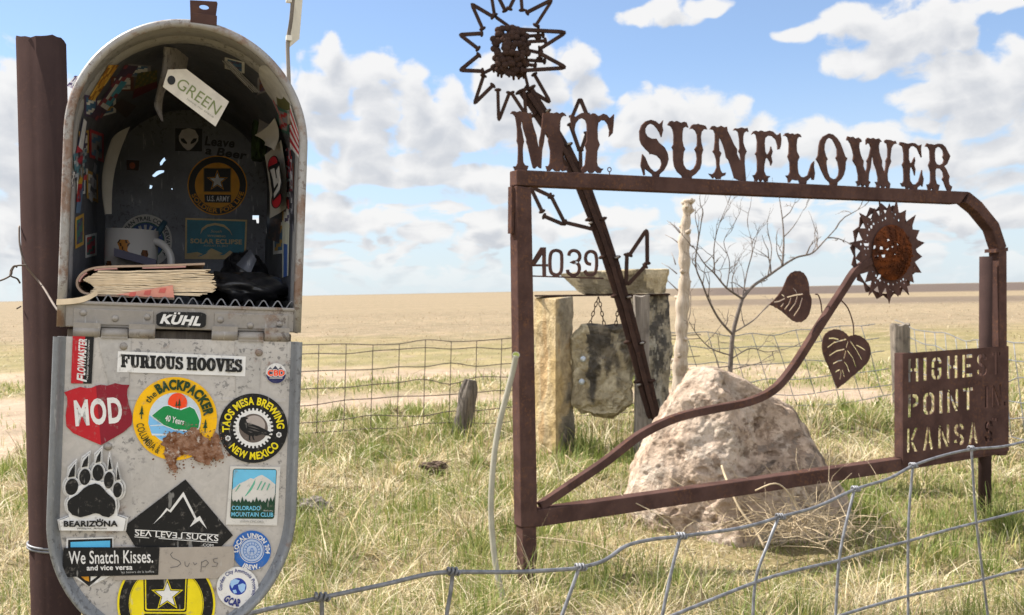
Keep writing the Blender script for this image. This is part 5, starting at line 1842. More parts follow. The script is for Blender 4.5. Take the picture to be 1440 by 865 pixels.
wall_patch([(1165, 310), (1200, 330), (1195, 580), (1165, 590)], 'cream and blue strip low on the right wall', lambda a, b: srgb(60, 90, 150) if a > .35 and .15 < b < .85 else srgb(190, 185, 165), (10, 5), ZJ)


wall_patch([(30, 210), (70, 160), (110, 165), (62, 225)], 'purple and white small sticker on the left wall', pick(12, [srgb(150, 140, 160), srgb(70, 60, 90), srgb(190, 190, 195)]), (6, 6), (3.46, 85, 60))
wall_patch([(255, 240), (300, 205), (370, 240), (320, 300)], 'dark brown faded sticker on the left wall', lambda a, b: srgb(62, 52, 50), (6, 6), ZL)
wall_patch([(120, 540), (135, 545), (128, 600), (112, 600)], 'white and red small label on the left wall', lambda a, b: srgb(170, 60, 60) if a > .5 else srgb(190, 190, 188), (6, 4), ZL)
wall_patch([(60, 560), (72, 560), (62, 640), (50, 640)], 'pale strip near the mouth of the left wall', pick(14, [srgb(150, 150, 152), srgb(95, 90, 92), srgb(180, 176, 170)]), (10, 3), ZL)
wall_patch([(1105, 300), (1160, 305), (1150, 420), (1095, 400)], 'dark brown picture sticker low on the right wall', pick(15, [srgb(70, 50, 45), srgb(55, 48, 55), srgb(95, 70, 60)]), (8, 6), ZJ)
wall_patch([(1180, 120), (1215, 100), (1212, 270), (1185, 250)], 'red, white and black narrow sticker on the right wall', pick(16, [srgb(165, 45, 50), srgb(190, 188, 186), srgb(60, 58, 66)]), (12, 4), ZJ)
wall_patch([(150, 60), (215, 30), (212, 160), (160, 190)], 'teal faded sticker by the mouth on the left wall', pick(18, [srgb(70, 105, 115), srgb(140, 145, 150), srgb(60, 60, 70)]), (8, 6), (3.46, 60, 200))

rs_ = random.Random(77)
tones = [srgb(150, 45, 50), srgb(185, 183, 178), srgb(60, 95, 125), srgb(165, 130, 55), srgb(70, 60, 85), srgb(55, 95, 85), srgb(120, 118, 122), srgb(90, 55, 45)]
for (x, y, w_, h_, lab) in [(128, 150, 9, 15, 'small torn sticker high on the left wall'), (150, 150, 13, 12, 'small square sticker below the picture sticker'), (118, 200, 7, 16, 'narrow bright sticker on the left wall'), (136, 205, 10, 20, 'tall faded sticker on the left wall'),
                            (172, 118, 16, 10, 'wide sticker where the left wall meets the roof'), (196, 100, 16, 9, 'small sticker high on the left of the roof'), (114, 255, 6, 18, 'thin sticker halfway up the left wall'), (130, 262, 8, 20, 'upright sticker halfway up the left wall'),
                            (112, 325, 6, 22, 'long thin sticker low on the left wall'), (128, 345, 8, 16, 'pale sticker low on the left wall'), (398, 170, 8, 16, 'small sticker beside the folded note'), (408, 250, 5, 18, 'thin sticker on the right wall by the mouth'),
                            (392, 335, 8, 22, 'dark upright sticker low on the right wall'), (330, 92, 14, 8, 'small sticker on the right of the roof'), (372, 118, 10, 12, 'small pale sticker near the oval one'), (403, 300, 6, 20, 'faded sticker on the right wall')]:
    cc_ = rs_.sample(tones, 3)
    sk = rs_.uniform(-4, 4)
    wall_patch([(x - w_, y - h_ + sk), (x + w_, y - h_ - sk), (x + w_, y + h_ - sk), (x - w_, y + h_ + sk)], lab, lambda a, b, c=cc_: c[0] if not (.14 < a < .86 and .14 < b < .86) else (c[1] if int(a * 7 + b * 3) % 3 else c[2]), (9, 7), None, 0.0007)

# ------------------------------------------------------------------ loose things in and around the box
def sheet(name, c4, w4, label, cat, mat='paper', bend=0.006, n=8, parent=None, c=None):
    """curved sheet of paper: four pixels with their depths inside the box"""
    P = [mpx(x, y, w) for (x, y), w in zip(c4, w4)]
    nrm = (P[1] - P[0]).cross(P[3] - P[0]).normalized()
    mb = MB()
    for side in (0, 1):
        rows_ = []
        for i in range(n + 1):
            f = i / n
            rows_.append([P[0].lerp(P[1], k / n).lerp(P[3].lerp(P[2], k / n), f) + nrm * (bend * math.sin(math.pi * f) + bend * .5 * math.sin(math.pi * k / n) + side * 0.0004) for k in range(n + 1)])
        mb.grid(rows_ if side else [list(reversed(r_)) for r_ in rows_], 0)
    o = mb.build(name, M[mat], parent)
    if parent is None:
        tag(o, label, cat)
    return o


# steel strip hanging from the roof (part of the box) and the card on it
wf_ = 0.10
st = MB()
cf = [mpx(x, y, w) for (x, y), w in zip([(232, 66), (229, 100), (222, 130), (219, 150), (229, 171)], [wf_ - .03, wf_ - .025, wf_ - .02, wf_ - .02, wf_ - .02])]
cb = [mpx(x, y, w) for (x, y), w in zip([(267, 70), (258, 108), (234, 126), (228, 150), (229.5, 171)], [wf_ + .06, wf_ + .05, wf_ + .02, wf_ + .01, wf_ - .01])]
st.grid([smooth_path(cf, 4), smooth_path(cb, 4)], 0)
nrm_ = (cb[0] - cf[0]).cross(cf[1] - cf[0]).normalized() * 0.0015
st.grid([[p + nrm_ for p in smooth_path(cb, 4)], [p + nrm_ for p in smooth_path(cf, 4)]], 0)
st.build('hanging_strip', M['galv'], box)
tg = MB()
wt = 0.055
c4 = [(236, 98), (262, 97), (322, 143), (303, 178), (229, 122)]
tg.prism([[mpx(x, y, wt) for x, y in c4]], mw * 0.0006, c=(0.62, 0.58, 0.52))
tgo = tg.build('paper_tag', M['attr_paper'], None, True)
tag(tgo, 'cream card tag with green capital letters hanging at the mouth of the mailbox', 'tag')
t = Sticker(wt, 0.0004)
t.text('GREEN', (245.5, 121), (305, 163), 15.5, srgb(120, 130, 85), 0.0)
t.text('leave no trace', (262, 140), (300, 166), 3.0, (0.3, 0.3, 0.25), 0.0)
t.ell(241, 113, 5.6, 6.4, (0.012, 0.012, 0.013))
t.done(tgo, 'green printed letters', name='tag_print', mat='vinyl_in')

# notebook with a folded cover lying on the floor, spine to the left
bk_w = 0.012
bl = mpx(205, 418, bk_w)
book = thing('notebook', mpx(205, 420, bk_w + 0.06), 'thick worn guest book with cream pages and red cover lying in the mailbox', 'book')
floor_v = vfl


def bk(px, py, w=0.0):
    u, v = mp(px, py, bk_w)
    return (u, max(v, floor_v + 0.0012))


cov = [bk(*p) for p in [(288, 371), (250, 372.5), (200, 374), (155, 375), (132, 377), (117, 383), (109, 393), (109, 403), (116, 411), (130, 414), (160, 416), (200, 418), (245, 420)]]
cp = smooth_path([V((a, b, 0)) for a, b in cov], 4)
band = strip2([(p.x, p.y) for p in cp], 0.0011, -0.0011)
cm = MB()
DEP = 0.16
n_ = len(band)
fr = [m3(u, v, bk_w) for u, v in band]
cm.prism([fr], mw * DEP, c=srgb(175, 150, 130, .8))
nf = len(cp)
for i in range(0, nf - 1):
    # red lining on the inner edge, pale worn outer edge
    pass
cvo = cm.build('cover', M['attr_paper'], book, True)
ln = MB()
for (a, b) in ((3, 9), (11, 17), (19, 26)):
    seg = [(cp[k].x, cp[k].y) for k in range(a, min(b, nf))]
    bd = strip2(seg, 0.0013, 0.0030)
    ln.prism([[m3(u, v, bk_w + 0.0006) for u, v in bd]], mw * (DEP - 0.002), c=srgb(165, 62, 72) if a == 2 else srgb(175, 130, 125))
ln.build('cover_lining', M['attr_paper'], cvo, True)
pg = MB()
rr = random.Random(8)
NP = 30
for i in range(NP):
    f = (i + 0.5) / NP
    ytop = 379.5 + (414.5 - 379.5) * f
    x0 = 133 + 6 * math.cos(f * 9) - 10 * math.sin(f * math.pi) + rr.uniform(-1.5, 1.5)
    x1 = 299 + rr.uniform(-6, 2.5) - 8 * (0.5 - abs(f - 0.65)) * -1
    if f < 0.12:
        x1 -= 4
    if f > 0.85:
        x1 -= (f - 0.85) * 120
    pth = []
    for k in range(15):
        g = k / 14
        x = x0 + (x1 - x0) * g
        bulge = rr.uniform(1.7, 2.9) * math.sin(g * math.pi * 0.9) * math.cos(f * math.pi) + 1.2 * math.sin(g * 5 + f * 7 + rr.uniform(-.6, .6))
        y = ytop + bulge * (0.4 if f > .9 or f < .08 else 1) + 3.2 * g * (f - 0.2) + (2.0 * (1 - g) * (0.5 - f) if g < .3 else 0)
        pth.append(bk(x, min(y, 417)))
    dd = bk_w + rr.uniform(-0.0012, 0.0008)
    thick = (0.0272 / NP) * 0.5
    bd = strip2(pth, thick, -thick)
    pg.prism([[m3(u, v, dd) for u, v in bd]], mw * (DEP - 0.006), c=None)
pg.build('pages', M['pages'], book, True)
pk = MB()
pk.prism([[m3(*bk(*p), bk_w - 0.0022) for p in [(163, 414.5), (190, 410), (243, 401), (245, 418.5), (205, 417.5)]]], mw * 0.0006, c=srgb(225, 150, 130, .8))
for p in ((186, 414), (207, 412), (228, 409)):
    q_ = [bk(p[0] - 5, p[1] + 2.5), bk(p[0] + 4, p[1] + 3), bk(p[0] + 6, p[1] - 4), bk(p[0] - 3, p[1] - 3)]
    pk.prism([[m3(u, v, bk_w - 0.0026) for u, v in q_]], mw * 0.0003, c=srgb(210, 100, 90, .8))
pk.build('pink_leaf', M['attr_paper'], book, True)
# ribbon marker drooping over the sill
rb = MB()
rpts = smooth_path([mpx(137, 411, 0.004), mpx(122, 419, -0.004), mpx(104, 423, -0.0075), mpx(79.5, 424.5, -0.0085)], 5)
tops = [p + mv * 0.0028 for p in rpts]
bots = [p - mv * 0.0032 + mw * -0.0006 for p in rpts]
rb.grid([tops, bots])
rb.grid([[p + mw * 0.0006 for p in bots], [p + mw * 0.0006 for p in tops]])
rbo = rb.build('paper_strip', M['pages'], book)

# corrugated mat on the floor
cg = MB()
pts_t = []
wv_n = 150
xa, ya, xb_, yb_ = 125, 424, 413, 436.5
for i in range(wv_n + 1):
    f = i / wv_n
    u, v = mp(xa + (xb_ - xa) * f, 426, 0.006)
    pts_t.append((u, floor_v + 0.0058 + 0.0044 * math.sin(f * 2 * math.pi * 14.5 - 0.7)))
cg.prism([[m3(u, v, 0.005) for u, v in strip2(pts_t, 0.0006, -0.0006)]], mw * 0.0014, 0)
cg.grid([[m3(u, v, 0.0066) for u, v in pts_t], [m3(u, v, 0.40) for u, v in pts_t]], 1)
cgo = cg.build('corrugated_mat', [M['wire'], M['black']], None)
tag(cgo, 'wavy corrugated mat with a bright cut edge lining the mailbox floor', 'mat')

# mug with pens
mgw = 0.27
mug_c = mpx(184, 372, mgw)
mug_c = mug_c - mv * ((mug_c - mO).dot(mv) - floor_v - 0.0095)
mg = thing('mug', mug_c, 'white mug with brown patches standing behind the guest book', 'mug')
rad_m, hm = 0.0335, 0.088
cm = MB()
prof = [(0.0, 0.0), (rad_m * .9, 0.0), (rad_m, 0.006), (rad_m, hm), (rad_m - .0035, hm), (rad_m - .0035, 0.008), (0, 0.008)]
nseg = 40
cm.grid([[mug_c + (mu * math.cos(a) + mw * math.sin(a)) * r_ + mv * z for a in np.linspace(0, 2 * math.pi, nseg, endpoint=False)] for r_, z in prof], 0, True,
        lambda i, k: (0.36, 0.35, 0.34), True)
cm.build('cup', M['ceramic'], mg, True)
pt_ = MB()
for (a0, z0, da, dz, cc) in ((-104, .062, 22, .022, srgb(150, 100, 45)), (-58, .048, 14, .026, srgb(95, 60, 35)), (-140, .035, 16, .02, srgb(110, 70, 40))):
    rows_ = []
    for i in range(6):
        rows_.append([mug_c + (mu * math.cos(R(a0 + da * (k / 6 - .5) * (1 + .3 * math.sin(i * 2)))) + mw * math.sin(R(a0 + da * (k / 6 - .5) * (1 + .3 * math.sin(i * 2))))) * (rad_m + .0005) + mv * (z0 + dz * (i / 5 - .5)) for k in range(7)])
    pt_.grid(rows_, 0, True, lambda i, k: cc if (i + k) % 4 else srgb(60, 40, 25))
pt_.build('printed_patch', M['ceramic'], mg)
hd = MB()
hd.tube([mug_c + (mu * .9 - mw * .43) * (rad_m - .004 + .027 * math.sin(a)) + mv * (0.046 + 0.028 * math.cos(a)) for a in np.linspace(0, math.pi, 14)], 0.0052, 10, c=(0.38, 0.37, 0.36))
hd.build('handle', M['ceramic'], mg)
pens = [((206, 352), (232, 312), srgb(30, 60, 75), 'blue black pen standing in the mug'), ((172, 350), (158, 322), srgb(90, 65, 55), 'brown pencil leaning left in the mug')]
for a, b, cc, lb in pens:
    mb = MB()
    p0, p1 = mpx(*a, mgw), mpx(*b, mgw + 0.02)
    p00 = p0 + (p0 - p1) * 0.9
    mb.tube([p00, p0.lerp(p1, .75), p1], [0.0042, 0.0042, 0.0036], 10, c=cc)
    o = mb.build('pen', M['attr_paper'])
    tag(o, lb, 'pen')
mb = MB()
mb.box(m3(*mp(160, 360, .2), .2), mu * .05 - mv * 0.012, mv * 0.010, mw * 0.03, col_=srgb(60, 58, 75))
tag(mb.build('card_box', M['attr_paper'], None, True), 'small dark violet box between the mug and the guest book', 'box')


# dark crumpled things on the right
def crumple(name, ctr, r3, seed, label, cat, amp=0.35, mat='black'):
    mb = MB()
    rows_ = []
    off = V((seed * 3.1, seed * 1.7, 0))
    for i in range(25):
        th = math.pi * i / 24
        row = []
        for k in range(36):
            ph = 2 * math.pi * k / 36
            d = V((math.sin(th) * math.cos(ph), math.sin(th) * math.sin(ph), math.cos(th)))
            nz = mnoise.fractal(d * 1.5 + off, 1.3, 2.0, 3)
            nz = 1 + amp * (abs(nz) * -1.6 + 0.3)
            q_ = V((d.x * r3[0], d.y * r3[1], d.z * r3[2])) * nz
            row.append(ctr + mu * q_.x + mw * q_.y + mv * max(q_.z, -r3[2] * .62))
        rows_.append(row)
    mb.grid(rows_, 0, True, None, True)
    o = mb.build(name, M[mat])
    return tag(o, label, cat)


c_ = mpx(343, 389, 0.26)
crumple('black_cap', c_, (0.031, 0.045, 0.034), 1, 'black fabric cap with a pale printed mark leaning in the mailbox corner', 'cap')
c_ = mpx(335, 411, 0.14)
c_ = c_ - mv * ((c_ - mO).dot(mv) - floor_v - 0.022)
crumple('plastic_bag', c_, (0.060, 0.07, 0.024), 5, 'crumpled glossy black plastic bag on the mailbox floor', 'bag', .3)
sheet('clear_film', [(332, 372), (352, 350), (361, 365), (352, 385)], [.20, .20, .2, .2], 'grey clear plastic sleeve tucked beside the black cap', 'plastic sleeve', 'galv_in', 0.004)
sheet('paper_sheet', [(285, 424), (330, 424.5), (385, 433), (340, 436)], [.06, .2, .03, .02], 'sheet of white paper lying flat under the black plastic bag', 'paper', 'paper', 0.004)
sheet('folded_leaflet', [(157, 196), (183, 178), (157, 301), (148, 302)], [.28, .36, .30, .26], 'cream folded leaflet hanging down the left wall of the mailbox', 'leaflet', 'paper', 0.008)
sheet('torn_paper', [(356, 142), (384, 136), (386, 180), (360, 192)], [.30, .20, .2, .3], 'grey torn paper stuck high on the right wall of the mailbox', 'paper', 'galv', 0.006)
sheet('note_paper', [(358, 190), (386, 166), (385, 212), (372, 204)], [.26, .16, .16, .2], 'white triangular folded note below the grey torn paper', 'note', 'paper', 0.006)
bs = sheet('board_sticker', [(372, 218), (395, 197), (402, 293), (379, 307)], [.28, .16, .15, .26], 'white card with a red and black oval emblem on the right wall', 'card', 'paper', 0.003)
ZGr = ZG
em = MB()


def on_card(x, y, lift=0.004):
    c4, w4 = [(372, 218), (395, 197), (402, 293), (379, 307)], [.28, .16, .15, .26]
    P = [mpx(a, b, w) for (a, b), w in zip(c4, w4)]
    n_ = (P[1] - P[0]).cross(P[3] - P[0]).normalized()
    if n_.dot(CAMP - P[0]) < 0:
        n_ = -n_
    return hit(x, y, P[0] + n_ * lift, n_) 


def card_poly(pts, c, lift):
    v_ = [on_card(*zpx(ZG, p), lift) for p in pts]
    em.add(v_, [tuple(q) for q in tessellate_polygon([[V((a, -b, 0)) for a, b in pts]])], 0, c)


def blob(cx, cy, rx, ry, rot):
    return [(cx + rx * math.cos(a) * math.cos(R(rot)) - ry * math.sin(a) * math.sin(R(rot)), cy + rx * math.cos(a) * math.sin(R(rot)) + ry * math.sin(a) * math.cos(R(rot))) for a in np.linspace(0, 6.283, 25)[:-1]]


card_poly(blob(692, 200, 36, 62, 10), BLK, .0085)
card_poly(blob(690, 198, 29, 54, 10), RED, .0088)
card_poly(blob(716, 435, 36, 62, 10), BLK, .0085)
card_poly(blob(716, 437, 29, 54, 10), RED, .0088)
card_poly([(662, 215), (735, 180), (755, 330), (745, 390), (690, 450), (682, 360)], BLK, .0091)
card_poly([(672, 235), (700, 222), (712, 290), (735, 300), (700, 360), (690, 300)], OFFW, .0094)
card_poly([(712, 240), (732, 205), (745, 320), (735, 370), (700, 425), (695, 395), (726, 340)], OFFW, .0094)
em.build('emblem', M['vinyl_in'], bs)
crumple('moss_sprig', mpx(364, 200, 0.34), (0.010, 0.02, 0.042), 9, 'dark green mossy sprig hanging on the right inner wall', 'sprig', .8, 'moss')

# ------------------------------------------------------------------ pipe post and tie wires
mb = MB()
pt, pb = at(58, 58, 1.37), at(79, 865, 1.37)
dv = pb - pt
bot_ = pt + dv * ((pt.z + 0.2) / (pt.z - pb.z))
r_p = 34 * 1.37 / FPX / 1.06
nP = 28
dirv = (bot_ - pt).normalized()
e1 = dirv.cross(V((0, 1, 0))).normalized()
e2 = dirv.cross(e1)
top_o = [pt + (e1 * math.cos(a) + e2 * math.sin(a)) * r_p + V((0, 0, 0.0025 * math.sin(a * 3) + 0.001 * math.sin(a * 11))) for a in np.linspace(0, 6.2832, nP, endpoint=False)]
bo = [bot_ + (e1 * math.cos(a) + e2 * math.sin(a)) * r_p for a in np.linspace(0, 6.2832, nP, endpoint=False)]
ti = [pt + (e1 * math.cos(a) + e2 * math.sin(a)) * (r_p - .004) + V((0, 0, 0.0025 * math.sin(a * 3))) for a in np.linspace(0, 6.2832, nP, endpoint=False)]
di = [p + dirv * 0.08 for p in ti]
mb.grid([di, ti, top_o, bo], 0, True, None, True)
pipe = mb.build('steel_pipe_post', M['rust_pipe'], None, True)
tag(pipe, 'dark rusty steel pipe post with a ragged top close beside the mailbox', 'post')
mb = MB()
w1 = [at(27, 318, 1.35), at(28, 345, 1.335), at(37, 374, 1.325), at(60, 403, 1.315), at(81, 436, 1.12), at(95, 440, 1.16)]
mb.tube(smooth_path(w1, 6), 0.0014, 6)
w2 = [at(-40, 400, 1.30), at(-5, 396, 1.31), at(14, 388, 1.32), at(17, 380, 1.32), at(22, 374, 1.32), at(38, 373, 1.325)]
mb.tube(smooth_path(w2, 6), 0.0012, 6)
w3 = [at(28, 398, 1.34), at(24, 392, 1.33), at(15, 388, 1.318), at(15, 381, 1.325), at(20, 374, 1.318), at(24, 376, 1.32)]
mb.tube(smooth_path(w3, 6), 0.0012, 6)
mb.tube([at(24, 434, 1.34), at(29, 431, 1.35)], 0.0012, 6)
tag(mb.build('tie_wire', M['wire_old']), 'thin twisted wire tied round the pipe post beside the mailbox mouth', 'wire')
mb = MB()
cpt = pt + dv * ((768 - 58) / (865 - 58))
for dz in (0.0, 0.004):
    mb.tube([cpt + V((0, 0, dz)) + (e1 * math.cos(a) + e2 * math.sin(a)) * (r_p + .0018) + V((0, 0, -.004 * math.cos(a))) for a in np.linspace(0, 6.2832, 30)], 0.0018, 6, cap=False)
tag(mb.build('wire_loop', M['wire']), 'bright double wire loop wrapped low around the pipe post', 'wire')
mb = MB()
mb.tube([at(92, 190, 1.33), at(99, 184, 1.2)], 0.0011, 6)
tag(mb.build('wire_end', M['wire_old']), 'short wire end poking out between pipe post and mailbox arch', 'wire')
# ------------------------------------------------------------------ stones
def lerp3(a, b, t):
    t = max(0.0, min(1.0, t))
    return tuple(x + (y - x) * t for x, y in zip(a, b))


def sst(x, lo, hi):
    t = max(0.0, min(1.0, (x - lo) / (hi - lo)))
    return t * t * (3 - 2 * t)


def tint(mb, fn):
    for fi, f in enumerate(mb.f):
        c = sum((V(mb.v[i]) for i in f), V()) / len(f)
        mb.c[fi] = fn(c, 720 + c.x / c.y * FPX)


def rough_block(name, mats, corners_bot, corners_top, amp, seed, nseg=14, fc=3.2, fm=None, chamfer=0.0):
    """irregular quarried block: ring of plan corners at the bottom and the top, subdivided and roughened"""
    nb = len(corners_bot)
    mb = MB()
    per = 26

    def ringp(cs):
        out = []
        for i in range(nb):
            a, b = V(cs[i]), V(cs[(i + 1) % nb])
            for k in range(per):
                out.append(a.lerp(b, k / per))
        return out
    b, t = ringp(corners_bot), ringp(corners_top)
    cb_ = sum((V(c) for c in corners_bot), V()) / nb
    ct_ = sum((V(c) for c in corners_top), V()) / nb
    off = V((seed * 7.7, seed * 3.3, seed))

    def disp(p, c):
        d = (p - c)
        d.z = 0
        d = d.normalized() if d.length > 1e-5 else V((0, 0, 0))
        n1 = mnoise.fractal(p * fc + off, 0.9, 2.1, 5)
        return p + d * n1 * amp + V((0, 0, 1)) * mnoise.noise(p * fc * 1.3 + off) * amp * 0.35
    rows_ = []
    for f in (0.0, 0.5):
        rows_.append([disp(cb_.lerp(p, f), cb_) for p in b])
    for i in range(nseg + 1):
        f = i / nseg
        rows_.append([disp(p.lerp(q, f), cb_.lerp(ct_, f)) for p, q in zip(b, t)])
    for f in (0.96, 0.6, 0.0):
        rows_.append([disp(ct_.lerp(q, f), ct_) + V((0, 0, 0.006 if f < .9 else 0.004)) for q in t])
    mb.grid(rows_, 0, False, None, True)
    if fm:
        tint(mb, fm)
    o = mb.build(name, mats, None, True)
    return o


# left standing pillar
Zp = 6.8
A, B, C_ = at(752, 648, Zp + 0.10), at(781, 648, Zp - 0.06), at(806, 640, Zp + 0.10)
A2, B2, C2 = at(751, 420, Zp + 0.10), at(781, 421, Zp - 0.06), at(806.5, 417, Zp + 0.10)
D_, D2 = A + (C_ - B), A2 + (C2 - B2)
g = lambda p: V((p.x, p.y, -0.12))
mid = (B + C_) / 2
nrmR = (C_ - B).cross(V((0, 0, 1))).normalized()


def pillar_face(c, xs):
    nz = mnoise.fractal(c * 5, 0.8, 2.1, 5)
    ny = mnoise.fractal(V((c.x * 9, c.y * 9, c.z * 1.6)), 0.8, 2.1, 4)
    yel = lerp3((0.45, 0.33, 0.165), (0.54, 0.43, 0.27), .5 + 1.3 * ny)
    yel = lerp3(yel, (0.40, 0.25, 0.11), sst(ny, .22, .5) * .7)
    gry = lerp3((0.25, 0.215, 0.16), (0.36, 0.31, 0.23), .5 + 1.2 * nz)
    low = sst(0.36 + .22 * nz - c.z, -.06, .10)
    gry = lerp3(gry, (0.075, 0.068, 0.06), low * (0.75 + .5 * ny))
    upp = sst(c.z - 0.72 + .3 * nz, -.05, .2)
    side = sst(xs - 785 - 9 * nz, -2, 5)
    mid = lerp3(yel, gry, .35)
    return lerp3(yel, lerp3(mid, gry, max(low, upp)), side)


o = rough_block('stone_pillar', [M['tint_stone']], [g(A), g(D_), g(C_), g(B)], [A2, D2, C2, B2], 0.022, 2, 80, 3.2, pillar_face)
tag(o, 'yellow limestone pillar with a grey stained side left of the hanging stone', 'pillar')
# right pillar, dark
Zq = 7.15
A, B, C_ = at(893, 596, Zq + .12), at(915, 598, Zq - .05), at(941, 592, Zq + .12)
A2, B2, C2 = at(889, 416, Zq + .12), at(912, 418, Zq - .05), at(944, 413, Zq + .12)

def dark_face(c, xs):
    nz = mnoise.fractal(c * 9 + V((7, 0, 1)), 0.6, 2.2, 6)
    ny = mnoise.fractal(V((c.x * 10, c.y * 10, c.z * 2.2)), 0.8, 2.1, 4)
    k = lerp3((0.33, 0.285, 0.21), (0.085, 0.077, 0.068), sst(nz + .5 * ny + .04, -.35, .38))
    return lerp3(k, (0.38, 0.35, 0.29), sst(ny - nz * .4, .30, .45) * .8)


o = rough_block('stone_pillar', [M['tint_stone']], [g(A), g(A + (C_ - B)), g(C_), g(B)], [A2, A2 + (C2 - B2), C2, B2], 0.03, 5, 60, 4.0, dark_face)
tag(o, 'dark lichen-stained stone pillar between the spike stem and the bleached trunk', 'pillar')
# steel bar across both and the lintel on it
mb = MB()
b0, b1 = at(752, 415, 6.86), at(941, 413, 7.2)
d_ = (b1 - b0)
mb.box(b0 - V((0, 0.05, 0.012)), d_, V((0, 0.12, 0)), V((0, 0, 0.012)))
tag(mb.build('steel_bar', M['rust_dark'], None, True), 'flat rusty steel bar spanning the two stone pillars', 'bar')
Zl = 6.95
tl, tr, br, bl_ = at(785, 385, Zl), at(937, 378, Zl + .12), at(931, 412.5, Zl + .12), at(818, 414, Zl)
th_ = V((0.06, 0.20, 0))


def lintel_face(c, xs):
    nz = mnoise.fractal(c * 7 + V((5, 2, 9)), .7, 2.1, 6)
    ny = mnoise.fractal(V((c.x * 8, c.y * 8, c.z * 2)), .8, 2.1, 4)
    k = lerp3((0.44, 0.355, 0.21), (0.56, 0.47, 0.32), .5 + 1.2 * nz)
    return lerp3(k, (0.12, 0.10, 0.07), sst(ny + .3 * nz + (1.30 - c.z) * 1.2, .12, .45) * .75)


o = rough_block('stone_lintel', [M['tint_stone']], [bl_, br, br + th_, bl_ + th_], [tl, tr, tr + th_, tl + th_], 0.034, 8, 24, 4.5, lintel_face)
tag(o, 'pale tapered limestone slab resting across the two pillars', 'stone slab')
# hanging stone and chains
Zh = 6.85
prof = [(818, 458), (805, 478), (804, 520), (806, 565), (818, 580), (850, 586), (875, 580), (888, 565), (890, 520), (889, 478), (886, 459)]
fr = [at(x, y, Zh) for x, y in prof]
bk_ = [at(x * 0.97 + 25, y, Zh + .2) for x, y in prof]
cf_ = sum(fr, V()) / len(fr)
mb = MB()
rows_ = []
n_f = len(fr)


def dense(L, k=4):
    out = []
    for i in range(len(L)):
        for j in range(k):
            out.append(L[i].lerp(L[(i + 1) % len(L)], j / k))
    return out


fr, bk_ = dense(fr, 9), dense(bk_, 9)
for f, s_ in [(0, q / 40) for q in range(39)] + [(0.03, 1.0), (.25, 1.03), (.5, 1.0), (.75, 1.02), (1, .97), (1, .6), (1, 0.)]:
    r_ = []
    for a, b in zip(fr, bk_):
        c0 = cf_.lerp(cf_ + V((0, .2, 0)), f)
        p = c0.lerp(a.lerp(b, f), s_)
        nz = mnoise.fractal(p * 6 + V((3, 1, 8)), .8, 2.1, 5)
        r_.append(p + V((0.3, -1, 0)) * nz * 0.04 * (1 if s_ < 1 else .4) + (p - c0).normalized() * nz * .034)
    rows_.append(r_)
mb.grid(rows_, 0, False, None, True)


def hang_face(c, xs):
    nz = mnoise.fractal(c * 8 + V((2, 2, 2)), .7, 2.1, 6)
    st_ = mnoise.noise(V((xs * .10, 3, c.z * 1.1)))
    tan_ = lerp3((0.34, 0.285, 0.185), (0.46, 0.40, 0.28), .5 + 1.2 * nz)
    blk = lerp3((0.075, 0.066, 0.055), (0.20, 0.172, 0.13), .45 + 1.5 * nz)
    t = sst(xs - 827 - nz * 10, -2, 4) * sst(c.z - 0.50 - .20 * st_ - nz * .12, -.05, .12)
    yimg = 410 + (1.15 - c.z) / c.y * FPX - (xs - 720) * .0192
    diag = abs((xs - 868) - (yimg - 490) * .28 - 5 * nz) if 468 < yimg < 560 else 99
    t *= 1 - .85 * sst(6 - diag, 0, 5)
    return lerp3(tan_, blk, t)


tint(mb, hang_face)
hs = tag(mb.build('hanging_stone', [M['tint_stone']], None, True), 'black-streaked limestone block hung on chains between the pillars', 'stone')
mb = MB()
for x, y in ((820, 505), (818, 537)):
    p = at(x, y, Zh - 0.03)
    mb.sphere(p, 0.022, 10, 5, (1, .4, 1))
    mb.tube([p, p + V((0, -.03, 0))], 0.010, 6)
mb.build('bolt', M['bolt'], hs)


def chain(a, b, r=0.0125, wire=0.0036):
    mb = MB()
    L = (b - a)
    n = max(4, int(L.length / (r * 2.5)))
    d = L.normalized()
    s1 = d.cross(V((0, 1, 0))).normalized()
    s2 = d.cross(s1)
    for i in range(n):
        c = a + L * ((i + .5) / n)
        e = s1 if i % 2 else s2
        mb.tube([c + d * r * 1.6 * math.cos(t) + e * r * 0.75 * math.sin(t) for t in np.linspace(0, 6.2832, 11)], wire, 5, cap=False)
    return mb


for (a, b, lb) in (((841, 418), (829, 458), 'rusty chain slanting left from the steel bar to the hanging stone'), ((842, 418), (850, 458), 'rusty chain slanting right from the steel bar to the hanging stone'), ((871, 418), (866, 458), 'rusty chain nearest the spike stem holding the hanging stone')):
    tag(chain(at(*a, Zh + .08), at(*b, Zh + .06)).build('chain', M['rust_dark']), lb, 'chain')
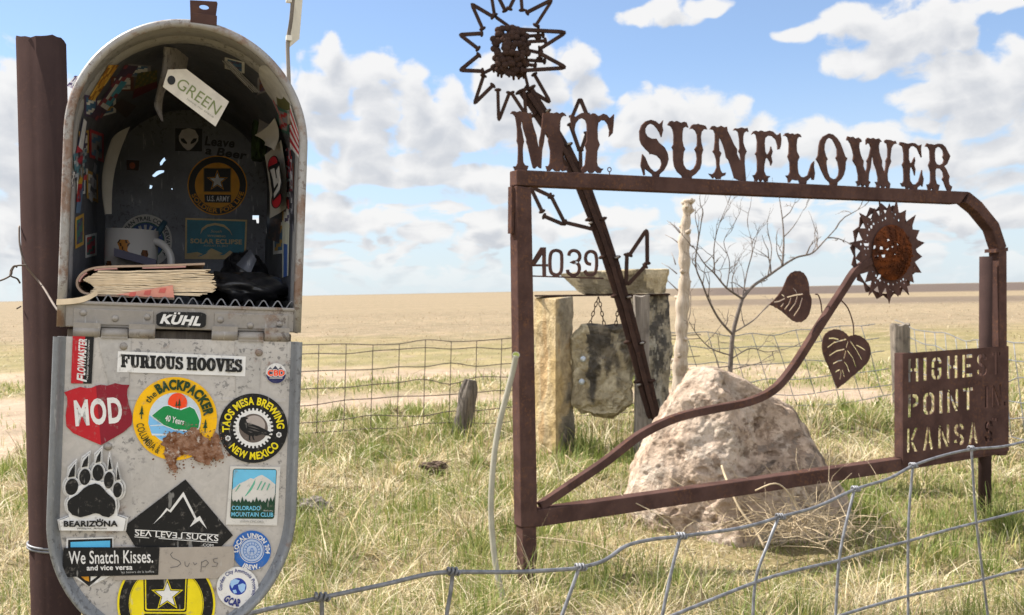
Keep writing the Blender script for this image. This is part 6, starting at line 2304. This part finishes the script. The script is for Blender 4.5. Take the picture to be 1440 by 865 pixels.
# grey timber post behind the spike stem
mb = MB()
c_top, c_bot = at(902, 416, 6.84), at(905, 648, 6.84)
rows_ = []
for i in range(17):
    f = i / 16
    c = c_top.lerp(V((c_bot.x, c_bot.y, -.1)), f)
    w_ = (13 - 2 * math.sin(f * 5)) * 6.84 / FPX
    row = []
    for k in range(16):
        a = 2 * math.pi * k / 16
        sq = 1 / max(abs(math.cos(a)), abs(math.sin(a))) ** .6
        nz = 1 + .12 * mnoise.noise(V((math.cos(a) * 2, math.sin(a) * 2, f * 3)))
        row.append(c + V((math.cos(a) * w_ * sq * nz * .9, math.sin(a) * w_ * sq * nz * .7, 0.02 * mnoise.noise(V((a, f, 3))) if i == 0 else 0)))
    rows_.append(row)
cc = c_top + V((0, 0, .0))
mb.grid([[cc] * 16] + rows_, 0, False, None, True)
tag(mb.build('timber_post', M['wood'], None, True), 'grey weathered timber post standing behind the spike sculpture stem', 'post')


# boulder
PITS = [(1070, 592, 8, .05), (1068, 597, 6, .03), (1084, 640, 9, .04), (1098, 628, 6, .03), (1028, 603, 4, .025), (986, 664, 8, .035), (966, 683, 10, .035), (1008, 672, 7, .03), (1040, 660, 6, .03), (1046, 598, 4, .02), (1106, 660, 7, .03),
        (930, 735, 13, .05), (972, 730, 8, .04), (945, 720, 6, .03), (1000, 735, 6, .03), (1040, 722, 9, .045), (958, 756, 8, .04), (1105, 575, 6, .02), (1120, 620, 7, .025), (1135, 650, 6, .025), (905, 670, 5, .02), (920, 655, 4, .02), (915, 700, 6, .02),
        (1010, 560, 3, .015), (1025, 570, 3, .015), (1050, 560, 4, .02), (1090, 605, 4, .02), (1075, 560, 3, .015), (1062, 625, 4, .02), (1150, 690, 7, .03), (1120, 700, 6, .03), (1165, 720, 7, .03), (900, 735, 7, .03), (1080, 745, 8, .04)]


CORN = [(1.0, 0.05), (0.72, 0.72), (-0.2, 1.0), (-0.85, 0.62), (-1.0, -0.06), (-0.80, -0.52), (-0.30, -1.02), (0.22, -0.80), (0.66, -0.84)]


def poly_r(a):
    """radius of the boulder's many-sided plan in direction a"""
    d = (math.cos(a), math.sin(a))
    best = 9
    for i in range(len(CORN)):
        p, q = CORN[i], CORN[(i + 1) % len(CORN)]
        ex, ey = q[0] - p[0], q[1] - p[1]
        den = d[0] * ey - d[1] * ex
        if abs(den) < 1e-9:
            continue
        t = (p[0] * ey - p[1] * ex) / den
        k = (p[0] * d[1] - p[1] * d[0]) / den
        if t > 0 and -1e-6 <= k <= 1 + 1e-6:
            best = min(best, t)
    return best if best < 9 else 1.0


def boulder():
    Zb = 5.18
    base = at(1040, 745, Zb)
    prof = [(830, 884, 1216), (800, 884, 1210), (785, 884, 1206), (760, 886, 1200), (745, 887, 1197), (710, 886, 1192), (672, 893, 1172), (640, 906, 1153), (605, 920, 1140), (578, 935, 1124), (560, 945, 1092), (545, 958, 1066), (532, 970, 1046), (523, 980, 1030), (517.5, 990, 1014), (516, 996, 1006)]
    a_, b_ = S3(884, 745, 0.60), S3(1216, 745, 0.36)
    SB_ = V((b_.x - a_.x, b_.y - a_.y, 0)).normalized()
    mb = MB()
    nk = 400
    rows_ = []
    # interpolate the profile finely
    P = []
    for a, b in zip(prof, prof[1:]):
        n = max(1, int(abs(a[0] - b[0]) / 0.95))
        for j in range(n):
            t = j / n
            P.append(tuple(a[i] + (b[i] - a[i]) * t for i in range(3)))
    P.append(prof[-1])
    ytop = 516
    for (y, xl, xr) in P:
        l, r = (S3(q_, y, 0.60 - (q_ - 884) / 332 * 0.24) for q_ in (xl, xr))
        sb = SB_
        nb_ = V((-sb.y, sb.x, 0))
        c = (l + r) / 2
        rx = (r - l).length / 2
        f = (y - ytop) / (760 - ytop)
        ry = (0.10 + 0.29 * min(1, max(0, f)) ** 0.8) * min(1.0, rx / 0.09)
        row = []
        for k in range(nk):
            a = 2 * math.pi * k / nk
            e = 2.5
            ca, sa = math.cos(a), math.sin(a)
            q = poly_r(a + .18 * (f - .5))
            p = c + sb * (ca * rx * q) + nb_ * (sa * ry * q * (1.35 if sa > 0 else 1) + (1 - f) * 0.05)
            d = (sb * ca + nb_ * (sa * .9) + V((0, 0, .25))).normalized()
            front = max(0, -sa)
            n1 = mnoise.fractal(p * 2.6 + V((1, 5, 2)), .85, 2.1, 5) * 0.055
            n2 = mnoise.fractal(p * 8 + V((4, 1, 0)), .9, 2.1, 4) * 0.013
            v = mnoise.voronoi(p * 10 + V((0, 0, 3)))[0][0]
            pit = -0.030 * min(1, max(0, 0.34 - v) / 0.2) * max(0, 1.5 * mnoise.noise(p * 2.4 + V((9, 2, 1))) - .05)
            v2 = mnoise.voronoi(p * 24 + V((2, 7, 3)))[0][0]
            pit += -0.018 * min(1, max(0, 0.36 - v2) / 0.2) * max(0, 1.1 * mnoise.noise(p * 3 + V((1, 8, 1))))
            # hollow under a diagonal ledge on the front
            px_ = 720 + (p.x - 0) / p.y * FPX
            ledge = 0.0
            lx = (px_ - 985) / 115
            if 0 < lx < 1:
                yl = 695 - 62 * lx
                dy = (y - yl) / 30
                ledge = front * (0.045 * math.exp(-max(0, dy) * 1.5) if dy > 0 else -0.04 * math.exp(dy * 1.2)) * math.sin(lx * math.pi)
            py_ = 410 + (1.15 - p.z) / p.y * FPX - (px_ - 720) * 0.0192
            dent = 0.0
            if sa < 0:
                wx, wy = px_ + 5 * mnoise.noise(p * 14), py_ + 5 * mnoise.noise(p * 14 + V((5, 5, 5)))
                for (hx, hy, hr, hd) in PITS:
                    hr, hd = hr * .72, hd * .6
                    e2 = ((wx - hx) ** 2 + ((wy - hy) * 1.35) ** 2) / (hr * hr)
                    if e2 < 2.5:
                        dent -= hd * min(1, max(0, 1.5 - e2))
            row.append(p + d * (n1 * (0.25 + 0.75 * abs(sa)) + n2 + pit + ledge + dent))
        rows_.append(row)
    top = sum(rows_[-1], V()) / nk
    rows_.append([top + V((0, 0, .004))] * nk)
    mb.grid(rows_, 0, True, None, True)
    def rock(c, xs):
        nz = mnoise.fractal(c * 6 + V((3, 3, 1)), .7, 2.1, 6)
        n2_ = mnoise.fractal(c * 16 + V((1, 9, 1)), .6, 2.1, 5)
        yi = 410 + (1.15 - c.z) / c.y * FPX - (xs - 720) * .0192
        k = lerp3((0.45, 0.34, 0.255), (0.53, 0.42, 0.33), .5 + 1.0 * nz)
        k = lerp3(k, (0.54, 0.455, 0.37), sst(nz + n2_ * .4, .25, .5) * .7)
        reg = math.exp(-((xs - 1085) / 60) ** 2 - ((yi - 610) / 55) ** 2) + .6 * math.exp(-((xs - 1120) / 45) ** 2 - ((yi - 660) / 40) ** 2) + .6 * math.exp(-((xs - 950) / 50) ** 2 - ((yi - 735) / 30) ** 2) + .4 * math.exp(-((xs - 1010) / 30) ** 2 - ((yi - 545) / 25) ** 2)
        k = lerp3(k, (0.165, 0.105, 0.068), sst(n2_ + .55 * reg, .30, .70) * .65)
        return lerp3(k, (0.20, 0.185, 0.165), sst(n2_ * 1.2 - nz + (xs - 1120) * .004, .40, .8) * .4)
    tint(mb, rock)
    o = mb.build('boulder', M['tint_stone'], None, True)
    tag(o, 'large pitted pinkish limestone boulder sitting in the grass behind the sign frame', 'boulder')


boulder()

# ------------------------------------------------------------------ bleached trunk and bare tree
mb = MB()
Zt = 8.3
tp = smooth_path([at(968, 281, Zt), at(966, 300, Zt), at(962, 340, Zt), at(963, 390, Zt), at(959, 440, Zt), at(958, 490, Zt), at(955, 535, Zt), V((at(954, 560, Zt).x, at(954, 560, Zt).y, -.1))], 8)
mb.tube(tp, [(6.0 + 5.0 * (i / len(tp)) + 1.1 * math.sin(i * 1.3) + 0.8 * math.sin(i * .47)) * Zt / FPX for i in range(len(tp))], 12)
rr = random.Random(4)
for i in range(26):
    k = rr.randrange(3, len(tp) - 6)
    a = rr.uniform(0, 6.28)
    d = V((math.cos(a), math.sin(a), rr.uniform(0.1, .9))).normalized()
    r0 = (6 + 5 * k / len(tp)) * Zt / FPX
    mb.tube([tp[k] + d * r0 * .6, tp[k] + d * (r0 + rr.uniform(.015, .04))], [0.024, 0.012], 6)
trunk = tag(mb.build('dead_trunk', M['pale_wood'], None, False), 'bleached branchless dead trunk with knots beside the dark stone pillar', 'tree trunk')
mb = MB()
for a, b in (((958, 330), (938, 310)), ((958, 345), (935, 330)), ((952, 385), (930, 370)), ((955, 410), (925, 385)), ((950, 372), (944, 355))):
    p, q = at(*a, Zt), at(*b, Zt + .1)
    mb.tube([p, p.lerp(q, .5) + V((0, 0, .01)), q], [.006, .004, .002], 5)
mb.build('dead_twigs', M['twig'], trunk)

rr = random.Random(12)
Zb = 8.0
tree = thing('bare_tree', V((at(1027, 560, Zb).x, at(1027, 560, Zb).y, 0)), 'small leafless grey tree with spreading twigs behind the boulder', 'tree')
tk = MB()


def px_path(pts, dz=0.0, k=6):
    return smooth_path([at(x, y, Zb + dz + d) for x, y, d in [(p if len(p) == 3 else (*p, 0)) for p in pts]], k)


tk.tube([V((at(1026, 560, Zb).x, at(1026, 560, Zb).y, -.1))] + px_path([(1026, 540), (1028, 500), (1031, 468), (1038, 440), (1044, 420)]), [0.021] + [0.021 - 0.007 * i / 25 for i in range(25)], 9)
tk.build('trunk', M['twig_dark'], tree)
main = [([(1044, 420), (1058, 403), (1080, 388), (1100, 374), (1120, 362), (1142, 356), (1160, 338), (1175, 322)], .020, .5), ([(1100, 374), (1102, 345), (1101, 315), (1096, 278)], .014, .2),
        ([(1044, 420), (1022, 405), (1005, 385), (990, 370), (974, 345)], .014, -.4), ([(1030, 470), (1012, 450), (998, 425), (988, 400), (978, 370), (985, 320), (988, 300)], .015, -.6),
        ([(1005, 385), (1004, 350), (1010, 320), (1024, 285)], .008, -.2), ([(1044, 420), (1050, 385), (1058, 350), (1052, 320)], .009, .3), ([(1031, 468), (1060, 450), (1085, 425), (1110, 415)], .010, .7),
        ([(1028, 500), (1000, 490), (980, 470), (968, 450)], .009, -.5), ([(1028, 505), (1055, 490), (1080, 495), (1115, 488)], .009, .5), ([(1026, 520), (1050, 515), (1090, 505)], .007, .3),
        ([(1142, 356), (1150, 338), (1148, 318)], .006, .3), ([(1080, 388), (1085, 350), (1078, 325)], .008, .2), ([(1022, 405), (1026, 370), (1018, 340), (1030, 318)], .007, -.1), ([(1026, 515), (1000, 520), (985, 540)], .007, -.3)]


def twigs(p0, d, L, r, depth):
    n = 5
    pts = [p0]
    dd = d.copy()
    for i in range(n):
        dd = (dd + V((rr.gauss(0, .22), rr.gauss(0, .22), rr.gauss(0.06, .18)))).normalized()
        pts.append(pts[-1] + dd * L / n)
    twg.tube(pts, [r * (1 - .75 * i / n) for i in range(n + 1)], 5, cap=False)
    if depth > 0:
        for i in range(2, n + 1):
            if rr.random() < .52:
                e = (dd + V((rr.gauss(0, .8), rr.gauss(0, .8), rr.gauss(.1, .6)))).normalized()
                twigs(pts[i], e, L * rr.uniform(.35, .65), r * .6, depth - 1)


for pts, r0, dz in main:
    n = len(pts)
    limbs = MB()
    twg = limbs
    pp_ = px_path([(x, y, dz * i / n) for i, (x, y) in enumerate(pts)], 0, 5)
    limbs.tube(pp_, [r0 * .72 * (1 - .72 * i / len(pp_)) for i in range(len(pp_))], 7)
    for i in range(3, len(pp_), 4):
        d = (pp_[i] - pp_[i - 1]).normalized()
        e = (d * .6 + V((rr.gauss(0, .7), rr.gauss(0, .6), rr.gauss(.25, .5)))).normalized()
        twigs(pp_[i], e, rr.uniform(.12, .34), r0 * .30 + .0012, 2)
    limbs.build('limb', M['twig_dark'], tree)


# ------------------------------------------------------------------ fences
def wire_fence(name, label, p0, p1, heights, spacing, r, mat, sag=0.02, lean=0.0, seed=1, first=0.1, tilt=0.0):
    rr = random.Random(seed)
    d = V((p1.x - p0.x, p1.y - p0.y, 0))
    L = d.length
    d.normalize()
    n = V((-d.y, d.x, 0))
    t = thing(name, V((p0.x, p0.y, 0)), label, 'fence', 'woven wire fence runs')
    n_st = int((L - first) / spacing) + 1
    wob = [[rr.gauss(0, .012) for _ in range(n_st + 2)] for _ in heights]

    def pos(s, hi, z):
        f = s / L
        k = min(n_st, int(max(0, s - first) / spacing))
        return V((p0.x, p0.y, 0)) + d * (s + tilt * z) + n * (lean * z + .03 * math.sin(s * 1.7)) + V((0, 0, z - sag * 4 * f * (1 - f) + wob[hi][k]))
    for hi, z in enumerate(heights):
        ss = [0] + [first + spacing * i for i in range(n_st)] + [L]
        MB().tube(smooth_path([pos(s, hi, z) for s in ss], 3), r, 5).build('line_wire', M[mat], t)
    for i in range(n_st):
        s = first + spacing * i
        MB().tube([pos(s, hi, z) for hi, z in enumerate(heights)], r * .85, 5).build('stay_wire', M[mat], t)
    return t


def gp(px, Z):
    """ground position at depth Z under an image column"""
    p = at(px, 432, Z)
    return V((p.x, p.y, 0))


hs_ = [.755, .705, .57, .44, .33, .185, .10]
wire_fence('wire_fence', 'brown woven wire fence across the field between mailbox and sign', gp(330, 7.35), gp(980, 8.7), hs_, 0.212, 0.0042, 'wire_old', .0, 0, 3, .16, .05)
wire_fence('wire_fence', 'grey woven wire fence behind the bare tree up to the corner post', gp(955, 8.75), gp(1263, 9.2), [.79, .66, .50, .36, .22, .10], 0.215, 0.0042, 'wire', .06, 0, 5, .1, -.32)
wire_fence('wire_fence', 'woven wire fence slanting from the corner post past the right pipe', gp(1268, 9.2), gp(1560, 5.9), [.80, .68, .54, .38, .25, .12], 0.215, 0.0042, 'wire', .10, 0, 6, .2, -.22)
# corner post
mb = MB()
ct, cb_ = at(1266, 456, 9.15), gp(1268, 9.15)
rows_ = []
for i in range(15):
    f = i / 14
    c = ct.lerp(V((cb_.x, cb_.y, -.1)), f)
    row = []
    for k in range(18):
        a = 2 * math.pi * k / 18
        nz = 1 + .22 * mnoise.noise(V((math.cos(a) * 1.6, math.sin(a) * 1.6, f * 1.5))) + .06 * math.sin(a * 7)
        row.append(c + V((math.cos(a), math.sin(a), 0)) * (0.086 * nz) + V((0, 0, (.03 * mnoise.noise(V((a * 1.5, 7, 1)))) if i == 0 else 0)))
    rows_.append(row)
mb.grid([[ct] * 18] + rows_, 0, False, None, True)
tag(mb.build('fence_post', M['mid_wood'], None, True), 'grey split wooden corner post behind the stencilled plate', 'fence post')
# leaning stub
mb = MB()
c0, c1 = at(661, 534, 7.75), at(650, 596, 7.75)
c1 = c0 + (c1 - c0) * 1.9
rows_ = []
ax = (c1 - c0).normalized()
ex = ax.cross(V((0, 1, 0))).normalized()
ey = ax.cross(ex)
for i in range(13):
    f = i / 12
    row = []
    for k in range(18):
        a = 2 * math.pi * k / 18
        nz = 1 + .42 * mnoise.noise(V((math.cos(a) * 1.7, math.sin(a) * 1.7, f * 2.5 + 4))) + .13 * math.sin(a * 5 + f)
        rad_ = 0.068 * nz * (.62 if i == 0 else .88 if i == 1 else 1)
        row.append(c0.lerp(c1, f) + ex * math.cos(a) * rad_ + ey * math.sin(a) * rad_ * .8)
    rows_.append(row)
mb.grid([[c0] * 18] + rows_, 0, False, None, True)
tag(mb.build('fence_post', M['dark_wood'], None, True), 'short dark rotten post stub leaning right against the field fence', 'fence post')

# near fence of heavy galvanised wire, with its bends
def fz(px):
    return 1.05 / (.741 - .000395 * (px - 727))


nf_ = thing('wire_fence', V((at(720, 432, fz(720)).x, at(720, 432, fz(720)).y, 0)), 'sagging silver wire mesh fence in front of the sign in the foreground', 'fence', 'woven wire fence runs')
RW = 0.0031
lines = [[(250, 905), (310, 880), (355, 862), (450, 841), (540, 822), (600, 808), (640, 804.5), (720, 804.5), (790, 801), (816, 798), (850, 788), (880, 768), (915, 759), (958, 754), (1020, 746), (1060, 738), (1097, 727), (1150, 712), (1203, 688), (1250, 673), (1284, 655), (1325, 641), (1366, 632), (1410, 628), (1450, 619), (1540, 600)],
         [(700, 930), (790, 915), (930, 872), (945, 866), (1062, 819), (1120, 802), (1180, 788), (1230, 773), (1277, 761), (1330, 746), (1373, 735), (1440, 718), (1540, 694)],
         [(1000, 925), (1060, 905), (1175, 868), (1210, 857), (1277, 838), (1330, 827), (1382, 815), (1440, 800), (1540, 776)],
         [(1060, 980), (1175, 945), (1277, 912), (1390, 888), (1540, 850)]]
for L in lines:
    MB().tube(smooth_path([at(x, y, fz(x)) for x, y in L], 6), RW, 8).build('line_wire', M['wire'], nf_)
stays = [[(452, 836), (453, 870), (455, 930)], [(637, 800), (634, 830), (628, 866), (620, 930)], [(816, 794), (805, 825), (790, 866), (772, 915)], [(958, 750), (945, 800), (930, 872), (922, 920)],
         [(1097, 723), (1080, 765), (1062, 819), (1058, 905)], [(1203, 684), (1190, 735), (1180, 788), (1175, 868), (1172, 945)], [(1284, 651), (1279, 710), (1277, 761), (1277, 838), (1277, 912)], [(1366, 627), (1369, 680), (1373, 735), (1381, 800), (1392, 888)], [(1462, 612), (1470, 710), (1478, 790), (1490, 860)]]
for L in stays:
    MB().tube(smooth_path([at(x, y, fz(x) - .002) for x, y in L], 4), RW * .92, 8).build('stay_wire', M['wire'], nf_)
# knots where the wires are wrapped together
for L in stays:
    x, y = L[0]
    p = at(x, y + 3.5, fz(x) - .002)
    tdir = (at(x + 8, y + 3.5, fz(x + 8)) - at(x - 8, y + 3.5, fz(x - 8))).normalized()
    sd_ = tdir.cross(V((0, 0, 1))).normalized()
    ud_ = sd_.cross(tdir)
    MB().tube([p + tdir * (.0095 * (t_ / 18.85 - .5) * 2) + (sd_ * math.cos(t_) + ud_ * math.sin(t_)) * (RW + .0016) for t_ in np.linspace(0, 18.85, 40)], .0019, 6).build('wire_knot', M['wire'], nf_)

# plastic conduit leaning in front of the left post
mb = MB()
hp = smooth_path([at(725.5, 500, 3.62), at(722, 518, 3.62), at(714, 550, 3.61), at(703, 592, 3.6), at(695, 640, 3.58), at(690.5, 700, 3.56), at(692, 750, 3.55), at(698, 800, 3.53), at(709, 845, 3.5), at(722, 885, 3.48)], 6)
mb.tube(hp, 0.0108, 14)
hose = tag(mb.build('plastic_conduit', M['hose']), 'grey bent plastic conduit sticking up beside the left sign post', 'conduit')
mb = MB()
d = (hp[0] - hp[1]).normalized()
q = (d * .6 - cF * .8).normalized()
s1 = q.cross(V((1, 0, 0))).normalized()
s2 = q.cross(s1)
c0 = hp[0] + q * .004
mb.tube([c0 - q * .012, c0], [.0112, .0145], 16)
mb.build('flared_end', M['hose'], hose)
mb = MB()
mb.tube([c0 - q * .004, c0 + q * .0008], .0112, 14)
mb.build('end_hole', M['hose_in'], hose)

# dry clods in the grass
for (x, y, Z, s_, lb) in ((606, 650, 6.3, .055, 'dark brown dry clod in the grass under the leaning post stub'), (432, 702, 5.2, .06, 'greyish dirt clod beside the right edge of the mailbox door')):
    mb = MB()
    c = gp(x, Z)
    rows_ = []
    for i in range(15):
        th = math.pi * i / 14
        rows_.append([c + V((math.sin(th) * math.cos(p_) * 1.5, math.sin(th) * math.sin(p_), math.cos(th) * .62)) * s_ * (1 + .55 * mnoise.fractal(V((math.sin(th) * math.cos(p_) * 2 + x, math.sin(th) * math.sin(p_) * 2, math.cos(th) * 2)), .7, 2.1, 4)) + V((0, 0, .035)) for p_ in np.linspace(0, 6.2832, 22, endpoint=False)])
    mb.grid(rows_, 0, False, None, True)
    tag(mb.build('clod', M['clod'] if x == 606 else M['twig'], None, True), lb, 'clod')

# dry brush at the boulder's foot
mb = MB()
rr = random.Random(21)
bc = at(1135, 800, 4.55)
for i in range(150):
    p = V((bc.x + rr.gauss(0, .17), bc.y + rr.gauss(-.02, .10), rr.uniform(-.02, .05)))
    d = V((rr.gauss(0, .7), rr.gauss(0, .4), rr.uniform(.1, 1.0))).normalized()
    n = 7
    L = rr.uniform(.18, .46)
    pts = [p]
    for k in range(n):
        d = (d + V((rr.gauss(0, .24), rr.gauss(0, .2), rr.gauss(-.08, .2)))).normalized()
        pts.append(pts[-1] + d * L / n)
    pts = [V((q.x, q.y, max(q.z, .005))) for q in pts]
    r0 = rr.uniform(.0012, .0028)
    mb.tube(pts, [r0 * (1 - .6 * k / n) for k in range(n + 1)], 4, cap=False)
mb.tube(smooth_path([at(1015, 655, 4.66), at(1022, 675, 4.6), at(1040, 715, 4.5), at(1062, 745, 4.45), at(1075, 770, 4.4)], 4), [.006] * 17, 6)
mb.tube(smooth_path([at(1062, 690, 4.36), at(1090, 680, 4.36), at(1110, 695, 4.38), at(1130, 735, 4.4)], 4), [.0035] * 13, 5)
tag(mb.build('dry_brush', M['straw']), 'tangle of dry pale stems piled against the foot of the boulder', 'brush')


mb = MB()
mb.tube(smooth_path([gp(972, 4.1) + V((0, 0, 0)), at(940, 735, 4.1), at(880, 700, 4.15), at(830, 668, 4.2), at(795, 640, 4.25)], 6), 0.0022, 5)
tag(mb.build('weed_stalk', M['straw']), 'long thin dry weed stalk leaning left across the bottom rail of the sign', 'stalk')
mb = MB()
mb.tube(smooth_path([gp(905, 3.6), at(880, 790, 3.62), at(830, 765, 3.65), at(760, 756, 3.7)], 6), 0.0018, 5)
tag(mb.build('weed_stalk', M['straw']), 'low dry weed stalk bending over the grass right of the sign post foot', 'stalk')

# ------------------------------------------------------------------ grass: blades over the near prairie
def grass_field(name, label, N, kind, seed, y0=1.2, y1=14.5, clumps=0):
    rg = np.random.default_rng(seed)
    # depth distribution favouring the near ground
    ys, xs, sc_ = [], [], []
    y = y0 * (y1 / y0) ** (rg.random(N) ** 0.82)
    half = 0.60 * y + 0.9
    x = (rg.random(N) * 2 - 1) * half
    cdx = cdy = None
    if clumps:
        cy0 = 1.6 * (9.5 / 1.6) ** (rg.random(clumps) ** 0.8)
        cx0 = (rg.random(clumps) * 2 - 1) * (0.6 * cy0 + .6)
        pick_ = rg.integers(0, clumps, N)
        rad0 = rg.uniform(.02, .07, clumps)[pick_]
        cdx, cdy = rg.normal(0, 1, N) * rad0, rg.normal(0, 1, N) * rad0
        x, y = cx0[pick_] + cdx, cy0[pick_] + cdy
    # clumping
    cl = (1 if clumps else 0) + fbm(x, y, 0.55, seed + 1) * 0.7 + fbm(x, y, 2.3, seed + 2) * 0.8
    keep = rg.random(N) < np.clip(0.68 + 0.9 * cl, 0.18, 1)
    tm = track_mask(x, y)
    keep &= rg.random(N) > tm * 0.97
    keep &= ~((y > 10) & (y1 < 20) & (rg.random(N) < 0.5))
    base_t = sum(np.exp(-(((x - bx) ** 2 + (y - by) ** 2) / .16 ** 2)) for bx, by in ((.09, 3.86), (2.5, 5.2), (-.02, 3.45), (.3, 6.75), (.42, 6.7), (-.38, 7.15), (1.6, 4.85), (1.1, 4.75), (.75, 4.85)))
    # greener patches / drier patches
    gmask = fbm(x, y, 2.6, 2) + 0.6 * fbm(x, y, 0.9, 33)
    shade_side = np.exp(-(((x - 1.85) / .35) ** 2 + ((y - 5.2) / .5) ** 2)) + np.exp(-(((x - .75) / .35) ** 2 + ((y - 6.6) / .5) ** 2)) + np.exp(-(((x - 2.6) / .4) ** 2 + ((y - 4.7) / .4) ** 2))
    gmask = gmask + shade_side * 1.2
    if kind == 'green':
        keep &= rg.random(N) < np.clip(0.78 + 1.0 * gmask, 0.12, 1)
    else:
        keep &= rg.random(N) < np.clip(0.62 - 0.75 * gmask, 0.12, 1)
    if clumps:
        keep &= ~((np.abs(x - 1.05) < .75) & (np.abs(y - 4.35) < .35))
    x, y = x[keep], y[keep]
    n = len(x)
    tall = np.exp(-((y - (7.7 + 0.12 * x)) / .55) ** 2) * 0.9 + shade_side[keep] * .5 + base_t[keep] * 1.3
    z = ground_z(x, y)
    far = np.clip(y / 4, 0.8, 9)
    low = 1 - .62 * np.exp(-(((x - 1.02) / .62) ** 2 + ((y - 4.45) / .40) ** 2) ** 2)
    if kind == 'green':
        L = rg.gamma(6, 0.0088, n) * (1 + tall * .8) + .018
        W = rg.uniform(.0011, .0022, n) * far
        bend = rg.uniform(.2, 1.1, n)
        lean0 = rg.normal(0, .25, n)
        pal = np.array([[.155, .215, .035], [.21, .255, .055], [.275, .29, .08], [.115, .165, .03], [.34, .325, .11]])
    else:
        L = rg.gamma(4, 0.021, n) * (1 + tall * 1.1) + .025
        W = rg.uniform(.0009, .0022, n) * far
        bend = rg.uniform(.6, 2.3, n)
        lean0 = rg.normal(.65, .45, n)
        flat = rg.random(n) < .5
        bend = np.where(flat, rg.normal(.1, .25, n), bend)
        lean0 = np.where(flat, rg.normal(1.38, .14, n), lean0)
        L = np.where(flat, L * rg.uniform(.8, 1.7, n), L)
        pal = np.array([[.51, .415, .24], [.59, .50, .31], [.42, .325, .17], [.66, .57, .38], [.48, .36, .16], [.30, .23, .13], [.24, .18, .11], [.68, .60, .42]])
    L = np.minimum(L, .36) * low
    c = pal[rg.integers(0, len(pal), n)] * rg.uniform(.82, 1.18, (n, 1))
    if y0 > 5:
        c = c * .35 + np.array([.31, .24, .155]) * .60
        L *= .6
    phi = rg.uniform(0, 2 * math.pi, n)
    if clumps:
        phi = np.arctan2(cdy[keep], cdx[keep]) + rg.normal(0, .6, n)
        L = L * 1.5
        if kind == 'dry':
            lean0 = rg.normal(.45, .3, n)
            bend = rg.uniform(.8, 2.2, n)
    dx, dy = np.cos(phi), np.sin(phi)
    K = 5
    t = np.linspace(0, 1, K)
    ang = lean0[:, None] + bend[:, None] * t[None, :]
    seg = L[:, None] / (K - 1)
    hx = np.cumsum(np.concatenate([np.zeros((n, 1)), np.sin(ang[:, 1:]) * seg], 1), 1)
    hz = np.cumsum(np.concatenate([np.zeros((n, 1)), np.cos(ang[:, 1:]) * seg], 1), 1)
    cx_ = x[:, None] + hx * dx[:, None]
    cy_ = y[:, None] + hx * dy[:, None]
    cz_ = np.maximum(z[:, None] - .006 + hz, z[:, None] + .003 * t[None, :])
    # side vector turned to a random direction around the blade
    sa = phi + math.pi / 2 + rg.normal(0, .5, n)
    wv = W[:, None] * np.array([1, .95, .8, .5, .06])[None, :]
    ox, oy = np.cos(sa)[:, None] * wv, np.sin(sa)[:, None] * wv
    v = np.empty((n, K, 2, 3), np.float32)
    v[:, :, 0, 0], v[:, :, 0, 1], v[:, :, 0, 2] = cx_ - ox, cy_ - oy, cz_
    v[:, :, 1, 0], v[:, :, 1, 1], v[:, :, 1, 2] = cx_ + ox, cy_ + oy, cz_
    v = v.reshape(-1, 3)
    base = (np.arange(n) * K * 2)[:, None]
    q = np.array([[2 * k, 2 * k + 1, 2 * k + 3, 2 * k + 2] for k in range(K - 1)]).reshape(1, -1)
    f = (base + q).reshape(-1)
    me = bpy.data.meshes.new(name)
    nf = n * (K - 1)
    me.vertices.add(len(v))
    me.vertices.foreach_set('co', v.ravel())
    me.loops.add(nf * 4)
    me.loops.foreach_set('vertex_index', f.astype(np.int32))
    me.polygons.add(nf)
    me.polygons.foreach_set('loop_start', np.arange(nf, dtype=np.int32) * 4)
    me.polygons.foreach_set('loop_total', np.full(nf, 4, np.int32))
    ca = me.color_attributes.new('Col', 'FLOAT_COLOR', 'POINT')
    cc = np.repeat(c, K * 2, 0)
    ca.data.foreach_set('color', np.concatenate([cc, np.ones((len(cc), 1))], 1).astype(np.float32).ravel())
    me.materials.append(M['grass'])
    me.update()
    o = bpy.data.objects.new(name, me)
    col.objects.link(o)
    return tag(o, label, 'grass', kind='stuff')


grass_field('green_grass', 'short green spring grass growing through the dry growth', 260000, 'green', 41)
grass_field('field_grass', 'pale dead grass tufts spread over the open field beyond the fences', 90000, 'dry', 91, 13.5, 60)
grass_field('dry_grass', 'bent straw-coloured dead grass covering the near prairie', 420000, 'dry', 77)

grass_field('dry_tussocks', 'loose tussocks of long pale dead grass dotted over the near ground', 52000, 'dry', 133, clumps=420)
grass_field('green_tussocks', 'dense tufts of fresh green grass between the dead tussocks', 40000, 'green', 151, clumps=330)
